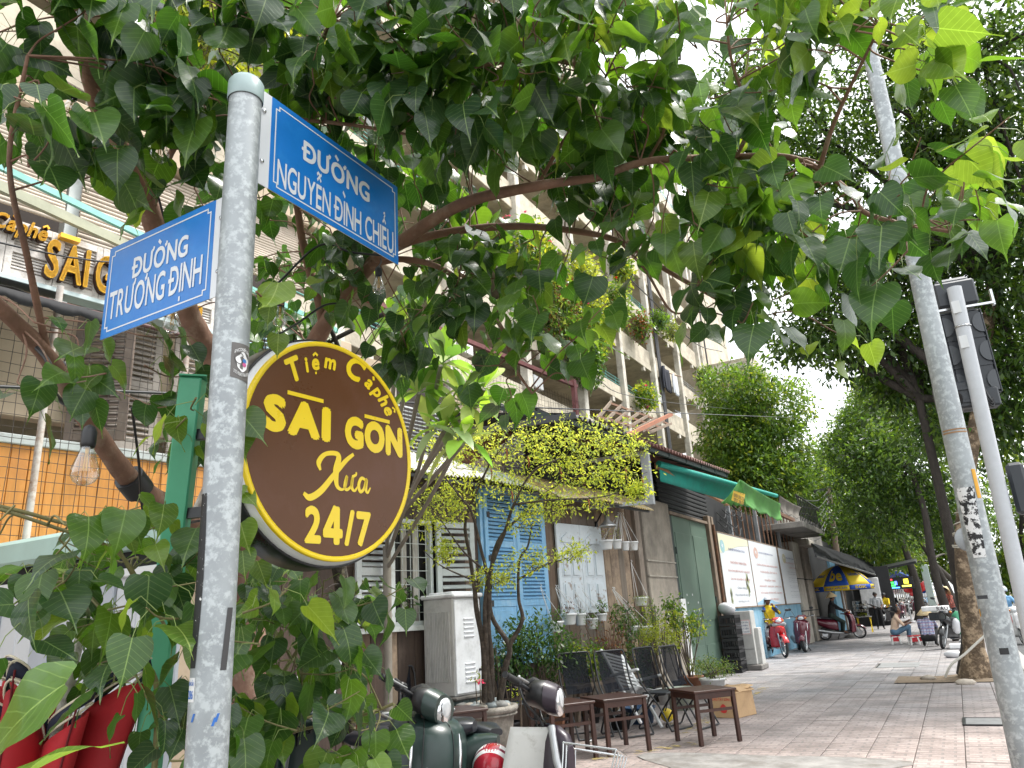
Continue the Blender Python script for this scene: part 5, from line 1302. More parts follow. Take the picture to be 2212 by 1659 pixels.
street_sign((PX,y0,z0),(0,1,0),y1-y0,z1-z0,True,'ĐƯỜNG','NGUYỄN ĐÌNH CHIỂU','blue plate reading ĐƯỜNG NGUYỄN ĐÌNH CHIỂU on the right of the post',(.56,.36,.47,.72,.034),(.95,.53,.5,.30,.014))
q=[ony(238,546,PY),ony(219,738,PY),ony(472,424,PY),ony(460,640,PY)]
z1=(q[0].z+q[2].z)/2;z0=(q[1].z+q[3].z)/2;x0=(q[0].x+q[1].x)/2;x1=PX-.047
street_sign((x0,PY,z0),(1,0,0),x1-x0,z1-z0,False,'ĐƯỜNG','TRƯƠNG ĐỊNH','blue plate reading ĐƯỜNG TRƯƠNG ĐỊNH on the left of the post',(.56,.36,.52,.72,.026),(.92,.50,.49,.29,.014))
SD=R(5);SU=Vector((math.sin(SD),math.cos(SD),0));SN=Vector((math.cos(SD),-math.sin(SD),0))
SCN=at(724,983,2.75)
ztop=onplane(745,752,SCN,SN).z;zbot=onplane(735,1214,SCN,SN).z
SR=(ztop-zbot)/2;SCN.z=(ztop+zbot)/2
SM=frame_of(SCN,SU,(0,0,1))
rs=thing('round_cafe_sign','round brown and yellow cafe light box with a white rim behind the street sign post','sign',tuple(SCN))
BROWN=pm('sign_brown',(.115,.046,.018),.3,spec=.25,var=.08,scale=3,stain=(.135,.062,.04),stain_amt=.36,stain_scale=3,bump=.02,bscale=160)
YEL2=pm('sign_yellow',(.86,.62,.012),.3,var=.03)
RIMW=pm('rim_white_acrylic',(.8,.8,.83),.35,var=.06)
CASE=pm('case_black',(.012,.013,.016),.3,var=.2,scale=8,stain=(.2,.2,.2),stain_amt=.28,stain_scale=18,sharp=.03)
def disc(r0,r1,z,n=72):
 m=MB();vs=[];
 for k in range(n):
  a=2*PI*k/n;vs+=[(r0*math.cos(a),r0*math.sin(a),z),(r1*math.cos(a),r1*math.sin(a),z)]
 m.add(vs,[(2*k,2*k+1,(2*k+3)%(2*n),(2*k+2)%(2*n))for k in range(n)]);return m
def sbuild(m,name,mat,par=rs):return xform(m,SM).build(name,mat,par)
m=MB();m.lathe([(0,.0),(SR*.955,.0)],(0,0,0),72);sbuild(m,'sign_face',BROWN)
m=MB();m.lathe([(SR*.955,.0),(SR*.957,.0035),(SR*.995,.004),(SR,.002),(SR,-.012)],(0,0,0),72);sbuild(m,'yellow_ring',YEL2)
m=MB();m.lathe([(SR,-.010),(SR*1.02,-.025),(SR*1.028,-.042)],(0,0,0),72);sbuild(m,'white_rim',RIMW)
m=MB();m.lathe([(SR*1.027,-.041),(SR*1.045,-.038),(SR*1.05,-.046),(SR*1.05,-.16),(SR*1.03,-.17),(0,-.17)],(0,0,0),72);sbuild(m,'casing',CASE)
FZ=.0016
def stext(s,x0,x1,y0,y1,bold=.05,shear=0.0,name='lettering'):
 tm=fit(text_mb(s,1,bold,shear),(x1-x0)*SR,(y1-y0)*SR,(x0+x1)/2*SR,(y0+y1)/2*SR);tm.v=[(v[0],v[1],FZ+v[2])for v in tm.v]
 return sbuild(tm,name,YEL2)
stext('SAI',-.79,-.06,.04,.37,.07);stext('GON',.11,.88,.03,.345,.07)
stext('24/7',-.33,.44,-.86,-.51,.04)
for(xa,xb,ya)in((-.55,-.15,.415),(.36,.70,.375)):
 m=MB();m.box(((xa+xb)/2*SR,ya*SR,FZ),((xb-xa)*SR,.036*SR,.001));sbuild(m,'letter_bar',YEL2)
def ribbon(pts,ws,z=FZ):
 0
 P=bez([(p[0],p[1],0)for p in pts],8);n=len(P);m=MB();vs=[]
 for i,p in enumerate(P):
  t_=(P[min(i+1,n-1)]-P[max(i-1,0)]).normalized();s_=Vector((-t_.y,t_.x,0))
  f=i/(n-1)*(len(ws)-1);k=min(int(f),len(ws)-2);w=lerp(ws[k],ws[k+1],f-k)
  vs+=[(p+s_*w)*SR+Vector((0,0,z)),(p-s_*w)*SR+Vector((0,0,z))]
 m.add(vs,[(2*i,2*i+1,2*i+3,2*i+2)for i in range(n-1)]);return m
L_=MB()
L_.merge(ribbon([(-.17,-.22),(-.19,-.15),(-.12,-.07),(.0,-.045),(.04,-.08),(.01,-.2),(.02,-.33),(.08,-.365),(.13,-.33)],[.012,.028,.02,.022,.03,.036,.022,.012,.008]))
L_.merge(ribbon([(.22,-.02),(.12,-.1),(-.02,-.25),(-.16,-.40),(-.28,-.47),(-.35,-.44)],[.016,.022,.026,.03,.03,.016],FZ+.0002))
L_.merge(ribbon([(.13,-.33),(.14,-.24),(.115,-.33),(.14,-.36),(.19,-.32),(.21,-.235),(.2,-.33),(.235,-.36),(.27,-.32)],[.008,.016,.018,.014,.012,.017,.018,.012,.009]))
L_.merge(ribbon([(.205,-.235),(.25,-.21),(.255,-.185)],[.014,.012,.008],FZ+.0002))
L_.merge(ribbon([(.375,-.245),(.32,-.235),(.285,-.3),(.305,-.36),(.35,-.33),(.385,-.24),(.375,-.33),(.40,-.36),(.435,-.31)],[.014,.016,.018,.016,.014,.017,.018,.012,.007],FZ+.0001))
sbuild(L_,'script_lettering',YEL2)
arc=[('T',127,.71,1.25),('i',116.5,.735,.85),('ệ',108.5,.74,.9),('m',96,.75,.9),('C',74,.745,1.45),('à',60,.775,.9),('p',51.5,.785,.9),('h',43.5,.785,.95),('ê',35.5,.785,.9)]
L_=MB()
for ch,deg,rad,sc in arc:
 tm=text_mb(ch,.225*sc*SR,.042,.2);xs=[v[0]for v in tm.v];cx=(min(xs)+max(xs))/2
 a=R(deg);rot=a-PI/2-R(4)
 for i_,v in enumerate(tm.v):
  x,y=(v[0]-cx)*.92,v[1]
  L_.v.append((rad*SR*math.cos(a)+x*math.cos(rot)-y*math.sin(rot),rad*SR*math.sin(a)+x*math.sin(rot)+y*math.cos(rot),FZ+v[2]))
 k0=len(L_.v)-len(tm.v)
 for f in tm.f:L_.f.append(tuple(i+k0 for i in f));L_.sm.append(False);L_.mi.append(0)
sbuild(L_,'script_lettering',YEL2)
GPA,GPB=at(418,818,2.95),at(318,1659,2.72)
GREENP=pm('post_green_paint',(.09,.40,.23),.4,var=.1,scale=3,stain=(.13,.46,.28),stain_amt=.35,stain_scale=2)
gp=thing('green_post','bright green square steel post leaning behind the galvanised pole','post',tuple(GPB))
d_=(GPA-GPB);foot=GPB-d_*(GPB.z/d_.z)
m=MB();m.bar(foot,GPA,.085,.085,(.62,-.78,0),.006);m.build('post',GREENP,gp)
m=MB();m.box(GPA,(.10,.10,.006),Matrix.Rotation(R(50),3,'Z'));m.build('post_cap',GREENP,gp)
m=MB()
for dz in(-.18,.12):
 a=GPB.lerp(GPA,.55);a=GPB.lerp(GPA,(SCN.z+dz-GPB.z)/(GPA.z-GPB.z))if GPA.z>SCN.z+dz else GPA
 m.bar(a,SCN-SN*.17+Vector((0,0,dz)),.03,.04)
m.build('bracket_arm',DARKM,gp)
LB=at(2167,1411,4.3);LT=over(1908,240,LB);dv=(LT-LB)/(LT.z-LB.z)
lp0=LB-dv*(LB.z+.02);lp1=LT+dv*1.4
lamp=thing('lamp_pole','tall tapering galvanised lamp pole with torn stickers at the kerb','lamp post',tuple(lp0))
def lr(z):return lerp(.084,.045,max(0,min(1,z/lp1.z)))
m=MB();m.tube([lp0.lerp(lp1,k/12)for k in range(13)],[lr(lp1.z*k/12)for k in range(13)],32);m.build('pole',GALV,lamp)
m=MB();m.box(lp0+Vector((0,0,.0)),(.42,.42,.03));m.build('base_plate',GALV,lamp)
def onlamp(py0,py1,a0,a1,mat,name,poly=None):
 zs=[]
 for py in(py0,py1):
  lo,hi=0,lp1.z
  for _ in range(50):
   mid=(lo+hi)/2;p=lp0+dv*(mid-lp0.z)
   if pix(p)[1]>py:lo=mid
   else:hi=mid
  zs.append(lo)
 def f(u,v):
  uu,vv=(u,v)if not poly else poly(u,v)
  z=lerp(zs[0],zs[1],vv);p=lp0+dv*(z-lp0.z);b=math.atan2(-p.y,-p.x)+R(lerp(a0,a1,uu));r=lr(z)+.0025
  return(p.x+r*math.cos(b),p.y+r*math.sin(b),z)
 m=MB();m.grid(f,12,6);return m.build(name,mat,lamp)
onlamp(1205,1055,-50,30,pm('torn_poster',(.02,.02,.022),.6,var=.3,stain=(.75,.75,.75),stain_amt=.5,stain_scale=24,sharp=.012),'torn_poster',lambda u,v:(u*(.65+.35*v)+.2*(1-v),v))
onlamp(1080,1018,38,62,pm('tag_orange',(.72,.36,.02),.5,var=.08),'yellow_tag')
onlamp(1412,1398,-12,22,BLACK,'black_tape')
onlamp(1330,1314,-70,-62,pm('tag_orange',(.72,.36,.02),.5),'yellow_tag')
for py in(930,936):onlamp(py+3,py,-60,70,pm('rust_line',(.35,.2,.1),.7),'rust_line')
m=MB();
for(py,a)in((1310,-62),):
 p=at(2122,1290,4.18);m.box(p,(.05,.05,.02))
m.build('cable_clip',DARKM,lamp)
TBm=at(2198,1240,4.75);TT=over(2061,622,TBm);dv2=(TT-TBm)/(TT.z-TBm.z);tp0=TBm-dv2*(TBm.z+.02)
sig=thing('traffic_signal','white signal pole with black traffic light heads seen from behind','traffic light',tuple(tp0))
m=MB();m.tube([tp0,TT],[.049,.047],28);m.build('pole',pm('pole_white_paint',(.56,.58,.61),.45,var=.06,scale=20,stain=(.42,.43,.45),stain_amt=.3,stain_scale=10),sig)
m=MB()
for dz in(-.16,-.42):p=TT+dv2*dz;m.box(p+Vector((-.015,-.049,0)),(.05,.006,.09));
m.build('fixing_plate',WHITEP,sig)
m=MB();m.tube([TT+dv2*-.3+Vector((math.cos(a)*.05,math.sin(a)*.05,0))for a in[2*PI*k/20 for k in range(21)]],.006,5);m.build('strap',STEEL,sig)
SIGB=pm('signal_housing',(.035,.04,.048),.42,var=.15,scale=6)
hc=at(2092,765,5.3);upv=dv2.normalized()
vx=Vector((1.0,.18,0));HM=frame_of(hc,vx,upv)@Matrix.Scale(.74,4)
def hb(fn,name,mat=SIGB):
 m=MB();fn(m);return xform(m,HM).build(name,mat,sig)
def head(m):
 m.box((0,0,0),(.34,.84,.12),None,.012)
 for sy in(-1,1):m.box((.175*sy,0,.0),(.012,.84,.15),None,.003)
 for k in range(4):m.box((0,-.42+.28*k,.062),(.33,.012,.012))
hb(head,'signal_head')
for k in range(3):
 for sx in(-1,1):
  def pocket(m):
   vs=[(sx*.165-sx*.085*math.sin(PI*i/10),-.30+.29*k+.10*math.cos(PI*i/10))for i in range(11)]
   m.prism([(x,y)for x,y in(vs if sx<0 else vs[::-1])],.058,.078)
  hb(pocket,'lens_housing',pm('signal_housing_light',(.075,.082,.092),.4,var=.1))
hb(lambda m:(m.box((0,.60,.02),(.36,.26,.2),None,.02),m.box((0,.68,-.02),(.3,.2,.2),None,.03)),'upper_head')
hb(lambda m:(m.box((-.20,-.42,.06),(.36,.26,.2),None,.02),m.box((-.20,-.37,.165),(.3,.02,.02)),m.box((-.20,-.49,.165),(.3,.02,.02))),'side_box')
hb(lambda m:(m.box((-.02,-.46,.02),(.32,.18,.18),None,.015)),'junction_box')
hb(lambda m:(m.box((.0,.455,.08),(.62,.02,.02)),m.box((.31,.52,.03),(.02,.16,.05))),'bracket',STEEL)
m=MB()
for k in range(3):m.tube(bez([HM@Vector((-.03+.02*k,-.28,.08)),HM@Vector((.0+.02*k,-.5,.16)),HM@Vector((.06,-.56+.03*k,.12)),HM@Vector((.1,-.44,.08))],6),.008,5)
m.tube(bez([HM@Vector((-.27,-.46,.17)),HM@Vector((-.24,-.4,.22)),HM@Vector((-.2,-.44,.2)),HM@Vector((-.2,-.5,.17))],6),.01,6)
m.build('cable',BLACK,sig)
pb=at(2203,1055,4.9)
m=MB();m.box(pb,(.10,.10,.34),None,.02);m.build('push_button_box',SIGB,sig)
# ====== the sacred fig at the corner
def bodhi_mat(name,col,tcol,vein,mix,rough,var=.3):
 m,nt,b=nodes(name);L=nt.links.new
 g=nt.nodes.new('ShaderNodeNewGeometry');oi=nt.nodes.new('ShaderNodeObjectInfo')
 ad=nt.nodes.new('ShaderNodeMath');ad.operation='ADD';L(g.outputs['Random Per Island'],ad.inputs[0]);L(oi.outputs['Random'],ad.inputs[1])
 fr=nt.nodes.new('ShaderNodeMath');fr.operation='FRACT';L(ad.outputs[0],fr.inputs[0])
 uv=nt.nodes.new('ShaderNodeUVMap');sp=nt.nodes.new('ShaderNodeSeparateXYZ');L(uv.outputs[0],sp.inputs[0])
 def M(op,a,b_=None,c=None):
  n=nt.nodes.new('ShaderNodeMath');n.operation=op
  for i,x in enumerate((a,b_,c)):
   if x is None:continue
   if isinstance(x,(int,float)):n.inputs[i].default_value=x
   else:L(x,n.inputs[i])
  return n.outputs[0]
 ax=M('ABSOLUTE',sp.outputs[0])
 mid=M('LESS_THAN',ax,.014)
 s=M('FRACT',M('MULTIPLY',M('SUBTRACT',sp.outputs[1],M('MULTIPLY',ax,.62)),7.0))
 side=M('LESS_THAN',M('ABSOLUTE',M('SUBTRACT',s,.5)),.045)
 v=M('MAXIMUM',mid,M('MULTIPLY',side,.55))
 noise=nt.nodes.new('ShaderNodeTexNoise');noise.inputs['Scale'].default_value=5;noise.inputs['Detail'].default_value=3;L(uv.outputs[0],noise.inputs['Vector'])
 def shade(c,vc,va):
  rp=nt.nodes.new('ShaderNodeValToRGB');c=Vector(c)
  rp.color_ramp.elements[0].color=(*(c*(1-var)),1);rp.color_ramp.elements[1].color=(c.x*(1+var)*1.25,c.y*(1+var),c.z*(1+var*.6),1)
  L(fr.outputs[0],rp.inputs[0])
  mm=nt.nodes.new('ShaderNodeMix');mm.data_type='RGBA';mm.blend_type='MULTIPLY';mm.inputs['Factor'].default_value=.35;L(rp.outputs[0],mm.inputs['A']);L(noise.outputs['Fac'],mm.inputs['B'])
  m2=nt.nodes.new('ShaderNodeMix');m2.data_type='RGBA';m2.inputs['B'].default_value=(*vc,1);L(M('MULTIPLY',v,va),m2.inputs['Factor']);L(mm.outputs['Result'],m2.inputs['A'])
  return m2.outputs['Result']
 L(shade(col,vein,.8),b.inputs['Base Color']);b.inputs['Roughness'].default_value=rough;b.inputs['Specular IOR Level'].default_value=.5
 b.inputs['Coat Weight'].default_value=.28;b.inputs['Coat Roughness'].default_value=.12
 bp=nt.nodes.new('ShaderNodeBump');bp.inputs['Strength'].default_value=.35;bp.inputs['Distance'].default_value=.004
 L(M('SUBTRACT',noise.outputs['Fac'],v),bp.inputs['Height']);L(bp.outputs[0],b.inputs['Normal'])
 t=nt.nodes.new('ShaderNodeBsdfTranslucent');L(shade(tcol,Vector(tcol)*1.1,.6),t.inputs['Color'])
 mx=nt.nodes.new('ShaderNodeMixShader');mx.inputs[0].default_value=mix;L(b.outputs[0],mx.inputs[1]);L(t.outputs[0],mx.inputs[2])
 L(mx.outputs[0],nt.nodes['Material Output'].inputs['Surface']);return m
BD=[bodhi_mat('fig_leaf_dark',(.024,.070,.027),(.11,.33,.018),(.24,.34,.11),.32,.36),bodhi_mat('fig_leaf_mid',(.046,.128,.032),(.24,.54,.03),(.28,.40,.11),.42,.29),bodhi_mat('fig_leaf_young',(.12,.27,.035),(.38,.62,.05),(.46,.56,.16),.48,.32)]
PETI=pm('fig_petiole',(.20,.27,.07),.5,var=.2)
FBARK=pm('fig_bark',(.23,.125,.085),.75,var=.28,scale=7,grain=(1,1,.5),bump=.5,bscale=45,stain=(.36,.27,.20),stain_amt=.36,stain_scale=7,bdist=.012)
ROWS=[(-.085,.13,.30),(-.05,.04,.42),(.05,0,.495),(.18,0,.53),(.32,0,.525),(.46,0,.48),(.60,0,.395),(.71,0,.295),(.80,0,.19),(.88,0,.10),(.98,0,.035),(1.22,0,.0)]
def leaf_proto(fold,curl,wave,twist,r):
 0
 v=[];uv=[];f=[]
 ph=r.uniform(0,6)
 for(y,x0,w)in ROWS:
  ys=y
  t=max(y,0);zc=-curl*t*t*(1.0 if t<.9 else 1.2)
  for sx in(-1,0,1):
   x=sx*w;yy=max(y,.0)if sx==0 else y
   z=zc+fold*abs(x)+(wave*math.sin(9*y+ph+sx)*abs(sx))+twist*x*t
   v.append((x,yy,z));uv.append((x,yy))
 for i in range(len(ROWS)-1):
  for j in range(2):f.append((i*3+j,i*3+j+1,(i+1)*3+j+1,(i+1)*3+j))
 return v,uv,f
lr_=random.Random(11)
LPROTO=[leaf_proto(lr_.uniform(.03,.34),lr_.uniform(.02,.38),lr_.uniform(.015,.05),lr_.uniform(-.35,.35),lr_)for _ in range(9)]
def uvmesh(name,vs,uvs,fs,mat):
 me=bpy.data.meshes.new(name);me.from_pydata(vs,[],fs)
 ul=me.uv_layers.new(name='UVMap');idx=np.zeros(len(me.loops),np.int32);me.loops.foreach_get('vertex_index',idx)
 ul.data.foreach_set('uv',np.array(uvs,np.float32)[idx].ravel());me.polygons.foreach_set('use_smooth',[True]*len(fs));me.materials.append(mat);me.update();return me
LMESH={(k,t_):uvmesh('fig_leaf',p[0],p[1],p[2],BD[t_])for k,p in enumerate(LPROTO)for t_ in range(3)}
def nearest_on(branches,p):
 best=None
 for pts in branches:
  for q in pts:
   d=(q-p).length
   if best is None or d<best[0]:best=(d,q)
 return best
class Fig:
 0
 def __init__(s,seed):s.r=random.Random(seed);s.leaves=[];s.pet=MB();s.twig=MB()
 def leaf(s,base,d,n,L,tone):
  d=d.normalized();x=d.cross(n)
  if x.length<1e-3:x=d.orthogonal()
  x.normalize();z=x.cross(d)
  M4=Matrix((x*L*s.r.uniform(.85,1.05),d*L,z*L)).transposed().to_4x4();M4.translation=base
  s.leaves.append((M4,s.r.randrange(9),tone,L))
 def shoot(s,p,tdir,n,L,tone,tl=.22,plen=.10,petal_r=.0016,droop=.75):
  r=s.r;tdir=tdir.normalized();tip=p+tdir*tl
  s.twig.tube(bez([p,p+tdir*tl*.5+Vector((r.gauss(0,.012),r.gauss(0,.012),-.01)),tip],3),[.0042,.0036,.0032,.003,.0028,.0024,.002][:7],5)
  for k in range(n):
   t_=(k+.6)/n;q=p+tdir*tl*t_
   a=k*2.4+r.uniform(-.5,.5);o=tdir.orthogonal().normalized();o=Quaternion(tdir,a)@o
   pl=plen*r.uniform(.7,1.25)
   pd=(o*.9+tdir*.5+Vector((0,0,.15))).normalized()
   m_=q+pd*pl*.6;e=q+pd*pl*.85+Vector((0,0,-pl*.30))
   s.pet.tube([q,m_,e],[petal_r,petal_r*.9,petal_r*.8],4,False)
   hd=Vector((pd.x,pd.y,0));hd=hd.normalized()if hd.length>.05 else Vector((r.gauss(0,1),r.gauss(0,1),0)).normalized()
   dr=r.gauss(droop,.28)
   d=hd*(1-dr*.75)+Vector((0,0,-dr))+Vector((r.gauss(0,.16),r.gauss(0,.16),r.gauss(0,.1)))
   nn=hd*r.uniform(.25,1.0)+Vector((r.gauss(0,.45),r.gauss(0,.45),r.uniform(.25,.9)))
   s.leaf(e,d,nn,L*r.uniform(.66,1.3),tone if r.random()<.68 else min(2,max(0,tone+r.choice((-1,1)))))
 def finish(s,t,nmax,twig_mat=FBARK):
  sc=[]
  for M4,k,tone,L in s.leaves:
   c=M4@Vector((0,.5,0));px,py,d=pix(c)
   vis=d>.4 and-60<px<2270 and-60<py<1720
   sc.append((L/d if vis else 0))
  order=sorted(range(len(sc)),key=lambda i:-sc[i]);single=set(order[:nmax])
  acc={0:([],[],[]),1:([],[],[]),2:([],[],[])}
  for i,(M4,k,tone,L)in enumerate(s.leaves):
   if i in single and sc[i]>0:
    o=obj_of(LMESH[(k,tone)],'leaf',t);o.matrix_basis=M4
   else:
    vs,us,fs=acc[tone];b=len(vs);pv,pu,pf=LPROTO[k]
    vs.extend([tuple(M4@Vector(x))for x in pv]);us.extend(pu);fs.extend([tuple(j+b for j in f)for f in pf])
  for tone,(vs,us,fs)in acc.items():
   if vs:
    o=bpy.data.objects.new('foliage',uvmesh('foliage',vs,us,fs,BD[tone]));link(o,t);setp(o,t);o['kind']='stuff'
  if s.pet.v:tag(s.pet.build('leaf_stalks',PETI,t),kind='stuff')
  if s.twig.v:tag(s.twig.build('twigs',twig_mat,t),kind='stuff')
def bpath(*pts,n=7):return bez([at(*p)for p in pts],n)
TRB=at(545,1250,4.55);TRF=Vector((TRB.x,TRB.y,0))
fig=thing('sacred_fig_tree','sacred fig with brown limbs and heart-shaped drip-tipped leaves spreading over the corner','tree',tuple(TRF))
fork=at(528,1080,4.5)
def wpx(w,d):return w*d/FPX/2
BR=[]
def limb(pts,r0,r1,name='limb',n=12):
 m=MB();k=len(pts);m.tube(pts,[lerp(r0,r1,i/(k-1))*(1+.04*math.sin(i*1.7))for i in range(k)],n);BR.append(pts);return m.build(name,FBARK,fig)
trp=bez([TRF+Vector((.02,.02,-.05)),TRB+Vector((0,0,-.6)),TRB,fork],6)
m=MB();m.tube(trp,[.12-.035*i/(len(trp)-1)for i in range(len(trp))],16);m.build('trunk',FBARK,fig);BR.append(trp)
limb(bpath((540,1190,4.5),(470,1150,4.3),(370,1100,4.0),(285,1040,3.7),(200,925,3.45),(105,775,3.15),(0,665,2.9),(-120,560,2.7),(-420,330,2.5)),.075,.014)
limb(bpath((528,1080,4.5),(500,930,4.4),(450,770,4.3),(410,690,4.2),(370,590,4.1),(325,460,3.9),(270,330,3.6),(215,225,3.3),(185,110,3.05),(150,10,2.9)),.085,.034)
limb(bpath((528,1080,4.5),(600,930,4.55),(655,790,4.5),(700,705,4.4),(745,640,4.3),(800,572,4.15),(870,520,3.85),(1000,440,3.55),(1160,402,3.4),(1290,384,3.4)),.068,.018)
limb(bpath((1290,384,3.4),(1400,348,3.4),(1560,340,3.45),(1690,338,3.3),(1770,365,3.2),(1835,415,3.1),(1870,460,3.05),(1960,485,3.0),(2050,500,2.95)),.018,.007)
limb(bpath((855,530,4.0),(960,503,3.95),(1090,489,3.9),(1220,496,3.85),(1340,522,3.8),(1450,590,3.75),(1540,640,3.7),(1620,690,3.65)),.024,.008)
limb(bpath((800,572,4.1),(870,560,4.0),(960,583,3.95),(1035,655,3.9),(1085,710,3.85),(1110,790,3.8),(1150,850,3.75)),.02,.006)
limb(bpath((700,705,4.4),(690,650,4.35),(668,580,4.3),(652,515,4.25)),.035,.022)
limb(bpath((652,515,4.25),(640,400,4.0),(660,260,3.8),(675,140,3.6),(720,40,3.4)),.022,.012)
limb(bpath((660,260,3.8),(760,220,3.7),(880,190,3.5),(1000,150,3.4),(1150,130,3.3),(1240,140,3.25)),.014,.005)
limb(bpath((325,460,3.9),(370,330,3.6),(420,280,3.5),(560,255,3.4),(760,270,3.4),(930,300,3.4)),.018,.006)
limb(bpath((215,225,3.3),(260,70,3.1),(300,-40,2.95)),.024,.014)
limb(bpath((105,775,3.15),(60,560,2.9),(20,350,2.7),(60,120,2.6)),.016,.006)
limb(bpath((1340,522,3.8),(1395,585,3.7),(1447,669,3.6),(1490,675,3.55)),.009,.004)
limb(bpath((1590,338,3.4),(1612,290,3.35),(1612,230,3.3),(1580,130,3.25),(1570,50,3.2)),.011,.005)
limb(bpath((1160,402,3.75),(1220,300,3.6),(1290,200,3.5),(1330,120,3.4)),.011,.004)
limb(bpath((1400,348,3.55),(1440,260,3.45),(1430,130,3.4)),.009,.003)
limb(bpath((1770,365,3.2),(1800,270,3.1),(1850,160,3.0),(1900,60,2.9)),.011,.005)
m=MB();m.tube(bpath((455,1040,4.4),(415,1130,4.4),(375,1240,4.35),(330,1370,4.3)),.03,10);m.build('painted_stem',pm('stem_whitewash',(.5,.47,.42),.8,var=.15,stain=(.09,.06,.05),stain_amt=.45,stain_scale=5),fig)
m=MB();c_=at(290,1052,3.72);a_,b_=at(278,1030,3.68),at(302,1060,3.75);m.tube([a_,b_],.072,14);m.build('limb_tape',BLACK,fig)
m=MB();m.tube(bpath((80,752,3.05),(100,775,3.02),(110,800,2.98),(112,840,3.0),(135,868,3.1),(160,880,3.25)),.011,8);m.build('limb_cable',BLACK,fig)
F1=Fig(5)
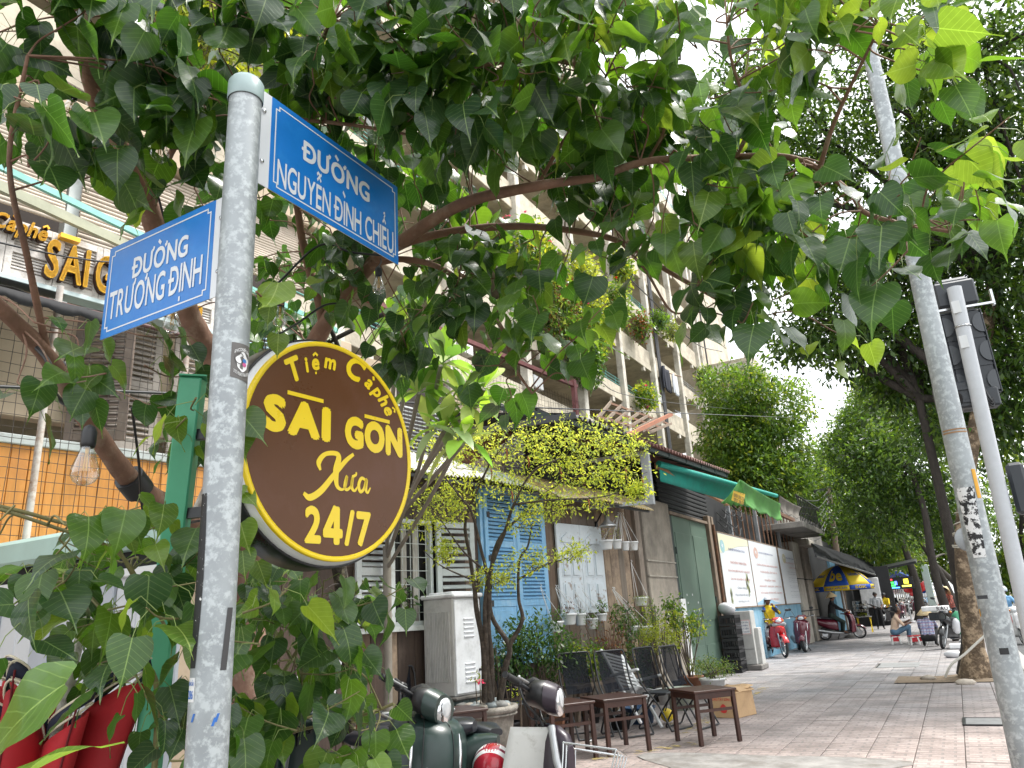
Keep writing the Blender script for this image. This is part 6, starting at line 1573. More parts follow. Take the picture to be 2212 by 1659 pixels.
CL=[(90,70,2.75,130,100,1.6,0,.145),(60,200,2.7,90,90,1.7,0,.14),(60,330,2.75,80,90,1.3,0,.135),(250,230,3.0,60,60,.9,0,.135),(150,400,2.85,60,40,.7,1,.13),(340,70,3.0,180,90,1.6,0,.14),(330,190,3.0,140,80,1.5,0,.145),(390,270,3.1,100,90,1.4,0,.14),(430,370,3.4,60,90,1.1,0,.13),(250,330,3.3,60,60,.5,1,.12),(520,80,3.3,90,90,1.4,0,.135),(640,100,3.4,130,100,1.5,0,.13),(640,230,3.5,120,90,1.4,0,.13),(800,70,3.3,150,80,1.5,0,.135),(800,190,3.4,140,90,1.4,1,.135),(960,90,3.3,150,100,1.5,0,.135),(1000,170,3.3,150,80,1.3,1,.14),(1110,60,3.3,110,80,1.5,0,.135),(1150,150,3.3,110,90,1.3,1,.135),(1235,120,3.3,60,90,1.1,2,.12),(1180,230,3.4,110,70,1.2,1,.135),(900,270,3.4,120,70,1.4,0,.14),(1030,270,3.3,110,70,1.3,0,.145),(760,300,3.6,110,70,1.2,0,.13),(620,330,3.8,90,80,1.2,0,.12),(930,370,3.6,120,70,1.3,0,.135),(1060,360,3.5,100,60,1.2,0,.135),(1180,340,3.5,100,60,1.2,0,.135),(1300,300,3.5,80,80,1.3,0,.13),(1320,200,3.4,70,90,1.0,1,.13),(1385,90,3.4,50,60,.7,1,.13),(1420,170,3.4,60,90,.9,1,.13),(1420,280,3.5,70,80,1.1,1,.13),(1260,400,3.6,90,60,1.1,0,.13),(1240,210,3.4,100,80,1.2,1,.13),(1330,110,3.35,60,70,1.0,1,.13),(1200,40,3.3,100,50,1.3,0,.13),(1400,240,3.45,70,80,1.1,1,.13),(1440,340,3.5,80,50,1.1,0,.13),(1080,200,3.3,110,80,.9,0,.135),(1350,400,3.5,60,70,1.2,0,.135),(1450,400,3.5,80,60,.9,0,.13),(1540,280,3.4,60,40,.35,2,.11),(1560,60,3.2,90,80,1.3,1,.14),(1660,70,3.15,80,80,1.4,1,.14),(1600,170,3.2,100,80,1.3,1,.14),(1680,190,3.2,70,80,1.1,0,.13),(1610,270,3.3,80,40,.6,1,.13),(1800,80,3.0,80,90,1.1,2,.125),(1890,80,2.95,100,80,1.2,2,.13),(1960,100,2.95,60,100,1.0,1,.13),(1830,190,3.0,80,60,1.0,1,.13),(1910,190,3.0,60,60,.8,1,.13),(1580,430,3.4,100,60,1.3,1,.135),(1680,400,3.3,90,70,1.2,1,.13),(1640,500,3.4,80,60,1.3,1,.135),(1750,460,3.2,70,80,1.3,1,.13),(1800,540,3.1,60,50,1.2,0,.125),(1760,560,3.2,40,50,.9,2,.12),(1880,470,3.05,70,60,1.3,0,.12),(1900,540,3.0,70,60,1.4,0,.125),(1970,500,3.0,60,60,1.3,0,.125),(2000,560,2.95,60,50,1.4,0,.125),(2070,480,2.9,70,60,1.3,1,.125),(2110,420,2.9,60,70,1.2,2,.13),(2120,520,2.9,50,60,1.0,1,.125),(1950,410,3.0,50,40,.5,1,.11),(1480,490,3.5,90,60,1.2,1,.13),(1380,470,3.6,80,50,1.2,0,.13),(1280,480,3.7,80,40,1.0,0,.125),(1220,560,3.7,70,70,1.1,0,.13),(1130,530,3.8,80,60,1.2,1,.125),(1000,490,3.9,90,50,1.2,0,.12),(930,540,3.95,70,60,1.2,1,.12),(1340,600,3.6,50,60,1.0,0,.13),(1400,540,3.6,60,50,1.0,0,.125),(1500,590,3.6,70,50,1.2,0,.125),(1570,560,3.5,60,60,1.2,1,.125),(1600,640,3.5,60,60,1.3,0,.125),(1530,660,3.5,40,40,1.0,0,.12),(1480,685,3.5,45,35,1.2,0,.12),(1650,700,3.5,70,45,1.3,0,.12),(1730,715,3.5,35,35,.9,2,.11),(570,440,4.0,50,80,1.0,0,.115),(700,420,4.0,100,70,1.2,0,.115),(620,560,4.3,90,70,1.3,0,.11),(740,500,4.1,80,60,1.1,0,.115),(600,660,4.5,60,60,1.1,0,.105),(740,610,4.3,50,60,.9,1,.105),(850,620,4.1,70,50,1.1,0,.115),(900,680,4.0,90,70,1.3,0,.115),(800,740,4.1,40,50,.9,0,.11),(1000,640,3.95,90,60,1.2,0,.115),(1050,700,3.9,70,40,1.0,1,.115),(1110,640,3.9,50,40,.8,1,.115),(1110,780,3.8,60,50,1.3,1,.12),(1190,760,3.75,60,55,1.3,1,.125),(1150,840,3.75,70,45,1.3,0,.12),(1070,830,3.8,30,30,.8,0,.115),(545,690,2.6,30,60,.8,2,.11),(525,575,2.7,26,40,.6,2,.09),(200,770,3.0,60,30,.7,1,.12),(290,770,3.0,60,35,.9,0,.125),(270,850,2.9,60,40,.8,0,.125),(360,840,3.0,50,45,.9,0,.125),(110,870,2.9,50,30,.7,1,.12),(40,880,2.8,40,40,.7,0,.125),(340,930,3.2,50,30,.5,0,.115),(40,730,2.7,40,26,.4,1,.1),(400,1020,3.9,40,50,.7,0,.11),(460,960,4.0,40,60,.8,0,.11),(600,1200,4.2,40,60,.6,1,.1),(480,690,4.0,36,40,.5,0,.1)]
DENS=1.75
def grow(F,CL,branches,lim=.75,droop=.75,plen=.10,lift=.35):
 r=F.r
 for(px,py,d,rx,ry,cov,tone,L)in CL:
  lp=L*FPX/d;area=PI*rx*ry;nl=max(3,int(DENS*cov*area/(lp*lp*.46)));ns=max(1,round(nl/6));per=max(2,round(nl/ns))
  for k in range(ns):
   while True:
    a,b=r.uniform(-1,1),r.uniform(-1,1)
    if a*a+b*b<1:break
   p=at(px+a*rx,py+b*ry-lp*lift,d+r.uniform(-.25,.25))
   nb=nearest_on(branches,p)
   base=p
   if nb and nb[0]<lim:
    mid=nb[1].lerp(p,.55)+Vector((r.gauss(0,.03),r.gauss(0,.03),.03));F.twig.tube(bez([nb[1],mid,p],4),[.005,.0045,.004,.004,.0038,.0036,.0034,.0032,.003][:9],5)
    td=(p-nb[1]).normalized()*.7+Vector((r.gauss(0,.4),r.gauss(0,.4),r.uniform(-.1,.5)))
   else:td=Vector((r.gauss(0,1),r.gauss(0,1),r.uniform(-.2,.6)))
   F.shoot(p,td,per,L,tone,.10+.02*per,plen,droop=droop)
CL=[(c[0],c[1],c[2]+(.35 if 840<c[0]<1400 and 300<c[1]<560 else 0))+c[3:]for c in CL]
grow(F1,CL,BR,.5,lift=.6)
F1.finish(fig,300)
fl=thing('young_fig','leafy young sacred fig in front of the white panel, left of the galvanised pole','shrub',tuple(Vector((at(330,1500,2.6).x,at(330,1500,2.6).y,0))))
F2=Fig(21)
st=bez([Vector((at(330,1500,2.75).x,at(330,1500,2.75).y,0)),at(340,1560,2.7),at(300,1420,2.6),at(230,1330,2.55),at(160,1250,2.5)],6);br2=[st]
b2=bpath((340,1560,2.75),(340,1400,2.8),(250,1180,2.7),(100,1120,2.55),(-60,1080,2.4));br2.append(b2)
b3=bpath((372,1380,2.7),(320,1290,2.65),(250,1190,2.6),(120,1140,2.45),(0,1100,2.35));br2.append(b3)
m=MB();m.tube(st,[.014,*[.012-.0003*i for i in range(len(st)-1)]],8);m.tube(b2,.007,7);m.tube(b3,.006,7);tag(m.build('stems',pm('young_stem',(.19,.17,.07),.6,var=.25),fl))
CL2=[(60,1110,2.5,90,60,1.3,1,.12),(170,1120,2.5,80,36,1.0,1,.12),(260,1120,2.6,70,40,.9,2,.115),(300,1170,2.65,80,60,1.1,1,.115),(370,1180,2.8,40,40,1.0,0,.115),(40,1200,2.4,60,50,1.1,0,.12),(110,1200,2.45,70,60,1.1,0,.125),(60,1330,2.35,80,80,1.4,0,.13),(210,1370,2.5,70,60,1.4,0,.13),(290,1330,2.55,80,60,1.3,1,.125),(240,1250,2.5,70,50,1.0,0,.125),(330,1250,2.6,60,50,1.1,0,.12),(350,1420,2.5,60,60,1.4,0,.12),(370,1500,2.45,45,60,1.2,0,.12),(330,1570,2.45,60,60,1.3,0,.12),(390,1600,2.4,35,50,1.1,0,.12),(400,1330,2.3,26,70,1.2,2,.12),(415,870,2.55,24,40,1.3,1,.11),(410,925,2.5,20,26,.7,2,.11)]
DENS=1.6
CL2=[(c[0],c[1]+(45 if c[1]>1000 else 0))+c[2:7]+(c[7]*.88,)for c in CL2]
grow(F2,CL2,br2,.35)
F2.leaf(at(140,1478,1.25),(at(-60,1600,1.2)-at(140,1478,1.25)),Vector((.2,-.5,.9)),.19,1)
F2.leaf(at(20,1700,1.1),(at(140,1612,1.15)-at(20,1700,1.1)),Vector((-.2,-.4,1)),.12,2)
F2.finish(fl,150,MATS['young_stem'])
fr_=thing('young_fig','leafy young sacred fig between the galvanised pole and the parked dark green scooter','shrub',tuple(Vector((at(600,1560,3.1).x,at(600,1560,3.1).y,0))))
F3=Fig(31)
st=bez([Vector((at(590,1560,3.2).x,at(590,1560,3.2).y,0)),at(580,1600,3.1),at(600,1480,3.1),at(660,1380,3.1),at(700,1330,3.1)],6);br3=[st]
b2=bpath((580,1600,3.1),(640,1580,3.0),(720,1560,2.95),(800,1540,2.9),(850,1520,2.9));br3.append(b2)
m=MB();m.tube(st,[.014-.0004*i for i in range(len(st))],8);m.tube(b2,.006,7);m.build('stems',MATS['young_stem'],fr_)
CL3=[(530,1330,2.45,30,60,1.2,2,.12),(540,1440,2.6,40,60,1.3,1,.115),(600,1380,3.1,50,60,1.1,1,.105),(660,1340,3.1,50,50,1.3,1,.105),(710,1330,3.1,40,40,.9,2,.10),(640,1420,3.0,60,50,1.3,0,.11),(700,1400,3.0,50,50,1.2,0,.11),(740,1330,3.3,30,60,1.0,0,.11),(570,1520,2.8,60,60,1.4,0,.115),(650,1500,2.9,60,50,1.4,0,.115),(730,1480,2.9,50,50,1.3,0,.11),(770,1490,2.9,40,40,1.2,1,.11),(620,1590,2.8,70,50,1.4,1,.115),(700,1570,2.8,60,50,1.4,0,.115),(770,1590,2.8,40,50,1.3,1,.115),(800,1560,2.8,20,40,.8,1,.11),(560,1610,2.6,40,40,1.2,2,.115),(650,1650,2.7,70,40,1.2,1,.115),(760,1650,2.7,60,40,1.2,1,.115),(800,1640,2.75,26,30,1.0,2,.11),(590,1270,3.4,40,40,.8,0,.10),(640,1250,3.8,50,30,.9,0,.10)]
DENS=1.65
grow(F3,CL3,br3,.35)
for(a,b,tn)in(((522,895),(572,950),1),((520,925),(526,990),1),((522,1062),(550,1082),2),((520,1130),(536,1190),2),((524,1190),(528,1250),2),((515,1045),(500,1090),2)):
 A,B_=at(*a,2.42),at(*b,2.38);F3.leaf(A,B_-A,Vector((.4,-.7,.5)),max(.07,(B_-A).length/1.1),tn)
F3.finish(fr_,150,MATS['young_stem'])
tb=at(760,1480,5.6);t=thing('mossy_trunk','dark mossy slim tree trunk standing before the plank wall','tree trunk',(tb.x,tb.y,0))
pts=bez([Vector((tb.x,tb.y,-.05)),at(758,1500,5.6),at(745,1340,5.6),at(735,1240,5.6),at(700,1100,5.5),at(660,960,5.4)],5)
m=MB();m.tube(pts,[.075-.0012*i for i in range(len(pts))],12);m.build('trunk',pm('bark_mossy',(.045,.038,.028),.9,var=.4,scale=8,bump=1.0,bscale=26,stain=(.24,.21,.13),stain_amt=.43,stain_scale=9,sharp=.05,bdist=.02),t)
m=MB()
for k in range(4):m.tube(bez([pts[-1],pts[-1]+Vector((rng.uniform(-.4,.4),rng.uniform(-.3,.3),.5)),pts[-1]+Vector((rng.uniform(-.8,.8),rng.uniform(-.5,.5),.9))],4),.018,6)
m.build('branches',BARKD,t)
F4=Fig(41);grow(F4,[(700,880,5.4,90,80,.9,0,.11),(640,760,5.3,80,90,1.0,0,.11),(860,700,5.3,80,50,.8,1,.11),(560,820,5.2,60,60,.8,0,.11),(740,1290,5.4,50,30,.5,0,.1)],[pts],1.2);F4.finish(t,0,BARKD)
GLS=glassmat('clear_glass',(.97,.97,.96));FIL=pm('filament_amber',(.75,.42,.08),.4,var=.1)
def bulb(px,py,d,s,hook,label,tilt=0.0):
 0
 c=at(px,py,d);t=thing('string_bulb',label,'light bulb',tuple(c),0,'clear bulbs strung in the tree');h=s*d/FPX
 Mx=Matrix.Translation(c)@Matrix.Rotation(tilt,4,'Y')
 m=MB();m.lathe([(.001,-.5*h),(.12*h,-.48*h),(.24*h,-.40*h),(.31*h,-.26*h),(.30*h,-.10*h),(.22*h,.14*h),(.15*h,.36*h),(.13*h,.48*h)],(0,0,0),20);xform(m,Mx).build('glass_bulb',GLS,t)
 m=MB();m.lathe([(0,.40*h),(.15*h,.40*h),(.17*h,.5*h),(.17*h,.78*h),(.12*h,.90*h),(.05*h,.95*h),(0,.95*h)],(0,0,0),14);xform(m,Mx).build('socket',BLACK,t)
 m=MB()
 for k in range(4):a=2*PI*k/4;m.cyl((.05*h*math.cos(a),.05*h*math.sin(a),-.15*h),(.035*h*math.cos(a),.035*h*math.sin(a),.2*h),.012*h,5)
 m.lathe([(0,.4*h),(.05*h,.4*h),(.03*h,.2*h),(0,.2*h)],(0,0,0),8);xform(m,Mx).build('filament',FIL,t)
 top=Mx@Vector((0,0,.94*h));m=MB();m.tube(bez([top,top.lerp(Vector(hook),.5)+Vector((.01,0,0)),hook],4),.0045,6);m.build('lead',BLACK,t);return t
bulb(198,342,3.3,70,at(212,292,3.35),'clear bulb with its black socket hanging beside the tall limb at the upper left')
bulb(185,1003,2.4,92,at(200,935,2.7),'largest clear bulb hanging under the lower limb before the orange boards')
bulb(345,325,3.2,64,at(350,262,3.3),'clear bulb half hidden among leaves right of the tall limb')
bulb(152,235,3.0,54,at(150,190,3.05),'clear bulb tucked in dark leaves at the top left',R(8))
bulb(605,682,3.6,52,at(600,612,3.8),'clear bulb right of the galvanised pole under the name plate')
bulb(818,615,3.6,46,at(822,560,3.9),'clear bulb hanging below the forked limb right of the name plate')
bulb(372,693,3.3,60,at(388,640,3.6),'clear bulb partly hidden behind the lower left name plate')
bulb(137,800,5.2,22,at(140,765,5.2),'small clear bulb far back at the netting')
cab=[at(345,215,3.25),at(320,330,3.5),at(350,470,3.75),at(380,560,3.95),at(405,640,4.05)]
def cable(label,pts,r=.006):tag(MB().tube(bez(pts,7),r,6).build('string_cable',BLACK),label,'cable')
cable('black light cable running down along the tall limb',[p+Vector((.045,-.03,0))for p in cab])
cable('black light cable looping from the lower limb to the green post',[at(285,880,3.2),at(300,1000,3.4),at(310,1110,3.55),at(345,1140,3.5),at(430,1125,3.3)])
cable('black light cable looping from the forked limb across the dark foliage',[at(830,552,3.95),at(760,545,3.9),at(690,530,3.9),at(600,612,3.8)])
cable('black light cable between the two bulbs under the fork',[at(605,720,3.6),at(640,700,3.8),at(700,660,4.0),at(745,655,4.1)])
# ====== things in front of the cafe
def solve_len(C,d,px,lo=0.0,hi=3.0):
 d=Vector(d);s=pix(C+d*hi)[0]-pix(C+d*lo)[0]
 for _ in range(50):
  mid=(lo+hi)/2
  if(pix(C+d*mid)[0]-px)*(1 if s>0 else-1)<0:lo=mid
  else:hi=mid
 return lo
CC=onplane(984,1506,FP0+FN*.55,FN);PLZ=CC.z;cd=solve_len(CC,-FN,918);cw=solve_len(CC,FU,1044)
cd=min(max(cd,.35),.8);cw=min(max(cw,.45),1.1);ztc=onplane(977,1291,CC,FN).z
CABW=pm('cabinet_white',(.74,.76,.79),.5,var=.08,scale=4,stain=(.42,.43,.44),stain_amt=.38,stain_scale=3,grain=(2,2,1));CABG=pm('cabinet_grey',(.52,.52,.51),.6,var=.1,scale=4,stain=(.3,.3,.29),stain_amt=.38,stain_scale=3)
cab=thing('utility_cabinet','tall grey and white ribbed utility cabinet on a dark tiled plinth','cabinet',(CC.x,CC.y,0))
def cpt(u,o,z):return Vector((CC.x,CC.y,0))+FU*u+FN*o+Vector((0,0,z))
m=MB();m.box(cpt(cw/2,-cd/2,(PLZ+ztc)/2),(cw,cd,ztc-PLZ),FROT,.012);m.build('body',CABG,cab)
m=MB();m.box(cpt(cw/2,.006,(PLZ+ztc)/2),(cw-.03,.022,ztc-PLZ-.05),FROT,.006);dr=m.build('door',CABW,cab)
for z0 in(lerp(PLZ,ztc,.68),lerp(PLZ,ztc,.22)):
 m=MB()
 for k in range(5):m.box(cpt(cw*.52,.02,z0-.1+.05*k),(cw*.36,.02,.022),FROT@Matrix.Rotation(R(25),3,'X'),.004)
 m.build('vent',CABW,dr)
m=MB();m.lathe([(0,.02),(.014,.02),(.016,0)],cpt(cw*.86,.02,lerp(PLZ,ztc,.24)),10,FROT@Matrix.Rotation(R(90),3,'X'));m.build('lock',BLACK,dr)
for k in range(15):
 m=MB();m.box(cpt(-.006,-cd*(.12+.76*k/14),lerp(PLZ,ztc,.5)),(.016,cd*.026,(ztc-PLZ)*.72),FROT,.004);m.build('rib',CABG,cab)
m=MB();m.box(cpt(cw/2,-cd/2+.01,ztc+.025),(cw+.06,cd+.07,.05),FROT,.015);m.box(cpt(cw/2,-cd/2+.01,ztc+.06),(cw*.85,cd*.8,.03),FROT,.01);m.build('lid',CABW,cab)
TILED=pm('tile_dark_teal',(.045,.07,.07),.35,var=.3,scale=6,rand=.3)
pl=thing('tiled_plinth','low plinth of dark teal tiles under the utility cabinet','plinth',(CC.x,CC.y,0))
m=MB();m.box(cpt(cw/2,-cd/2,PLZ/2-.01),(cw+.06,cd+.06,PLZ-.02),FROT);m.build('plinth_core',CONC,pl)
TH_=(PLZ-.04)/3
for r_ in range(3):
 for k in range(5):
  m=MB();w_=(cw+.12)/5;m.box(cpt(-.06+w_*(k+.5),.045,TH_*(r_+.5)),(w_-.008,.02,TH_-.008),FROT,.003);m.build('tile',TILED,pl)
  w_=(cd+.1)/5;m=MB();m.box(cpt(-.05,.05-w_*(k+.5),TH_*(r_+.5)),(.02,w_-.008,TH_-.008),FROT,.003);m.build('tile',TILED,pl)
m=MB();m.box(cpt(cw/2,-cd/2+.01,PLZ-.015),(cw+.16,cd+.16,.025),FROT,.004);m.build('plinth_top',DIRTY,pl)
POTC=pm('pot_cement',(.30,.275,.24),.95,var=.25,scale=9,bump=.9,bscale=40,stain=(.13,.12,.105),stain_amt=.45,stain_scale=5)
pc=onz(1052,1632,0)
t=thing('cement_pot','large rough cement flower pot ringed with pebbles, holding the many-stemmed tree','flower pot',tuple(pc))
m=MB();m.lathe([(0,0),(.24,0),(.27,.06),(.31,.3),(.32,.42),(.36,.44),(.375,.47),(.365,.50),(.33,.505),(.31,.47),(0,.455)],pc,32);m.build('pot',POTC,t)
m=MB();m.tube([pc+Vector((math.cos(a)*(.335+.012*(k%2)),math.sin(a)*(.335+.012*(k%2)),.415))for k,a in enumerate([2*PI*k/72 for k in range(73)])],.014,6);m.build('rope_band',POTC,t)
m=MB();m.lathe([(0,.475),(.32,.472)],pc,18);m.build('soil',SOIL,t)
PEB=[pm('pebble_grey',(.27,.27,.26),.7,var=.15,rand=.3),pm('pebble_tan',(.38,.34,.29),.7,var=.15,rand=.25),pm('pebble_slate',(.20,.23,.24),.6,var=.15,rand=.25)]
for k in range(15):
 a=-2.6+k*.38+rng.uniform(-.08,.08);rr_=rng.uniform(.15,.28);s=rng.uniform(.04,.075)
 stone(pc+Vector((math.cos(a)*rr_,math.sin(a)*rr_,.49+s*.35)),(s*rng.uniform(1,1.5),s,s*.62),'pebble',PEB[k%3],t,12)
pt=thing('potted_tree','many-stemmed little tree with flat layers of tiny yellow-green leaves in the cement pot','tree',tuple(pc+Vector((0,0,.47))))
PBK=pm('bark_potted',(.045,.036,.028),.85,var=.35,scale=9,bump=.8,bscale=40,stain=(.14,.115,.09),stain_amt=.4,stain_scale=16)
D0=(pc-V(CAMP)).length;
def pd(px,py,dd=0.0):
 0
 f=Vector((RM[0][2],RM[1][2],RM[2][2]));return at(px,py,(pc-V(CAMP)).dot(f)+dd)
stems=[[(1048,1515,0),(1045,1400,.0),(1030,1320,.05),(1025,1270,.05),(1015,1200,.1),(1005,1130,.1),(1030,1060,.1),(1058,1000,0),(1060,975,0)],[(1058,1515,0),(1052,1420,0),(1048,1310,-.05),(1060,1230,-.1),(1090,1150,-.1),(1110,1090,-.2),(1150,1020,-.25),(1210,990,-.3)],[(1062,1515,.05),(1062,1420,0),(1056,1360,0),(1055,1260,-.1),(1040,1190,-.15),(1020,1110,-.2),(1000,1080,-.3),(960,1030,-.3)],[(1080,1512,.1),(1092,1440,.1),(1100,1395,.1),(1062,1330,.1),(1060,1250,.1),(1075,1170,.15),(1130,1110,.2),(1200,1050,.2),(1280,1020,.2)],[(1100,1395,.1),(1128,1340,.1),(1120,1290,.1),(1122,1210,.15),(1140,1180,.2),(1150,1130,.2)],[(1040,1260,.05),(990,1240,.1),(950,1220,.1),(915,1190,.1)],[(1050,1235,0),(1000,1190,-.1),(950,1120,-.1),(920,1080,-.1)],[(1110,1090,-.2),(1190,1080,-.3),(1290,1075,-.3),(1350,1060,-.3)],[(1058,1000,0),(1090,960,0),(1110,935,0)],[(1058,1000,0),(1030,975,0),(1005,965,0)],[(1200,1050,.2),(1260,990,.2),(1320,960,.2)],[(1130,1110,.2),(1230,1100,.25),(1330,1090,.2)],[(1122,1250,.1),(1180,1220,.0),(1230,1205,-.1)]]
for k,s in enumerate(stems):
 m=MB();pts=bez([pd(*q)for q in s],5);r0=(.042,.038,.036,.042,.03)[k]if k<5 else .014;r1=.008 if k<5 else .004
 m.tube(pts,[lerp(r0,r1,(i/(len(pts)-1))**.7)for i in range(len(pts))],9);m.build('stem' if k<5 else 'branch',PBK,pt)
tl=[(pd(px,py,dd),(rx,rx*.8,ry),w)for px,py,dd,rx,ry,w in((980,960,0,.45,.12,1),(1060,935,-.1,.5,.12,1.3),(1140,935,0,.55,.12,1.3),(1230,945,0,.5,.13,1.3),(1310,950,-.1,.42,.13,1.2),(1370,960,-.2,.25,.09,.5),(940,1000,0,.3,.16,.7),(1010,1000,.2,.5,.15,1),(1120,985,.1,.5,.14,1),(1210,1000,.1,.5,.14,1),(1290,1010,0,.4,.14,1),(1350,1030,-.1,.3,.14,.8),(1380,1060,-.1,.14,.05,.25),(930,1070,.1,.35,.14,.7),(1000,1060,.1,.35,.12,.5),(1100,1050,.1,.4,.12,.6),(1200,1060,0,.45,.13,.7),(1300,1075,0,.35,.1,.6),(930,1130,0,.3,.08,.6),(985,1100,.1,.3,.08,.4),(1130,1120,-.2,.25,.09,.4),(1080,1240,-.1,.3,.08,.5),(1150,1210,-.1,.35,.07,.45),(960,1190,0,.15,.07,.2),(1180,1100,0,.3,.08,.4),(1060,1250,0,.2,.07,.25),(1240,1190,-.1,.2,.05,.15))]
YG=leafmat('leaf_yellow_green',(.26,.38,.075),(.54,.70,.15),.52,.5);YG2=leafmat('leaf_fresh_green',(.22,.34,.06),(.5,.66,.1),.5,.5)
tl=[(a,(b[0]*1.15,b[1]*1.15,b[2]*1.9),max(c,.55)**.6)for a,b,c in tl]
o=leaf_cloud('foliage',[(tuple(a),b,c)for a,b,c in tl],6500,.052,.021,YG,pt,.15,.05,5);o['kind']='stuff'
o=leaf_cloud('foliage',[(tuple(a),b,c*(1 if i>9 else .6))for i,(a,b,c)in enumerate(tl)],3600,.05,.02,YG2,pt,.2,.05,5);o['kind']='stuff'
m=MB()
for(c,r_,w)in tl:
 for k in range(5):
  e=Vector(c)+Vector((rng.uniform(-1,1)*r_[0],rng.uniform(-1,1)*r_[1],rng.uniform(-.5,.8)*r_[2]));b=Vector(c)+Vector((rng.uniform(-.3,.3)*r_[0],rng.uniform(-.3,.3)*r_[1],-.1));m.tube([b,b.lerp(e,.5)+Vector((0,0,.02)),e],[.004,.003,.002],4)
tag(m.build('twigs',PBK,pt),kind='stuff')
PODM=pm('seed_pod_red',(.30,.085,.04),.6,var=.3)
for(px,py)in((1093,968),(1060,1010),(1140,985),(1270,1075),(1350,1010),(1386,1030),(1210,1010),(1105,1060)):
 p=pd(px,py,-.1);m=MB();m.tube(bez([p,p+Vector((.008,0,-.06)),p+Vector((-.004,.01,-.13))],4),[.003,.006,.008,.008,.008,.006,.005,.004,.002],6);m.build('seed_pod',PODM,pt)
fp=thing('frangipani','frangipani with rosettes of long pale green strap leaves above the awning','tree',tuple(fa(-6.6,.2,0)))
PLM=[leafmat('frangipani_leaf',(.11,.27,.06),(.30,.60,.08),.4,.35),leafmat('frangipani_leaf_pale',(.24,.36,.21),(.34,.55,.16),.25,.4)]
def strap_leaf(L,W,bend,r):
 vs,uv,f=[],[],[]
 prof=[(0,.06),(.12,.22),(.3,.62),(.52,1.0),(.72,.92),(.88,.55),(1,.02)]
 for(t_,w)in prof:
  z=-bend*L*t_*t_
  for sx in(-1,0,1):vs.append((sx*w*W/2,t_*L*(1-bend*.25*t_),z+abs(sx)*w*W*.12));uv.append((sx*w*.5,t_))
 for i in range(len(prof)-1):
  for j in range(2):f.append((i*3+j,i*3+j+1,(i+1)*3+j+1,(i+1)*3+j))
 return vs,uv,f
SL={}
for k in range(5):
 for q in range(2):SL[(k,q)]=uvmesh('strap_leaf',*strap_leaf(.36,.135,(.1,.3,.5,.75,.9)[k],rng),PLM[q])
fpb=fa(-6.6,.2,0)
for(px,py,d,n,tilt)in((952,790,6.9,20,.0),(1010,880,6.8,18,.35),(905,850,7.0,14,-.2),(960,930,6.7,14,.1),(1045,840,6.9,12,.4),(890,780,7.2,10,-.3),(1000,960,6.6,10,.1),(860,700,7.1,10,0)):
 c=at(px,py,d);b=fpb+Vector((0,0,2.2+rng.uniform(-.3,.3)))
 m=MB();m.tube(bez([b,b.lerp(c,.5)+Vector((rng.uniform(-.1,.1),0,.0)),c],5),.022,8);m.build('stem',pm('frangipani_bark',(.22,.2,.17),.8,var=.2),fp)
 ax=Vector((tilt,rng.uniform(-.2,.2),1)).normalized()
 for k in range(n):
  a=k*2.4;el=lerp(1.25,-.05,k/n)+rng.uniform(-.12,.12);o_=Quaternion(ax,a)@ax.orthogonal().normalized()
  d_=(o_*math.cos(el)+ax*math.sin(el)).normalized();n_=(ax*math.cos(el)-o_*math.sin(el));x_=d_.cross(n_)
  s=rng.uniform(.8,1.2);M4=Matrix((x_*s,d_*s,n_*s)).transposed().to_4x4();M4.translation=c+d_*.02
  o=obj_of(SL[(min(4,int(5*k/n)),1 if rng.random()<.3+.4*k/n else 0)],'leaf',fp);o.matrix_basis=M4
m=MB();m.tube([fpb,fpb+Vector((0,0,2.3))],.05,10);m.build('trunk',MATS['frangipani_bark'],fp)
POTD=pm('pot_dark',(.03,.03,.032),.6,var=.2);TERR=pm('pot_terracotta',(.30,.13,.075),.75,var=.15,stain=(.2,.1,.07),stain_amt=.4,stain_scale=8)
def shrub(label,px,py,off,rad,n,L,W,mats,pot=None,stems=9,stemmat=TWIG,potlabel=None,flat=.25,potr=.15):
 c=onplane(px,py,FP0+FN*off,FN);g=Vector((c.x,c.y,0));b0=.02
 t=thing('potted_plant' if pot else 'shrub',label,'plant',tuple(g))
 if pot:
  h=potr*1.5;m=MB();m.lathe([(0,0),(potr*.72,0),(potr,h-.03),(potr*1.08,h-.03),(potr*1.08,h),(potr*.95,h),(potr*.9,h-.03),(0,h-.03)],g,18);m.build('pot',pot,t);b0=h-.02
 for mt,sh in mats:
  o=leaf_cloud('foliage',[(tuple(c),rad,1),(tuple(c+Vector((rad[0]*.4,rad[1]*.4,-rad[2]*.3))),tuple(x*.7 for x in rad),.5),(tuple(c+Vector((-rad[0]*.4,-rad[1]*.5,rad[2]*.2))),tuple(x*.6 for x in rad),.4)],int(n*sh),L,W,mt,t,flat,.2,4);o['kind']='stuff'
 m=MB()
 for k in range(stems):
  e=c+Vector((rng.gauss(0,.45)*rad[0],rng.gauss(0,.45)*rad[1],rng.uniform(-.2,.75)*rad[2]));b=g+Vector((rng.uniform(-.05,.05),rng.uniform(-.05,.05),b0));m.tube(bez([b,b.lerp(e,.5)+Vector((rng.gauss(0,.04),rng.gauss(0,.04),0)),e],4),[.011-.0008*i for i in range(9)],5)
 tag(m.build('stems',stemmat,t),kind='stuff');return t
shrub('dense dark green shrub in front of the blue door, right of the pot tree',1165,1395,.75,(.42,.5,.45),2100,.075,.032,((LF_DARK,.7),(LF_MID,.3)),POTD)
shrub('dark leafy bush low between the pot tree and the blue door',1090,1410,.6,(.25,.3,.3),700,.075,.032,((LF_DARK,1),),POTD)
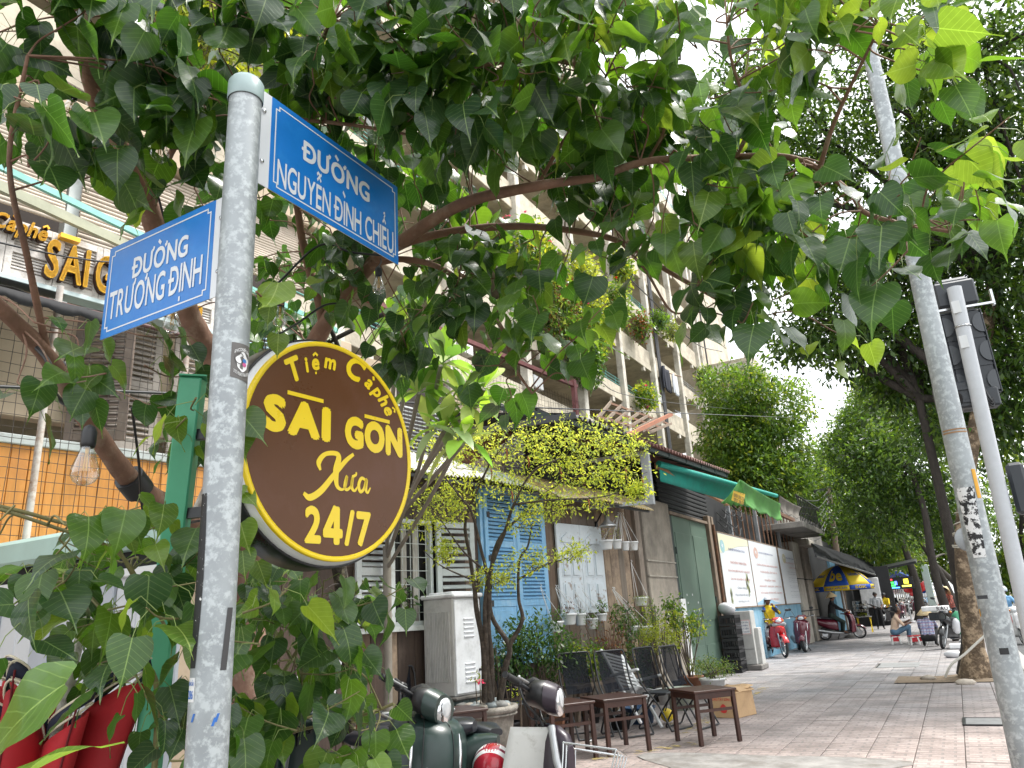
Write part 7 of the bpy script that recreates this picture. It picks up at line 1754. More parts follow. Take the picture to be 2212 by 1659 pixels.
shrub('glossy mid-green bush behind the first two mesh chairs',1265,1420,.7,(.28,.32,.26),900,.075,.035,((LF_MID,.7),(LF_LIME,.3)),POTD)
shrub('sparse bush of bare reddish twigs and withered leaves',1315,1385,.55,(.3,.34,.4),420,.06,.02,((LF_DRY,.8),(LF_MID,.2)),POTD,40,pm('twig_reddish',(.17,.09,.06),.8,var=.3))
shrub('tall mixed green bush below the hanging pots',1350,1340,.5,(.2,.25,.3),520,.07,.03,((LF_DARK,.5),(LF_MID,.5)),POTD)
shrub('leggy dark plant between the second and third mesh chairs',1372,1430,.8,(.2,.24,.4),600,.07,.03,((LF_DARK,.7),(LF_MID,.3)),POTD)
shrub('bright variegated yellow-green bush above the white folding chair',1425,1375,.75,(.34,.4,.26),1700,.045,.024,((LF_LIME,.65),(LF_PALE,.35)),POTW)
shrub('open leafy chilli plant with broad green leaves by the green door',1478,1345,.6,(.32,.4,.30),700,.085,.04,((LF_MID,.6),(LF_LIME,.4)),TERR,14,potr=.2)
shrub('tall broad-leaved seedling beside the concrete pillar',1452,1310,.4,(.14,.2,.25),200,.09,.045,((LF_MID,1),),POTD)
shrub('low grey-green ferny bush in a white planter beside the cardboard box',1535,1440,1.15,(.34,.4,.17),1500,.05,.016,((LF_MID,.5),(LF_PALE,.5)),POTW,potr=.2)
shrub('small climber in front of the pillar above the chilli plant',1405,1330,.45,(.18,.24,.25),420,.055,.026,((LF_MID,.6),(LF_LIME,.4)),POTD)
shrub('tiny seedling with a pink flower in the cement pot edge',1040,1470,.9,(.08,.08,.1),40,.05,.02,((LF_PALE,1),),None,3)
shrub('thin sprig of lime leaves standing at the right edge of the cement pot',1120,1488,1.1,(.07,.07,.1),36,.05,.02,((LF_LIME,1),),None,3)
p=pd(1040,1472,-.35);m=MB();small_leaves(m,p,(.03,.03,.03),10,.05,.035);tag(m.build('bougainvillea_flower',PINK),'pink flower in front of the white cabinet door','flower')
c=onplane(880,1290,FP0+FN*.06,FN);t=thing('window_creeper','small fig shoot with drooping leaves in front of the window bars','plant',tuple(c));m=MB();small_leaves(m,c,(.12,.16,.13),26,.10,.06);m.build('foliage',LF_DARK,t);MB().tube(bez([c+Vector((0,.1,-.3)),c,c+Vector((0,-.05,.14))],4),.004,5).build('stem',TWIG,t)
WOOD=pm('table_wood',(.045,.016,.010),.42,var=.3,scale=5,grain=(1,7,1),bump=.1,rand=.15)
def make_table(label):
 t=thing('cafe_table',label,'table',(0,0,0),0,'low cafe tables');s,h=.27,.54
 m=MB();m.box((0,0,h-.012),(s*2,s*2,.024),None,.004);m.build('tabletop',WOOD,t)
 m=MB();
 for k in(-1,1):m.box((k*(s-.035),0,h-.056),(.02,s*2-.09,.062));m.box((0,k*(s-.035),h-.056),(s*2-.09,.02,.062))
 m.build('apron',WOOD,t)
 for x in(-1,1):
  for y in(-1,1):
   m=MB();m.bar((x*(s-.03),y*(s-.03),0),(x*(s-.036),y*(s-.036),h-.024),.042,.042,(1,0,0),.003);m.build('leg',WOOD,t)
 for k in(-1,1):
  m=MB();m.box((0,k*(s-.036),h*.62),(s*2-.1,.02,.03));m.build('stretcher',WOOD,t)
 return t
tab=make_table('separate dark wooden table on the right, in front of the last mesh chairs')
def legs_place(o,legs):
 P=[onz(px,py,0)for px,py in legs];c=sum(P,Vector())/len(P);d=P[2]-P[1];place(o,(c.x,c.y,0),math.atan2(d.y,d.x))
legs_place(tab,[(1469,1600),(1517,1611),(1592,1601),(1544,1591)])
t2=dup(tab,label='middle dark wooden table, its top overlapping the table on its left')
a,b=onz(1315,1634,0),onz(1405,1621,0);d=(b-a).normalized();n=Vector((-d.y,d.x,0));c=(a+b)/2+n*.24;place(t2,(c.x,c.y,0),math.atan2(d.y,d.x))
t3=dup(tab,label='dark wooden table partly hidden behind the headset of the purple motorbike')
a=onz(1285,1637,0);b=onz(1250,1627,0);d2=(a-b).normalized();c=a+Vector((-.28,.04,0))-d*.0;c=a-d*.24+n*.22;place(t3,(c.x,c.y,0),math.atan2(d.y,d.x)+.05)
t4=dup(tab,label='low wooden table seen over the seat of the dark green scooter');c=onz(985,1655,0);place(t4,(c.x,c.y,0),math.atan2(d.y,d.x)+.1)
def meshmat():
 m,nt,b=nodes('chair_mesh_fabric');L=nt.links.new
 b.inputs['Base Color'].default_value=(.008,.010,.015,1);b.inputs['Roughness'].default_value=.85;b.inputs['Specular IOR Level'].default_value=.2
 tr=nt.nodes.new('ShaderNodeBsdfTransparent');mx=nt.nodes.new('ShaderNodeMixShader');tc=nt.nodes.new('ShaderNodeTexCoord');n=nt.nodes.new('ShaderNodeTexNoise');n.inputs['Scale'].default_value=5;L(tc.outputs['Object'],n.inputs['Vector'])
 mr=nt.nodes.new('ShaderNodeMapRange');mr.inputs['From Min'].default_value=.3;mr.inputs['From Max'].default_value=.7;mr.inputs['To Min'].default_value=.82;mr.inputs['To Max'].default_value=.93;L(n.outputs['Fac'],mr.inputs['Value']);L(mr.outputs[0],mx.inputs[0])
 L(tr.outputs[0],mx.inputs[1]);L(b.outputs[0],mx.inputs[2]);L(mx.outputs[0],nt.nodes['Material Output'].inputs['Surface']);return m
MESHF=meshmat()
def make_chair(label):
 0
 t=thing('mesh_chair',label,'chair',(0,0,0),0,'folding mesh cafe chairs');w=.225
 def side(x):return[(x,.22,.015),(x,.05,.40),(x,-.13,.62),(x,-.20,.88),(x*.98,-.205,.93)]
 pts=bez([(-w,.26,.012),(-w,.10,.30),(-w,-.12,.55),(-w,-.20,.86)],5)+bez([(-w*.93,-.213,.93),(-w*.8,-.215,.95),(0,-.216,.952),(w*.8,-.215,.95),(w*.93,-.213,.93)],4)+bez([(w,-.20,.86),(w,-.12,.55),(w,.10,.30),(w,.26,.012)],5)
 m=MB();m.tube(pts,.0115,8);m.build('back_frame',DARKM,t)
 w2=w-.03
 m=MB();m.tube(bez([(-w2,.20,.42),(-w2,.05,.38),(-w2,-.16,.16),(-w2,-.24,.03)],5)+bez([(-w2*.9,-.25,.013),(w2*.9,-.25,.013)],3)+bez([(w2,-.24,.03),(w2,-.16,.16),(w2,.05,.38),(w2,.20,.42)],5),.0115,8);m.build('rear_leg_loop',DARKM,t)
 m=MB();m.tube([(-w,.255,.014),(w,.255,.014)],.0115,8);m.build('foot_bar',DARKM,t)
 m=MB();m.tube([(-w2,.21,.425),(w2,.21,.425)],.0115,8);m.tube([(-w2,-.13,.425),(w2,-.13,.425)],.0115,8);m.tube([(-w2,-.13,.425),(-w2,.21,.425)],.0115,8);m.tube([(w2,-.13,.425),(w2,.21,.425)],.0115,8);m.build('seat_frame',DARKM,t)
 m=MB();m.box((0,.04,.428),(w2*2-.01,.34,.016),None,.005);m.build('seat',pm('seat_vinyl',(.03,.036,.046),.5,var=.15),t)
 m=MB()
 def bk(u,v):
  z=lerp(.48,.945,v);y=lerp(-.085,-.212,v**.8)-.02*math.sin(PI*v);return(lerp(-w*.78,w*.78,u),y,z)
 m.grid(bk,6,8);m.build('backrest',MESHF,t)
 for x in(-w,w):
  m=MB();m.bar((x,.0,.42),(x,-.12,.17),.006,.02,(1,0,0));m.build('brace',DARKM,t)
 return t
ch=make_chair('first mesh-backed black folding chair behind the middle table, nearest the pot tree')
CRZ=math.atan2(-RM[1][2]*.94+RM[1][0]*.35,-RM[0][2]*.94+RM[0][0]*.35)-PI/2
def chair_at(o,px,py,rz):
 c=onz(px,py,0);place(o,(c.x,c.y,0),rz)
chair_at(ch,1268,1592,CRZ)
for(px,py,rz,lab)in((1352,1588,4,'second mesh-backed black folding chair, straight behind the middle table'),(1436,1574,24,'third mesh-backed black folding chair, angled with the white slatted chair behind it'),(1494,1570,28,'last mesh-backed black folding chair next to the cardboard box'),(1128,1600,0,'mesh-backed chair hidden behind the purple motorbike headset, right of the pot tree'),(940,1625,6,'mesh-backed chair left of the cement pot behind the dark green scooter'),(868,1640,4,'mesh-backed chair half hidden by fig leaves and the scooter headset')):
 chair_at(dup(ch,label=lab),px,py,CRZ+R(rz))
PLASW=pm('plastic_white',(.74,.75,.75),.4,var=.05,stain=(.5,.48,.44),stain_amt=.3,stain_scale=8)
c=onz(1440,1578,0)-FN*.45;t=thing('white_folding_chair','white slatted folding chair leaning among the plants','chair',(0,0,0))
for x in(-.2,.2):
 m=MB();m.bar((x,.28,.02),(x,-.34,.98),.03,.045,(1,0,0),.005);m.build('back_stile',PLASW,t)
 m=MB();m.bar((x*.85,-.3,.02),(x*.85,.25,.46),.03,.045,(1,0,0),.005);m.build('leg',PLASW,t)
 m=MB();m.bar((x*1.1,-.16,.62),(x*1.1,.3,.64),.04,.03,(0,0,1),.005);m.build('armrest',PLASW,t)
for k in range(9):m=MB();s=.52+.052*k;m.box((0,lerp(.28,-.34,(s-.02)/.96),s),(.38,.012,.04),Euler((R(33),0,0)),.003);m.build('back_slat',PLASW,t)
for k in range(6):m=MB();m.box((0,-.12+.07*k,.45),(.38,.055,.014),None,.003);m.build('seat_slat',PLASW,t)
place(t,(c.x,c.y,0),CRZ+R(20),(R(8),R(-14)))
CARD=pm('cardboard',(.50,.33,.18),.85,var=.12,scale=4,stain=(.36,.23,.13),stain_amt=.35,stain_scale=3)
g=onz(1585,1546,0);
t=thing('cardboard_box','battered brown strawberry carton with its flaps crushed in on the pavement','box')
bw,bd,bh=.40,.48,.31
m=MB();m.box((0,0,bh/2),(bw,bd,bh),None,.006);m.v=[(v[0]+.015*math.sin(v[2]*9+v[1]*6),v[1],v[2])for v in m.v];bx_=m.build('carton',CARD,t)
for k,(x,y,sx,sy,rx,ry)in enumerate(((-.08,0,.24,.5,0,-14),(.12,.02,.2,.5,0,16),(0,-.19,.4,.16,-18,0),(0,.2,.4,.16,12,0))):
 m=MB();
 def fl_(u,v):return Vector(((u-.5)*sx,(v-.5)*sy,.01*math.sin(u*7)*math.sin(v*5)))
 m.grid(fl_,5,5);M4=Matrix.Translation((x,y,bh+.02+.006*k))@Euler((R(rx),R(ry),0)).to_matrix().to_4x4();xform(m,M4).build('flap',CARD,t,.004)
INKRED=pm('carton_red',(.55,.04,.035),.7)
Mf=frame_of((.001,-bd/2-.003,bh*.5),(1,0,0),(0,0,1))
m=fit(text_mb('DÂU TÂY SƠN LA',1,.02),bw*.74,.045,0,bh*.25);xform(m,Mf).build('lettering',INKRED,t)
m=MB();m.add([(.05*math.cos(q)*(1-.25*math.sin(q)),.055*math.sin(q)-.04,.001)for q in[2*PI*k/20 for k in range(20)]],[tuple(range(20))]);xform(m,Mf).build('printed_strawberry',INKRED,t)
place(t,(g.x,g.y,0),R(-14))
def bowl(name,label,cat,px,py,r,h,mat,r0=.7):
 g=onz(px,py,0);t=tag(MB().lathe([(0,0),(r*r0,0),(r,h),(r*1.06,h),(r*1.06,h-.012),(r*.95,h-.01),(r*r0*.95,.015),(0,.015)],g,20).build(name,mat),label,cat);return t
bowl('plastic_basin','dark blue plastic basin on the ground under the second mesh chair','basin',1385,1562,.2,.2,pm('plastic_blue',(.02,.07,.16),.45,var=.15),.8)
bowl('bucket','black plastic bucket on the ground by the first table','bucket',1340,1575,.13,.18,BLACK,.8)
bowl('bucket','white plastic bucket standing behind the third mesh chair','bucket',1396,1545,.12,.26,POTW,.8)
bowl('planter','pale planter box-like tub near the white folding chair','flower pot',1475,1532,.2,.3,pm('planter_pale_green',(.42,.46,.38),.6,var=.1),.9)
p=onz(1441,1545,.1);tag(MB().ball(p,.085,16).build('yellow_ball',pm('ball_yellow',(.75,.55,.03),.4)),'yellow ball on the ground behind the table legs','ball')
g=onz(1208,1595,.0);t=thing('terracotta_dish','round terracotta dish leaning on edge left of the middle table','dish',tuple(g));m=MB();m.lathe([(0,-.02),(.16,-.02),(.18,.02),(.165,.02),(.15,0),(0,0)],g+Vector((0,0,.18)),24,Euler((R(75),0,R(-40))));m.build('dish',TERR,t)
g=onz(1268,1602,.006);m=MB();m.add([g,g+Vector((.09,.02,.01)),g+Vector((.1,.09,0)),g+Vector((.02,.07,.012))],[(0,1,2,3)]);tag(m.build('paper_scrap',PRW),'scrap of white paper on the paving by the table legs','paper')
def bench():
 c=fa(-3.0,.75,0);t=thing('plant_bench','rough wooden bench holding dark pots behind the mesh chairs','bench',tuple(c),-TH)
 MB().box(c+Vector((0,0,.5)),(1.9,.3,.04),FROT).build('seat',TIMB,t)
 for s in(-.8,0,.8):
  MB().bar(c+FU*s,c+FU*(s+.12)+Vector((0,0,.48)),.05,.05).build('leg',TIMB,t);MB().bar(c+FU*(s+.25),c+FU*(s+.1)+Vector((0,0,.48)),.05,.05).build('leg',TIMB,t)
bench()
for k,(px,py,h)in enumerate(((1245,1480,.9),(1262,1480,.75))):
 c=onplane(px,py,FP0+FN*.4,FN);tag(MB().box((c.x,c.y,h/2),(.14,.02,h),FROT@Matrix.Rotation(R(8),3,'Y')).build('loose_plank',PL[0]),'loose brown plank leaning on the cafe wall, %s'%('nearer the shrub' if k==0 else 'nearer the chairs'),'plank')
a,b=at(738,1400,5.3),at(705,1560,5.2)
tag(MB().bar(a,b,.05,.02,(1,0,0),.003).build('white_batten',WHITEP),'flaking white batten leaning beside the mossy trunk','batten')
P1=at(405,1222,4.3);P2=onz(-120,1290,P1.z)
PANW=pm('panel_white_steel',(.62,.64,.67),.45,var=.06,scale=3,stain=(.48,.5,.53),stain_amt=.38,stain_scale=2,grain=(1,1,.4));PANG=pm('panel_grey_steel',(.42,.45,.50),.45,var=.08,scale=3)
ks=thing('white_kiosk','white ribbed steel kiosk with a mint roof edge behind the young fig','kiosk',(P1.x,P1.y,0))
n=13
for k in range(n):
 a,b=P1.lerp(P2,k/n),P1.lerp(P2,(k+1)/n);dd=(b-a).normalized();nn_=Vector((dd.y,-dd.x,0));nn_=nn_ if nn_.dot(V(CAMP)-a)>0 else-nn_
 c=(a+b)/2;L_k=(b-a).length
 m=MB();m.box(Vector((c.x,c.y,P1.z/2))+nn_*(.0 if k%3 else .02),(L_k-.004,.03,P1.z),Matrix((dd,nn_,Vector((0,0,1)))).transposed(),.006);m.build('wall_panel',PANW if k%3 else PANG,ks)
m=MB();c=(P1+P2)/2;m.box(c+Vector((0,0,.0)),((P2-P1).length+.05,.10,.05),Matrix((dd,nn_,Vector((0,0,1)))).transposed(),.006);m.build('top_rail',WHITEP,ks)
m=MB();m.box(c-nn_*.5+Vector((0,0,.22)),((P2-P1).length+.1,1.2,.18),Matrix((dd,nn_,Vector((0,0,1)))).transposed(),.03);m.build('roof',pm('kiosk_mint',(.42,.58,.53),.5,var=.06),ks)
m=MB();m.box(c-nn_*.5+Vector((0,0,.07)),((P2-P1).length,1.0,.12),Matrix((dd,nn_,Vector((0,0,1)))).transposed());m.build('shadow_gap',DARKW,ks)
RED=pm('umbrella_red',(.36,.008,.014),.75,var=.2,scale=5,bump=.25,bscale=14);NAVY=pm('umbrella_navy',(.012,.016,.035),.8);CREAMT=pm('umbrella_trim',(.62,.55,.42),.8)
ub=thing('red_umbrella','folded red parasol with navy and cream trim propped upside down on its cream pole','umbrella',tuple(Vector((at(120,1600,2.75).x,at(120,1600,2.75).y,0))))
top=at(195,1290,2.9);mid=at(142,1500,2.75);low=mid+(mid-top)*1.9
m=MB();m.tube([low,mid,top],[.019,.019,.017],14);m.build('pole',pm('pole_cream',(.56,.53,.47),.5,var=.1,stain=(.2,.18,.15),stain_amt=.32,stain_scale=14),ub)
m=MB();m.tube([mid+(top-mid)*-.05,mid+(top-mid)*.12],[.028,.027],16);m.tube([mid+(top-mid)*.10,mid+(top-mid)*.14],[.033,.033],16);m.build('collar',MATS['pole_cream'],ub)
axd=(top-mid).normalized();s1_=axd.cross(Vector((0,0,1))).normalized();s2_=axd.cross(s1_).normalized()
NF_=8
def ucv(a,t):
 0
 fold=abs(math.sin(a*NF_/2));rad=lerp(.30,.12,max(t,0)**.8)*(.42+.58*fold)*(1+.12*math.sin(3*a+1))
 h=-.06-t*1.25+(.10*fold+.06*math.sin(a*5+1))*(1-t)+.05*math.sin(a*2)
 return mid+axd*h+s1_*math.cos(a)*rad+s2_*math.sin(a)*rad+Vector((0,0,-.05*t))
def band(t0,t1,mat,name,off=0.0,nv=8):
 m=MB();m.grid(lambda u,v:ucv(2*PI*u,lerp(t0,t1,v))+(ucv(2*PI*u,lerp(t0,t1,v))-(mid+axd*-.3)).normalized()*off,128,nv);return m.build(name,mat,ub,.004)
band(.04,1.0,RED,'canopy',0,22);band(-.015,.012,NAVY,'navy_trim',.003,2)
for(t_,mt)in((-.02,CREAMT),(.02,CREAMT)):
 m=MB();m.tube([ucv(2*PI*k/128,t_)+(ucv(2*PI*k/128,t_)-mid).normalized()*.005 for k in range(129)],.0045,5,False);m.build('piping',mt,ub)
for k in range(NF_):
 a=PI/NF_+2*PI*k/NF_;m=MB();m.tube([ucv(a,t)*1.0+(ucv(a,t)-mid).normalized()*.004 for t in[i/10 for i in range(11)]],.004,5);m.build('seam',pm('seam_dark_red',(.12,.004,.008),.8),ub)
# ====== motorbikes
CHROME=pm('chrome',(.75,.76,.78),.12,1.0,var=.05);ALLOY=pm('alloy_grey',(.45,.46,.47),.35,.8,var=.1);VINYL=pm('seat_black_vinyl',(.012,.014,.02),.35,var=.15)
LENS=pm('lens_clear',(.6,.62,.64),.08,.3,var=.05);REDL=pm('lens_red',(.5,.015,.01),.15,var=.05);AMB=pm('lens_amber',(.55,.17,.02),.15,var=.05)
def paint(n,c,r=.22):return pm(n,c,r,.0,var=.06,coat=.6,scale=3)
def loft(m,secs,n=16,e=2.6):
 0
 vs=[];fs=[]
 for s in secs:
  x,z,w,h=s[:4];y0=s[4]if len(s)>4 else 0
  for k in range(n):
   a=2*PI*k/n;c,q=math.cos(a),math.sin(a)
   vs.append((x,y0+w*math.copysign(abs(c)**(2/e),c),z+h*math.copysign(abs(q)**(2/e),q)))
 for i in range(len(secs)-1):
  for k in range(n):k2=(k+1)%n;fs.append((i*n+k,i*n+k2,(i+1)*n+k2,(i+1)*n+k))
 m.add(vs,fs,True);m.add(vs[:n],[tuple(range(n-1,-1,-1))]);m.add(vs[-n:],[tuple(range(n))]);return m
def wheel(t,x,r,w,steer=None,spokes=5,mat=None):
 T=steer or Matrix.Identity(4);q=Matrix.Translation((x,0,r))@Matrix.Rotation(R(90),4,'X')
 def b(m,n,mt,par):return xform(m,T@q).build(n,mt,par)
 tw=w/2;ty=b(MB().lathe([(r-.055,-tw*.7),(r-.03,-tw),(r-.008,-tw*.7),(r,0),(r-.008,tw*.7),(r-.03,tw),(r-.055,tw*.7)],(0,0,0),28),'wheel',RUBBER,t)
 b(MB().lathe([(r-.052,-tw*.8),(r-.07,-tw*.6),(r-.07,tw*.6),(r-.052,tw*.8)],(0,0,0),28),'rim',mat or ALLOY,ty)
 m=MB();n=spokes
 for k in range(n):
  a=2*PI*k/n;m.bar((.03*math.cos(a),.03*math.sin(a),0),((r-.068)*math.cos(a+.12),(r-.068)*math.sin(a+.12),0),.03 if n<9 else .007,.02 if n<9 else .007,(0,0,1))
 m.cyl((0,0,-.05),(0,0,.05),.04,14);m.cyl((0,0,.03),(0,0,.036),r*.45,20)if n<9 else None;b(m,'spokes',mat or ALLOY,ty)
def bike(label,kind,body,group='motorbikes parked on the pavement',steer=0.0,seatm=None,rim=None,shield=None,mirrors=True,basket=False,trim=None,ind=True):
 t=thing('motorbike' if kind!='scooter' else 'scooter',label,'motorbike',(0,0,0),0,group)
 sc=kind=='scooter';r=.235 if sc else .285;xf,xr=(.62,-.60)if sc else(.62,-.60);w=.10 if sc else .075
 ax=Vector((.40,0,.85));S=Matrix.Translation(ax)@Quaternion(Vector((-.35,0,.94)),steer).to_matrix().to_4x4()@Matrix.Translation(-ax)
 def P(m,n,mt,st=False,par=t):return(xform(m,S)if st else m).build(n,mt,par)
 wheel(t,xf,r,w,S,5 if kind!='cub' else 18,rim);wheel(t,xr,r,w,None,5 if kind!='cub' else 18,rim)
 m=MB()
 for y in(-.075,.075):m.tube([(xf,y,r),(.47,y,.62),(.42,y*.6,.8)],[.02,.022,.022],8)
 P(m,'fork',ALLOY,True)
 m=MB();m.grid(lambda u,v:Vector((xf+(r+.03)*math.cos(R(lerp(20,165,u))),(v-.5)*(w+.07),r+(r+.03-.05*(2*v-1)**2)*math.sin(R(lerp(20,165,u))))),14,8);P(m,'front_fender',body,True).modifiers.new('thickness','SOLIDIFY').thickness=.006
 if sc:
  def ap(u,v):
   y=(u-.5)*2;z=.22+.70*math.sin(v*PI/2*.93);ww=.235*(.56+.46*math.sin(PI*min(1,v*.62+.2)))*(1-.45*max(0,v-.78)/.22);return Vector((.50-.06*v-.19*abs(y)**2.2+.075*math.sin(PI*v)-.17*(max(0,v-.7)/.3)**2,y*ww,z))
  m=MB();m.grid(ap,20,16);o=P(m,'leg_shield',body);md=o.modifiers.new('thickness','SOLIDIFY');md.thickness=.03;md.offset=-1
  for s in(-1,1):
   m=MB();m.tube([ap(.5+s*.30,v)+Vector((.006,0,0))for v in(.38,.46,.54,.62,.70)],[.003,.008,.009,.008,.003],8,flat=.5);P(m,'turn_signal',trim or CHROME)
  for s in(-1,1):m=MB();m.tube([ap(.5+s*(.13+.06*math.sin(3*v)),v)+Vector((.002,0,0))for v in[i/14 for i in range(15)]],.003,4);P(m,'panel_seam',BLACK)
  m=MB();loft(m,[(.40,.84,.07,.07),(.36,.92,.06,.06),(.32,.98,.05,.03)]);P(m,'steering_neck',BLACK)
  m=MB();loft(m,[(.40,.27,.10,.05),(.2,.25,.15,.06),(-.1,.25,.16,.06),(-.2,.27,.15,.08)]);P(m,'floorboard',BLACK)
  m=MB();loft(m,[(-.10,.50,.10,.20),(-.2,.52,.16,.20),(-.45,.56,.17,.18),(-.7,.63,.13,.13),(-.92,.70,.07,.07),(-.98,.72,.03,.04)]);P(m,'rear_body',body)
  m=MB();loft(m,[(-.45,.34,.12,.10),(-.62,.3,.12,.08),(-.72,.3,.08,.05)]);P(m,'engine',DARKM)
  zs=.76
 else:
  sh=shield or body
  def ap(u,v):
   y=(u-.5)*2;z=lerp(.26,.80,v);ww=.235*(.62+.38*math.sin(PI*min(1,.25+v*.55)));return Vector((.34+.06*v-.13*abs(y)**2+(.07*math.exp(-(y/.25)**2)),y*ww,z))
  m=MB();m.grid(ap,18,12);o=P(m,'leg_shield',sh);md=o.modifiers.new('thickness','SOLIDIFY');md.thickness=.018
  m=MB();loft(m,[(.545,.59,.035,.12),(.52,.60,.05,.17),(.46,.61,.058,.2),(.38,.62,.06,.2),(.33,.62,.05,.18)],16,3.2)if shield else loft(m,[(.56,.74,.03,.05),(.50,.72,.11,.10),(.40,.68,.15,.14),(.30,.58,.12,.16)]);P(m,'front_cowl',body)
  m=MB();m.tube([(.38,0,.72),(.15,0,.5),(-.2,0,.48),(-.5,0,.6)],[.05,.055,.06,.05],10);P(m,'frame',body)
  m=MB();loft(m,[(.22,.30,.07,.08),(.1,.32,.11,.11),(-.15,.33,.13,.11),(-.28,.34,.08,.08)]);P(m,'engine',ALLOY)
  m=MB();loft(m,[(-.12,.58,.06,.10),(-.3,.62,.11,.10),(-.6,.66,.11,.09),(-.86,.72,.05,.05)]);P(m,'rear_body',body)
  zs=.76
 m=MB();loft(m,[(.0,zs,.06,.02),(-.08,zs+.01,.12,.045),(-.35,zs,.15,.05),(-.62,zs+.04,.14,.055),(-.80,zs+.05,.09,.045),(-.84,zs+.05,.04,.03)],16,3);P(m,'seat',seatm or VINYL)
 m=MB();m.tube(bez([(-.66,.12,.78),(-.9,.10,.83),(-.96,0,.84),(-.9,-.10,.83),(-.66,-.12,.78)],4),.012,8);P(m,'grab_rail',ALLOY)
 m=MB();loft(m,[(-.90,.72,.07,.05),(-.99,.73,.06,.04)]);P(m,'tail_light',REDL)
 m=MB();m.tube([(.05,-.13,.22),(-.3,-.15,.25),(-.85,-.17,.36)],[.025,.05,.055],12);P(m,'exhaust',ALLOY)
 m=MB();loft(m,[(.26,.96,.06,.05),(.32,.97,.16,.075),(.38,.96,.15,.085),(.43,.94,.10,.07),(.455,.935,.05,.04)],18,2.3);P(m,'headset',body if ind else BLACK,True)
 if not ind:
  m=MB();loft(m,[(.385,.955,.155,.088),(.43,.945,.13,.085),(.452,.94,.11,.08)],18,2.6);P(m,'nacelle',body,True)
  m=MB();m.lathe([(0,.012),(.06,.012),(.075,.006),(.082,-.01)],(.452,0,.94),20,Euler((0,R(82),0)));P(m,'headlight_rim',CHROME,True)
  m=MB();loft(m,[(.24,1.0,.07,.035),(.30,1.03,.08,.03),(.35,1.02,.07,.02)],14,3);P(m,'meter',BLACK,True)
  for k in range(4):m=MB();m.tube(bez([(.25,(-.2,.2,-.16,.15)[k],1.0),(.30,(-.2,.2,-.1,.1)[k],.90-.03*k),(.36,(-.06,.06,-.03,.03)[k],.82),(.38,0,.70)],5),.006,6);P(m,'cable',BLACK,True)
  for s in(-1,1):m=MB();m.box((.25,s*.19,1.0),(.055,.06,.05),None,.01);m.cyl((.235,s*.19,1.02),(.20,s*.19,1.035),.009,8);m.cyl((.224,s*.352,1.0105),(.222,s*.366,1.011),.0175,12);P(m,'switch_box',BLACK,True)
 m=MB();m.ball((.435 if ind else .45,0,.94),(.03,.085,.055)if ind else(.022,.07,.07),14);P(m,'headlight',LENS,True)
 for s in(-1,1):
  if ind:m=MB();m.ball((.40,s*.125,.945),(.035,.04,.032),10);P(m,'turn_signal',AMB,True)
  m=MB();m.tube([(.30,s*.10,.97),(.25,s*.24,1.0)],.013,8);P(m,'handlebar',DARKM,True)
  m=MB();m.tube([(.255,s*.23,1.0),(.225,s*.345,1.01)],[.018,.019],12);m.tube([(.225,s*.345,1.01),(.222,s*.36,1.011)],[.014,.012],10);P(m,'grip',RUBBER,True)
  m=MB();m.tube(bez([(.29,s*.21,1.0),(.33,s*.26,.99),(.305,s*.37,1.0)],4),.006,6);m.ball((.305,s*.37,1.0),.010,8);P(m,'brake_lever',ALLOY,True)
  if mirrors:
   m=MB();m.tube([(.27,s*.2,1.01),(.29,s*.24,1.12),(.28,s*.3,1.2)],.006,6);m.ball((.28,s*.32,1.22),(.012,.06,.035),12);P(m,'mirror',BLACK,True)
 m=MB();m.bar((-.05,.1,.25),(-.12,.28,.01),.02,.02);m.box((-.12,.29,.008),(.05,.05,.012));P(m,'kickstand',DARKM)
 m=MB();m.box((-.97,0,.55),(.012,.17,.12));P(m,'number_plate',PRW)
 if basket:
  m=MB();x0,x1,z0=.52,.78,.57
  for y in(-.16,-.08,0,.08,.16):m.tube([(x0,y,z0+.14),(x0,y,z0),(x1,y*1.15,z0),(x1+.03,y*1.2,z0+.12)],.005,6)
  for(xa,zz_,k)in((x0,z0+.14,1),(x1+.03,z0+.12,1.2),(x1,z0,1.15),(lerp(x0,x1,.5),z0,1.05)):m.tube([(xa,-.16*k,zz_),(xa,.16*k,zz_)],.006,6)
  for y in(-1,1):m.tube([(x0,.16*y,z0+.14),(x1+.03,.19*y,z0+.12)],.006,6);m.tube([(.42,.05*y,.52),(lerp(x0,x1,.6),.1*y,z0)],.007,6)
  P(m,'front_rack',STEEL,True)
 return t
camR=Vector((RM[0][0],RM[1][0],0)).normalized();camF=Vector((RM[0][2],RM[1][2],0)).normalized()
def heading(r_,f_):d=camR*r_+camF*f_;return math.atan2(d.y,d.x)
def ride_at(o,p,h,lean=R(5),back=0.0):
 o.location=(p.x-math.cos(h)*back,p.y-math.sin(h)*back,p.z);o.rotation_mode='XYZ';o.rotation_euler=(-lean,0,h);return o
GP=pm('paint_dark_green',(.014,.032,.028),.38,var=.12,scale=3,coat=.15);PP=pm('paint_dark_purple',(.022,.012,.022),.36,var=.12,scale=3,coat=.15);MR=paint('paint_maroon',(.11,.008,.022));RD=paint('paint_red',(.48,.012,.015));BKP=paint('paint_black',(.012,.012,.014),.3)
SHW=pm('shield_white',(.62,.61,.58),.5,var=.06,stain=(.36,.34,.3),stain_amt=.33,stain_scale=18)
h=heading(.45,-.89)
s1=bike('dark green scooter in the foreground, its steering locked towards the purple motorbike','scooter',GP,'parked bikes nearest the corner',R(42),VINYL,mirrors=False,ind=False)
a=at(902,1595,4.1);ride_at(s1,Vector((a.x,a.y,0)),h,R(6),.40)
h=heading(.78,-.62)
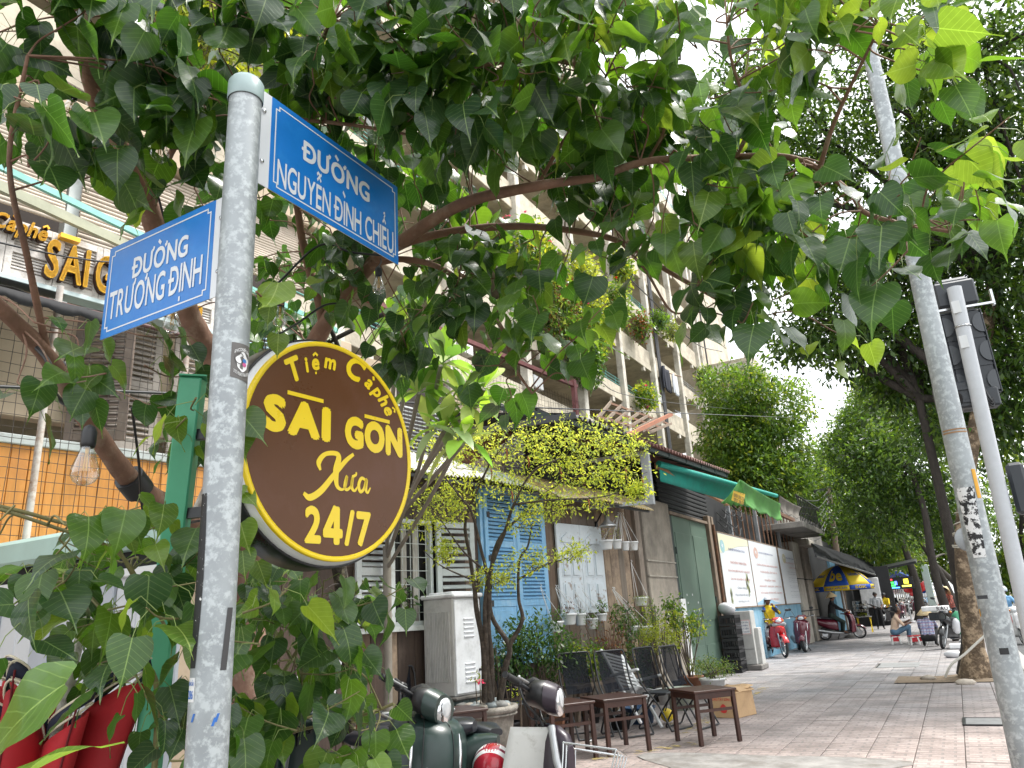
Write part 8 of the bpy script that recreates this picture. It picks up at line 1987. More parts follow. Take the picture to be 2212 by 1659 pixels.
s2=bike('old dark purple motorbike with white leg shields and a chrome front rack','cub',PP,'parked bikes nearest the corner',R(24),VINYL,shield=SHW,mirrors=False,basket=True,ind=False)
a=at(1155,1590,4.15);ride_at(s2,Vector((a.x,a.y,0)),h,R(7),.36)
STK=pm('label_silver',(.45,.5,.47),.35,var=.1)
m=MB();m.box((.541,0,.62),(.02,.066,.19),Euler((0,R(3),0)),.008);m.build('column_sticker',STK,s2)
m=MB();m.box((.5525,0,.67),(.004,.067,.022),Euler((0,R(3),0)));m.build('sticker_band',BLACK,s2)
s9=dup(s1,label='dark scooter whose black seat shows behind the green scooter');a=at(890,1610,4.5);ride_at(s9,Vector((a.x,a.y,0)),heading(-.93,.3),R(5),-.4)
for q in[c for c in kids(s9)if c.name.startswith(('grab_rail','tail_light'))]:CHILD[s9.name].remove(q);bpy.data.objects.remove(q)
hp=at(1066,1655,4.2);t=thing('red_helmet','red and white striped helmet hanging between the two nearest bikes','helmet',tuple(hp))
HR_=.118
m=MB();m.lathe([(HR_*math.sin(q),HR_*1.02*math.cos(q))for q in[PI*.60*i/14 for i in range(15)]]+[(HR_*.9,-HR_*.32)],hp,32,Euler((R(18),R(8),0)));m.build('helmet_shell',paint('helmet_red',(.42,.012,.03),.2),t)
qh=Euler((R(18),R(8),R(20))).to_matrix()
for(y0,y1,mt)in((-.062,-.03,PRW),(-.026,-.016,pm('helmet_stripe',(.2,.01,.05),.3)),(-.012,.03,PRW)):
 m=MB();m.grid(lambda u,v:hp+qh@(Vector((math.cos(R(lerp(-20,200,u))),lerp(y0,y1,v)/HR_*1.0,math.sin(R(lerp(-20,200,u))))).normalized()*HR_*1.018),26,3);m.build('helmet_stripe',mt,t)
m=MB();m.ball(hp+camR*.16+Vector((0,0,-.02)),(.06,.06,.12),12);m.v=[tuple(Vector(v)+Vector((rng.gauss(0,.006),)*3))for v in m.v];tag(m.build('cloth_bag',pm('cloth_tan',(.5,.36,.2),.9,var=.15)),'tan cloth bag beside the striped helmet','bag')
b3=bike('bright red motorbike parked facing the corner with its seated rider','underbone',RD,steer=R(-3))
p3=onz(1697,1421,0);h3=heading(.02,-1);ride_at(b3,p3,h3,R(2),.62)
b4=bike('dark maroon scooter standing next to the red motorbike, front wheel turned','scooter',MR,steer=R(-22),rim=ALLOY,trim=CHROME)
p4=onz(1738,1409,0);h4=heading(-.22,-.97);ride_at(b4,p4,h4,R(6),.62)
b5=dup(b4,label='maroon scooter side-on under the yellow and blue parasol, ridden by a woman')
f5=onz(1860,1379,0);h5=heading(.97,-.2);ride_at(b5,f5,h5,R(2),.62)
b6=bike('old black delivery motorbike loaded with bags, its wire wheel towards the tree','cub',BKP,steer=R(20))
p6=onz(2040,1402,0);h6=heading(-.86,-.5);ride_at(b6,p6,h6,R(6),.62)
far_spots=[(1912,1352,-.7,-.7,'dark motorbike under the rider in yellow'),(1936,1348,-.5,-.85,'black motorbike beside the steel hoop rail'),(1952,1336,-.3,-.95,None),(1966,1330,-.4,-.9,None),(1978,1326,-.2,-.97,None),(1990,1322,-.3,-.95,None),(1960,1318,-.2,-.98,None),(1974,1314,-.3,-.95,None),(1986,1310,-.2,-.97,None),(2002,1318,.1,-.98,None)]
for k,(px,py,r_,f_,lab)in enumerate(far_spots):
 o=dup(b4 if k%3 else b6,label=lab or('third','fourth','fifth','sixth','seventh','eighth','ninth','last')[k-2]+' motorbike of the dense far parked row, counted from the yellow-jacketed rider');o['group']='row of bikes up the pavement';ride_at(o,onz(px,py,0),heading(r_,f_),R(5),.5)
b7=bike('white and red scooter ridden on the road at the right edge','scooter',pm('paint_white',(.6,.6,.6),.25,coat=.5),'bikes on the road',0,trim=RD);p7=onz(2212,1392,-.14);ride_at(b7,p7,heading(-.25,-.97),0,.5)
b8=dup(b7,label='pale scooter following on the road behind the first rider');ride_at(b8,onz(2192,1352,-.14),heading(-.2,-.98),0,.5)
# ====== people
SKIN=pm('skin_brown',(.14,.065,.04),.55,var=.08);HAIR=pm('hair_black',(.012,.01,.01),.6)
def cl(n,c,**k):return pm(n,c,.85,var=k.pop('var',.15),**k)
CONE=pm('palm_leaf_hat',(.60,.46,.26),.75,var=.12,scale=14)
def plaid(name,c0,c1,c2):
 m,nt,b=nodes(name);L=nt.links.new;tc=nt.nodes.new('ShaderNodeTexCoord');cur=None
 for i,(ax_,c)in enumerate(((0,c1),(1,c1),(2,c2))):
  sp=nt.nodes.new('ShaderNodeSeparateXYZ');L(tc.outputs['Object'],sp.inputs[0]);f=nt.nodes.new('ShaderNodeMath');f.operation='MULTIPLY';f.inputs[1].default_value=13;L(sp.outputs[ax_],f.inputs[0])
  g=nt.nodes.new('ShaderNodeMath');g.operation='FRACT';L(f.outputs[0],g.inputs[0]);q=nt.nodes.new('ShaderNodeMath');q.operation='LESS_THAN';q.inputs[1].default_value=.33;L(g.outputs[0],q.inputs[0])
  k=nt.nodes.new('ShaderNodeMath');k.operation='MULTIPLY';k.inputs[1].default_value=.6;L(q.outputs[0],k.inputs[0]);mx=nt.nodes.new('ShaderNodeMix');mx.data_type='RGBA';mx.inputs['B'].default_value=(*c,1);L(k.outputs[0],mx.inputs['Factor'])
  if cur is None:mx.inputs['A'].default_value=(*c0,1)
  else:L(cur,mx.inputs['A'])
  cur=mx.outputs['Result']
 L(cur,b.inputs['Base Color']);b.inputs['Roughness'].default_value=.9;return m
def person(label,J,shirt,pants,shoe,sleeve='long',hat=None,loc=(0,0,0),rz=0.0,hatmat=None,foot_skin=False,vox=.016):
 0
 t=thing('person',label,'person',tuple(loc),rz)
 V3=lambda k:Vector(J[k]);seg=[]
 pel,ch,nk,hd=V3('pelvis'),V3('chest'),V3('neck'),V3('head')
 sd=V3('shL')-V3('shR');sd.normalize()
 for s in(-1,1):seg+=[(pel+sd*.06*s,ch+sd*.08*s,.105,.11,1)]
 seg+=[(V3('shL'),V3('shR'),.06,.06,1),(ch,nk,.09,.06,1),(nk,hd,.05,.05,0),(pel+sd*.09,pel-sd*.09,.11,.11,2)]
 f=Vector(J.get('face',(1,0,0))).normalized()
 seg+=[(hd+f*.0+Vector((0,0,.03)),hd+f*.012+Vector((0,0,-.035)),.088,.068,0),(hd+f*.07+Vector((0,0,.01)),hd+f*.098+Vector((0,0,-.02)),.012,.017,0)]
 for s in('L','R'):
  sh,el,ha,hi,kn,an,to=(V3(k+s)for k in('sh','el','ha','hip','kn','an','to'))
  seg+=[(sh,el,.056,.045,1),(el,ha,.042,.030,1 if sleeve=='long' else 0),(hi,kn,.088,.064,2),(kn,an,.060,.040,2),(an,to,.040,.032,3),(hd+sd*(.085 if s=='L' else-.085),hd+sd*(.088 if s=='L' else-.088)+Vector((0,0,.03)),.018,.018,0)]
  d=(ha-el).normalized();sw=d.cross(Vector((0,0,1)));sw=sw.normalized()if sw.length>.05 else sd;pm_=ha+d*.055
  seg+=[(ha,pm_,.030,.034,0)]
  for k in range(4):o_=sw*(-.027+.018*k);L_=(.055,.065,.062,.048)[k];seg+=[(pm_+o_,pm_+o_+d*L_+Vector((0,0,-.022)),.0105,.009,0)]
  seg+=[(ha+d*.02+sw*.03,ha+d*.05+sw*.058,.012,.010,0)]
 m=MB()
 for(a,b,ra,rb,g)in seg:
  ax_=b-a;L_=max(ax_.length,1e-4);q=Vector((0,0,1)).rotation_difference(ax_/L_).to_matrix()
  prof=[(1e-4,-ra)]+[(ra*math.cos(x),ra*math.sin(x))for x in(-1.05,-.5,0)]+[(rb*math.cos(x),L_+rb*math.sin(x))for x in(0,.5,1.05)]+[(1e-4,L_+rb)]
  m.lathe(prof,a,10,q)
 me=m.mesh('tmp');bm=bmesh.new();bm.from_mesh(me);bmesh.ops.remove_doubles(bm,verts=bm.verts,dist=5e-4);bmesh.ops.recalc_face_normals(bm,faces=bm.faces);bm.to_mesh(me);bm.free()
 o=bpy.data.objects.new('tmp',me);COL.objects.link(o);md=o.modifiers.new('r','REMESH');md.mode='VOXEL';md.voxel_size=vox;md.use_smooth_shade=True;sm=o.modifiers.new('s','SMOOTH');sm.iterations=3;sm.factor=.5
 dg=bpy.context.evaluated_depsgraph_get();nm=bpy.data.meshes.new_from_object(o.evaluated_get(dg));bpy.data.objects.remove(o)
 for mt in(SKIN,shirt,pants,SKIN if foot_skin else shoe):nm.materials.append(mt)
 n=len(nm.polygons);C=np.zeros(n*3,np.float32);nm.polygons.foreach_get('center',C);C=C.reshape(-1,3);best=np.full(n,9.0);reg=np.zeros(n,np.int32)
 for(a,b,ra,rb,g)in seg:
  A=np.array(a);D=np.array(b-a);tt=np.clip(((C-A)@D)/max(D@D,1e-8),0,1);dist=np.linalg.norm(C-A-tt[:,None]*D,axis=1)-(ra+(rb-ra)*tt)
  gg=dist<best;best[gg]=dist[gg];reg[gg]=g
 nm.polygons.foreach_set('material_index',reg);nm.polygons.foreach_set('use_smooth',[True]*n)
 bo=bpy.data.objects.new('body',nm);link(bo,t);bo.parent=t
 def add(m,n_,mt):o_=m.build(n_,mt);COL.objects.unlink(o_);link(o_,t);o_.parent=t
 m=MB()
 for s in(-1,1):m.ball(hd+f*.078+sd*s*.032+Vector((0,0,.012)),.010,6)
 add(m,'eyes',HAIR)
 up=Vector((-.12*f.x,-.12*f.y,1))+Vector(J.get('hat_tilt',(0,0,0)));q=Vector((0,0,1)).rotation_difference(up).to_matrix()
 top=hd+Vector((0,0,.03))-f*.012
 add(MB().ball(top,(.097,.093,.095),14)if hat!='bald' else MB().ball(top-f*.02,(.09,.09,.09),12),'hair',HAIR)
 if hat=='cone':add(MB().lathe([(0,.21),(.10,.12),(.215,-.005),(.21,-.012),(.0,.12)],top,26,q),'conical_hat',CONE)
 if hat=='cap':add(MB().lathe([(0,.105),(.06,.098),(.098,.05),(.102,.0)],top,18,q),'cap',hatmat);add(MB().box(top+f*.13+Vector((0,0,.005)),(.10,.15,.012),Vector((1,0,0)).rotation_difference(f).to_matrix(),.005),'cap_peak',hatmat)
 if hat=='helmet':add(MB().lathe([(0,.125),(.08,.11),(.125,.05),(.13,-.02),(.12,-.05)],top,18,q),'helmet',hatmat)
 return t
def mir(d):
 0
 for k in('sh','el','ha','hip','kn','an','to'):
  if k+'R' not in d:x,y,z=d[k+'L'];d[k+'R']=(x,-y,z)
 return d
WHT=cl('cloth_offwhite',(.58,.6,.62),var=.05);NVY=cl('cloth_black',(.012,.012,.014));GREY=cl('cloth_grey',(.36,.38,.4));JEANS=cl('jeans_blue',(.085,.16,.24),scale=10);TAN=cl('shirt_tan',(.62,.45,.33));DGRN=cl('trousers_dark_green',(.02,.035,.028));YJ=cl('jacket_yellow',(.70,.50,.015));BJ=cl('jacket_blue',(.16,.34,.56));SHOE=cl('shoe_dark',(.03,.025,.02));OLV=cl('sleeve_olive',(.07,.07,.05));CHK=plaid('shirt_blue_check',(.42,.44,.55),(.10,.14,.32),(.30,.12,.16));RCHK=plaid('shirt_red_check',(.5,.16,.12),(.05,.03,.03),(.4,.08,.06));GCHK=plaid('shirt_pale_check',(.56,.57,.58),(.40,.42,.45),(.42,.44,.46))
ride=dict(pelvis=(-.28,0,.86),chest=(-.20,0,1.20),neck=(-.18,0,1.36),head=(-.13,0,1.49),shL=(-.19,.17,1.29),elL=(.02,.25,1.10),haL=(.20,.31,1.02),hipL=(-.26,.10,.84),knL=(.12,.17,.70),anL=(.02,.17,.36),toL=(.17,.18,.31))
def on_bike(b,label,J=None,**k):J=mir(dict(ride,**(J or{})));return person(label,J,loc=tuple(b.location),rz=b.rotation_euler[2],**k)
pr=on_bike(b3,'man in a white cap and yellow and blue jacket on the red motorbike, eating',dict(pelvis=(-.30,.02,.84),elL=(-.06,.26,1.16),haL=(.07,.07,1.36),elR=(-.12,-.28,1.06),haR=(.02,-.18,.92),knL=(.06,.30,.84),anL=(-.02,-.02,.82),toL=(.02,-.16,.80),knR=(.05,-.22,.66),anR=(.02,-.24,.26),toR=(.14,-.26,.2)),shirt=YJ,pants=GREY,shoe=SHOE,hat='cap',hatmat=WHT)
for s in(-1,1):m=MB();m.ball(Vector((-.15,s*.17,1.27)),(.09,.09,.085),10);o=m.build('jacket_shoulder',cl('jacket_royal_blue',(.02,.10,.5)));COL.objects.unlink(o);link(o,pr);o.parent=pr
m=MB();m.tube([(-.16,.19,1.25),(-.06,.262,1.155),(.05,.10,1.32)],[.06,.054,.04],10);m.tube([(-.16,-.19,1.25),(-.12,-.282,1.055),(-.0,-.195,.935)],[.06,.054,.04],10);o=m.build('sleeves',OLV);COL.objects.unlink(o);link(o,pr);o.parent=pr
HY=paint('helmet_yellow',(.72,.50,.01),.3);HB=paint('helmet_brown',(.06,.015,.015),.3)
def helmet(name,label,p,mt):tag(MB().lathe([(0,.13),(.08,.115),(.13,.05),(.135,-.02),(.12,-.06)],p,18,Euler((R(20),R(30),0))).build(name,mt),label,'helmet')
helmet('helmet','yellow helmet hanging on the right side of the red motorbike',b3.location+camR*.20+Vector((0,0,.45)),HY);helmet('helmet','dark brown helmet hanging on the left side of the red motorbike',b3.location-camR*.22+Vector((0,0,.45)),HB)
on_bike(b5,'woman in conical hat and black top astride the maroon scooter',dict(toL=(.16,.17,.24),anL=(.04,.17,.3),knL=(.1,.17,.62)),shirt=NVY,pants=DGRN,shoe=SHOE,hat='cone',foot_skin=True)
B=[o for o in SC.objects if o.get('label')==far_spots[0][4]][0];on_bike(B,'rider in a yellow jacket and dark helmet waiting on a motorbike',None,shirt=YJ,pants=NVY,shoe=SHOE,hat='helmet',hatmat=BKP)
B=[o for o in SC.objects if o.get('label')==far_spots[1][4]][0];on_bike(B,'person all in black leaning over a motorbike by the hoop rail',dict(head=(.05,0,1.36),neck=(-.05,0,1.28),chest=(-.14,0,1.16)),shirt=NVY,pants=NVY,shoe=SHOE)
on_bike(b7,'road rider in a light blue shirt, face mask and pale helmet',None,shirt=BJ,pants=NVY,shoe=SHOE,hat='helmet',hatmat=paint('helmet_pale_blue',(.5,.58,.64),.3));on_bike(b8,'second road rider in white with a white helmet',None,shirt=WHT,pants=NVY,shoe=SHOE,hat='helmet',hatmat=paint('helmet_white',(.65,.65,.65),.3))
p=onz(1904,1359,0);stand=mir(dict(pelvis=(0,0,.92),chest=(.06,0,1.26),neck=(.10,0,1.42),head=(.17,0,1.53),face=(.9,0,-.4),shL=(.07,.19,1.36),elL=(.10,.25,1.10),haL=(.26,.18,.95),hipL=(0,.09,.88),knL=(.05,.11,.48),anL=(0,.12,.07),toL=(.15,.14,.03),shR=(.07,-.19,1.36),elR=(.10,-.26,1.1),haR=(.24,-.16,1.0)))
hz=heading(-.35,-.9);person('man in a pale checked shirt and black trousers standing with a long pole',stand,GCHK,NVY,SHOE,'short',None,tuple(p),hz)
q0=Vector((p.x,p.y,0));f_=Vector((math.cos(hz),math.sin(hz),0));l_=Vector((-f_.y,f_.x,0))
tag(MB().cyl(q0+f_*.24-l_*.4+Vector((0,0,1.15)),q0+f_*.40+l_*1.1+Vector((0,0,.5)),.02,8).build('long_pole',SHOE),'dark pole slanting down from the standing man in the checked shirt','pole')
STR,STW=pm('stool_red',(.5,.02,.03),.4),pm('stool_white',(.68,.67,.64),.4)
def stool(label):
 t=thing('plastic_stool',label,'stool',(0,0,0),0,'small red and white folding stools')
 MB().box((0,0,.25),(.27,.24,.03),None,.01).build('seat',STR,t)
 for x in(-1,1):
  for y in(-1,1):MB().bar((x*.12,y*.1,0),(x*.09,y*.09,.24),.035,.045,(1,0,0),.006).build('leg',STW,t)
 for x in(-1,1):MB().box((x*.108,0,.1),(.02,.2,.04)).build('stretcher',STW,t)
 MB().box((0,-.095,.15),(.16,.012,.12)).build('side_panel',STR,t);return t
ps=onz(1937,1392,0);st=stool('red and white stool under the seated man');h6_=heading(.93,-.35);place(st,(ps.x,ps.y,0),h6_)
pq=onz(1976,1393,0);place(dup(st,label='empty red and white stool in front of the seated man'),(pq.x,pq.y,0),h6_+.2);pq=onz(1990,1392,0);place(dup(st,label='red stool half hidden behind the squatting woman'),(pq.x,pq.y+.15,0),h6_-.5)
person('man in a tan shirt and jeans sitting on a low stool, hands raised',mir(dict(pelvis=(0,0,.36),chest=(.10,0,.68),neck=(.15,0,.84),head=(.22,0,.96),shL=(.12,.18,.78),elL=(.30,.24,.58),haL=(.46,.12,.66),elR=(.26,-.25,.56),haR=(.45,-.08,.60),hipL=(.04,.10,.34),knL=(.42,.14,.50),anL=(.38,.14,.09),toL=(.54,.15,.04))),TAN,JEANS,SHOE,'short','bald',tuple(ps),h6_,foot_skin=True)
g=ps+Vector((math.cos(h6_),math.sin(h6_),0))*.58+Vector((0,0,.62));tag(MB().lathe([(0,-.03),(.05,-.03),(.08,.04),(.075,.04),(0,-.01)],g,14).build('food_tray',PRW),'small white tray in the seated man\'s hands','tray')
pw=onz(2010,1397,0);hw=heading(.55,.8)
person('woman in a conical hat and blue checked shirt squatting beside the loaded motorbike',mir(dict(pelvis=(0,0,.24),chest=(.16,0,.58),neck=(.22,0,.73),head=(.29,0,.83),shL=(.18,.18,.68),elL=(.38,.22,.50),haL=(.52,.12,.36),hipL=(.02,.10,.24),knL=(.36,.18,.46),anL=(.10,.15,.08),toL=(.26,.17,.03))),CHK,NVY,SHOE,'long','cone',tuple(pw),hw)
pr2=onz(2068,1372,0);person('woman in red check and conical hat behind the dark leaning trunk',mir(dict(pelvis=(0,0,.85),chest=(.06,0,1.18),neck=(.08,0,1.34),head=(.13,0,1.45),shL=(.07,.17,1.27),elL=(.2,.22,1.05),haL=(.42,.14,.98),hipL=(0,.09,.82),knL=(.04,.1,.46),anL=(0,.11,.07),toL=(.14,.12,.03),hat_tilt=(-.9,0,0))),RCHK,NVY,SHOE,'long','cone',tuple(pr2),heading(-.95,-.3))
def blob(name,label,cat,c,r,mt,n=14,j=.1):
 m=MB();m.ball(c,r,n);m.v=[tuple(Vector(c)+(Vector(v)-Vector(c))*(1+j*math.sin(9*v[0]+7*v[2])*math.sin(8*v[1]+5*v[2])))for v in m.v];return tag(m.build(name,mt),label,cat)
f6=Vector((math.cos(h6),math.sin(h6),0));B6=Vector(b6.location)
blob('plastic_bag','big green plastic bag hung on the black motorbike by the tree','bag',B6-f6*.1-camF*.3+Vector((0,0,.62)),(.22,.2,.34),pm('bag_green',(.10,.42,.24),.35,var=.15,bump=.5,bscale=14))
blob('plastic_bag','white plastic bag below the green one on the black motorbike','bag',B6+f6*.12-camF*.28+Vector((0,0,.55)),(.12,.12,.2),pm('bag_white',(.6,.6,.62),.4,var=.1))
t=thing('carrier_basket','dark basket with a lettered banner on the front of the black motorbike','basket',tuple(B6+f6*.5));c=B6+f6*.62+Vector((0,0,.82));q=Matrix.Rotation(h6,3,'Z')
m=MB();m.box(c,(.28,.32,.2),q,.03);m.build('basket',BLACK,t);m=MB();m.lathe([(.11,-.02),(.13,0),(.11,.02)],c+f6*.0-camF*.22,18,Vector((0,0,1)).rotation_difference(-camF).to_matrix());m.build('ring',DARKM,t)
m=MB();m.box(c+Vector((0,0,.2)),(.3,.62,.13),q,.02);bn=m.build('banner',PRW,t);Mf=frame_of(c+Vector((0,0,.2))-camF*.34,camR,(0,0,1));xform(fit(text_mb('RAU',1,.03),.3,.1),Mf).build('lettering',BLACK,bn)
for k,(px,py,w_,lab)in enumerate(((2075,1402,.5,'white foam box lying by the mottled trunk'),(2104,1412,.4,'low white foam tray nearest the mottled trunk'),(2098,1392,.5,'long white foam box behind the other foam boxes'))):
 p=onz(px,py,0);tag(MB().box(p+Vector((0,.1,.07)),(w_,.3,.13),Matrix.Rotation(.3*k,3,'Z'),.02).build('foam_box',PRW),lab,'box')
p=onz(2060,1414,.06);blob('plastic_bag','crumpled white plastic bag on the paving left of the foam boxes','bag',p,(.2,.14,.1),MATS['bag_white'],12,.25)
p=onz(2118,1414,.06);blob('plastic_bag','pink plastic bag by the foot of the mottled trunk','bag',p,(.08,.1,.1),pm('bag_pink',(.5,.1,.18),.4),10,.2)
# ====== street furniture and far things
ub0=onz(1838,1377,0);ut=zfor(ub0.x,ub0.y,1222);ue=zfor(ub0.x,ub0.y,1266);Dp=(V((ub0.x,ub0.y,ue))-V(CAMP)).dot(Vector((RM[0][2],RM[1][2],RM[2][2])));ur=66*Dp/FPX
t=thing('street_parasol','yellow and blue advertising parasol over the woman on the maroon scooter','umbrella',(ub0.x,ub0.y,0))
UY,UB=pm('parasol_yellow',(.72,.52,.02),.7,var=.06),pm('parasol_blue',(.015,.08,.42),.7,var=.08)
MB().cyl((ub0.x,ub0.y,0),(ub0.x,ub0.y,ut),.022,10).build('pole',WHITEP,t);MB().ball((ub0.x,ub0.y,ut+.04),.05,10).build('finial',WHITEP,t);MB().lathe([(0,.12),(.06,.12),(.2,.05),(.24,0),(0,0)],(ub0.x,ub0.y,0),16).build('base',CONC,t)
face=math.atan2(-ub0.y,-ub0.x)
def upt(a,s,lift=0.0):
 n=8;q=(a-face+.55)/(2*PI/n);fr=q-math.floor(q);rr_=ur*s*(1-.035*math.sin(PI*fr)*s)+lift;return Vector((ub0.x+rr_*math.cos(a),ub0.y+rr_*math.sin(a),lerp(ut,ue,s**1.9)+.35*lift))
def uflap(a,v):p=upt(a,1.0);return p+Vector((0,0,-.17*v*(1-.0)))
for k in range(8):
 a0=face-.55+k*PI/4;a1=a0+PI/4;yel=k%2
 MB().grid(lambda u,v:upt(lerp(a0,a1,u),.02+.98*v),8,8).build('panel',UY if yel else UB,t,.004);fl_=MB().grid(lambda u,v:uflap(lerp(a0,a1,u),v),8,2).build('valance',UB if yel else UY,t,.004)
 c,ink=(a0+a1)/2,PRW
 if abs((c-face+PI)%(2*PI)-PI)<1.6:
  def wrap(s,s0,s1,mt,wd,nm='lettering',flap=False,bold=.02):
   tm=fit(text_mb(s,1,bold),1,1);vs=[]
   for v in tm.v:
    a=c+v[0]*wd*PI/4
    if flap:p=uflap(a,.5-v[1]*.62);vs.append(p+Vector((math.cos(a),math.sin(a),0))*(.012+v[2]*15))
    else:vs.append(upt(a,lerp(s0,s1,.5-v[1]),.012+v[2]*15))
   tm.v=vs;tm.build(nm,mt,t)
  if yel:wrap('befood',.62,.74,UB,.62);wrap('50K',0,0,UY,.55,flap=True,bold=.03)
  else:wrap('be',.5,.88,UY,.62,bold=.035);wrap('ĐẶT ĐỒ ĂN',0,0,UB,.8,flap=True)
c0=onz(1872,1366,0);t=thing('food_case','small glass food case on a yellow folding stand behind the scooter','food stall',tuple(c0),0)
for s in(-1,1):m=MB();m.bar(c0+Vector((s*.25,-.25,0)),c0+Vector((s*.25,.25,.62)),.03,.03);m.bar(c0+Vector((s*.25,.25,0)),c0+Vector((s*.25,-.25,.62)),.03,.03);m.build('stand',YEL2,t)
MB().box(c0+Vector((0,0,.64)),(.62,.56,.03)).build('tray',STEEL,t);cz=c0+Vector((-.05,0,.66));m=MB()
for x in(-.26,.26):
 for y in(-.22,.22):m.box(cz+Vector((x,y,.32)),(.025,.025,.64))
for z in(.0,.22,.43,.64):m.box(cz+Vector((0,0,z)),(.54,.46,.02))
m.build('case_frame',STEEL,t);MB().box(cz+Vector((0,-.225,.32)),(.5,.004,.6)).build('pane',GLS,t)
m=MB();small_leaves(m,cz+Vector((0,0,.09)),(.2,.18,.07),120,.09,.05);m.build('salad',LF_LIME,t)
for z in(.27,.48):
 for k in range(4):MB().ball(cz+Vector((-.17+.11*k,-.05,z)),(.05,.07,.04),8).build('bread',pm('bread',(.55,.48,.38),.7),t)
cr=onx(1585,1400,SX+.24);cr.z=0
for k in range(5):
 z=k*.245;t=thing('plastic_crate',('lowest','second','middle','fourth','topmost')[k]+' black plastic crate of the stack beside the timber post','crate',(cr.x,cr.y,z),0,'stacked black crates');m=MB()
 for s in(-1,1):m.box((cr.x+s*.17,cr.y,z+.03),(.02,.5,.05));m.box((cr.x+s*.17,cr.y,z+.20),(.02,.5,.06));m.box((cr.x,cr.y+s*.24,z+.03),(.34,.02,.05));m.box((cr.x,cr.y+s*.24,z+.20),(.34,.02,.06));
 for q in range(7):
  for s in(-1,1):m.box((cr.x+s*.17,cr.y-.24+.08*q,z+.11),(.018,.03,.2));m.box((cr.x-.16+.053*q,cr.y+s*.24,z+.11),(.02,.018,.2))
 m.box((cr.x,cr.y,z+.012),(.33,.47,.012));m.build('crate_body',BLACK,t)
blob('plastic_bag','white and blue plastic bag on top of the black crates','bag',(cr.x,cr.y,1.36),(.2,.2,.15),MATS['bag_white'],14,.2)
eb=onx(1612,1400,SX+.42);eb.z=0;EBW=pm('ebox_grey',(.46,.46,.44),.6,var=.08,stain=(.34,.32,.3),stain_amt=.36,stain_scale=4)
t=thing('electric_box','pale grey electricity box with a red-lettered danger plate at the blue wall','electric box',tuple(eb),0);MB().box(eb+Vector((0,.25,.06)),(.62,.7,.12),None,.02).build('base',CONC,t);MB().box(eb+Vector((-.05,.2,.70)),(.50,.42,1.16),None,.012).build('body',EBW,t);MB().box(eb+Vector((.24,.32,.5)),(.1,.34,.8),None,.012).build('side_box',EBW,t)
MB().box(eb+Vector((-.05,-.02,.45)),(.46,.012,.006)).build('seam',DARKM,t)
pl_=MB().box(eb+Vector((-.03,-.016,.93)),(.40,.008,.32)).build('warning_plate',PRW,t);Mw=frame_of(eb+Vector((-.03,-.0215,.93)),(1,0,0),(0,0,1));WR=pm('warning_red',(.55,.08,.05),.5)
m=MB()
for k,s in enumerate(('CẤM LẠI GẦN','CÓ ĐIỆN','NGUY HIỂM','CHẾT NGƯỜI')):m.merge(fit(text_mb(s,1,.015),.055*len(s)**.5*1.25,.042,.05,.1-.066*k))
xform(m,Mw).build('lettering',INKB,pl_);m=MB();m.add([(-.13,.1,.001),(-.155,.0,.001),(-.14,.0,.001),(-.16,-.1,.001),(-.115,.025,.001),(-.13,.025,.001),(-.11,.1,.001)],[tuple(range(7))]);xform(m,Mw).build('lightning_mark',WR,pl_)
m=MB()
for(x,y,sx,sz)in((0,.15,.38,.008),(0,-.15,.38,.008),(-.19,0,.008,.3),(.19,0,.008,.3)):m.box((x,y,.0005),(sx,sz,.001))
xform(m,Mw).build('plate_border',WR,pl_)
cp0=Vector((-3.6,40.0,0));a_,b_=ony(1806,1190,40),ony(1789,1056,40);dvp=(b_-a_)/(b_.z-a_.z);foot=a_-dvp*a_.z
t=thing('cable_pole','brown concrete cable pole with a crossarm above the black awning','utility pole',tuple(foot));MB().tube([foot,b_],[.2,.13],10).build('pole',pm('pole_brown',(.17,.125,.09),.9,var=.25),t);MB().bar(b_+Vector((-.7,0,-.05)),b_+Vector((.25,0,.05)),.12,.12).build('crossarm',DARKM,t);m=MB();m.box(foot+dvp*(b_.z-.9),(.42,.3,.3));m.build('cable_box',BLACK,t)
for k in range(6):
 z=-.1-.22*k;e=ony(1735-4*k,1080+14*k,34);m=MB();m.tube(bez([b_+dvp*z,b_.lerp(e,.5)+Vector((0,0,z-.2)),e],6),.022,5);m.build('cable',BLACK,t)
ls=onx(1940,1260,-2.6);t=thing('shop_sign','small lit colour display sign hanging from a dark canopy up the street','sign',tuple(ls));MB().box(ls,(1.5,.12,.62),None,.02).build('sign_case',BLACK,t)
for(x,z,w_,h_,c)in((-.45,.2,.4,.09,(1,.05,.05)),(-.42,.04,.45,.1,(.05,1,.1)),(-.38,-.1,.45,.1,(.05,1,.1)),(-.1,.02,.12,.2,(.1,.2,1)),(.4,.08,.22,.24,(1,.85,.05)),(-.2,-.22,.5,.06,(.1,.4,1)),(.4,-.16,.45,.08,(1,.9,.1))):MB().box(ls+Vector((x,-.07,z)),(w_,.02,h_)).build('lit_segment',emit('lit_%d%d%d'%tuple(int(q*9)for q in c),c,1.3),t)
MB().box(ls+Vector((-.5,.6,.9)),(3.2,2.2,.12),Euler((R(6),R(-8),0))).build('canopy',DARKM,t)
eb2=onx(1868+12,1280,-3.9);t=thing('meter_cabinet','white meter cabinet on a black panel beyond the parasol','cabinet',tuple(eb2));MB().box(eb2,(1.0,.3,1.5),None,.03).build('body',PRW,t);MB().box(eb2+Vector((.1,.3,-.3)),(1.9,.2,3.2)).build('back_panel',BLACK,t)
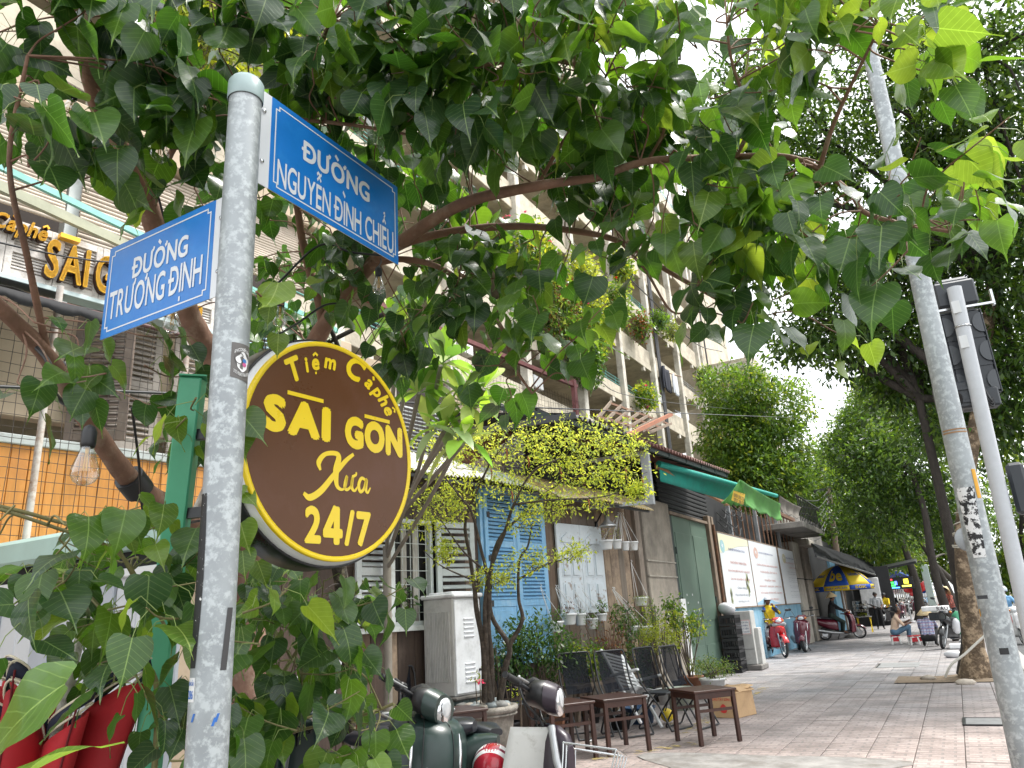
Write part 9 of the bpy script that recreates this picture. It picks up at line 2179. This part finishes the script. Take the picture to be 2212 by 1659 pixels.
p=onz(1928,1344,0);t=thing('hoop_rail','white steel hoop rail among the parked bikes','railing',tuple(p));MB().tube(bez([p+Vector((-.5,0,0)),p+Vector((-.5,0,.8)),p+Vector((-.4,0,.95)),p+Vector((.9,0,.95)),p+Vector((1.0,0,.8)),p+Vector((1.0,0,0))],5),.035,8).build('hoop',WHITEP,t)
p=onz(2018,1322,0);tag(MB().box(p+Vector((0,0,1.9)),(.55,.55,3.8),None,.04).build('pale_post',pm('post_pale_green',(.42,.50,.47),.6,var=.08)),'pale green square post between the street trees','post')
for k,(px,py,mt,lab)in enumerate(((1962,1250,RD,'red flag'),(1974,1262,RD,'red banner'),(1984,1258,RD,'dark red flag'),(1993,1262,UB,'blue flag'))):
 c=onx(px,py,-3.2-.12*k);t=thing('flag',lab+(' nearest the lit display sign',' below the lit display sign',' in the middle of the far flags',' at the end of the far row of flags')[k],'flag',tuple(c));MB().grid(lambda u,v:c+Vector(((u-.5)*1.1,.1*math.sin(u*6),-v*1.0-.15*math.sin(u*4))),8,6).build('cloth',mt,t,.01);MB().cyl(c+Vector((-.55,0,-2.4)),c+Vector((-.55,0,.2)),.025,6).build('staff',WHITEP,t)
for k,(px,py,mt,lab)in enumerate(((2002,1272,PRW,'white market tent far up the pavement'),(1986,1278,UY,'yellow parasol far up the pavement'))):
 c=onz(px,1306,0);zt=zfor(c.x,c.y,py-14);ze=zfor(c.x,c.y,py);t=thing('market_parasol',lab,'umbrella',tuple(c));MB().lathe([(0,zt),(1.2,lerp(zt,ze,.5)),(2.4,ze),(2.4,ze-.25)],c,8,smooth=False).build('canopy',mt,t);MB().cyl(c,c+Vector((0,0,zt)),.04,8).build('pole',WHITEP,t)
FW=[pm('far_white',(.62,.62,.6),.8,var=.08),pm('far_cream',(.55,.5,.4),.8,var=.1),pm('far_blue',(.2,.36,.5),.7,var=.1)]
for k,(y0,y1,hgt,mt,lab)in enumerate(((62,76,6.5,0,'white low shop building beyond the black awning'),(78,96,9,1,'cream building far up the left of the street'),(98,125,12,0,'pale building at the far left end of the street'),(130,175,9,2,'bluish building closing the far left of the street'))):
 t=thing('far_building',lab,'building',(-9,y0,0));MB().box((-9.5,(y0+y1)/2,hgt/2),(9,y1-y0,hgt),None,.05).build('wall',FW[mt],t)
 for q in range(int((y1-y0)/3.2)):
  for f in range(int(hgt/3)):MB().box((-4.98,y0+1.6+3.2*q,1.7+3*f),(.08,1.5,1.5)).build('window',GLASSD,t)
 MB().box((-4.2,(y0+y1)/2,3.1),(1.8,y1-y0-.5,.12)).build('canopy',UB if k==0 else DARKM,t)
for k,(x,y,w_,hgt,mt,lab)in enumerate(((17,120,26,10,1,'cream terrace across the road far off'),(22,60,18,9,0,'white building across the road beyond the riders'))):
 t=thing('far_building',lab,'building',(x,y,0));MB().box((x+w_/2-3,y,hgt/2),(w_,40,hgt),None,.05).build('wall',FW[mt],t)
 for q in range(11):
  for f in range(3):MB().box((x-3.03,y-18+3.5*q,1.8+3*f),(.08,1.5,1.5)).build('window',GLASSD,t)
rp=at(2088,1165,9.5);t=thing('road_sign','grey back of a round road sign with a pink notice, half behind the lamp pole','sign',(rp.x,rp.y,0));m=MB();m.lathe([(0,-.01),(.15,-.01),(.15,.01),(0,.01)],rp,28,Vector((0,0,1)).rotation_difference(-camF).to_matrix());m.build('sign_disc',pm('sign_back_grey',(.3,.32,.33),.5),t);MB().box(rp+camR*.06+Vector((0,0,.08))-camF*.05,(.2,.01,.38),Matrix.Rotation(math.atan2(camR.y,camR.x),3,'Z')).build('notice',pm('notice_pink',(.5,.38,.46),.6),t);MB().cyl((rp.x+.02,rp.y+.05,0),(rp.x+.02,rp.y+.05,rp.z+.4),.04,10).build('pole',GALV,t)
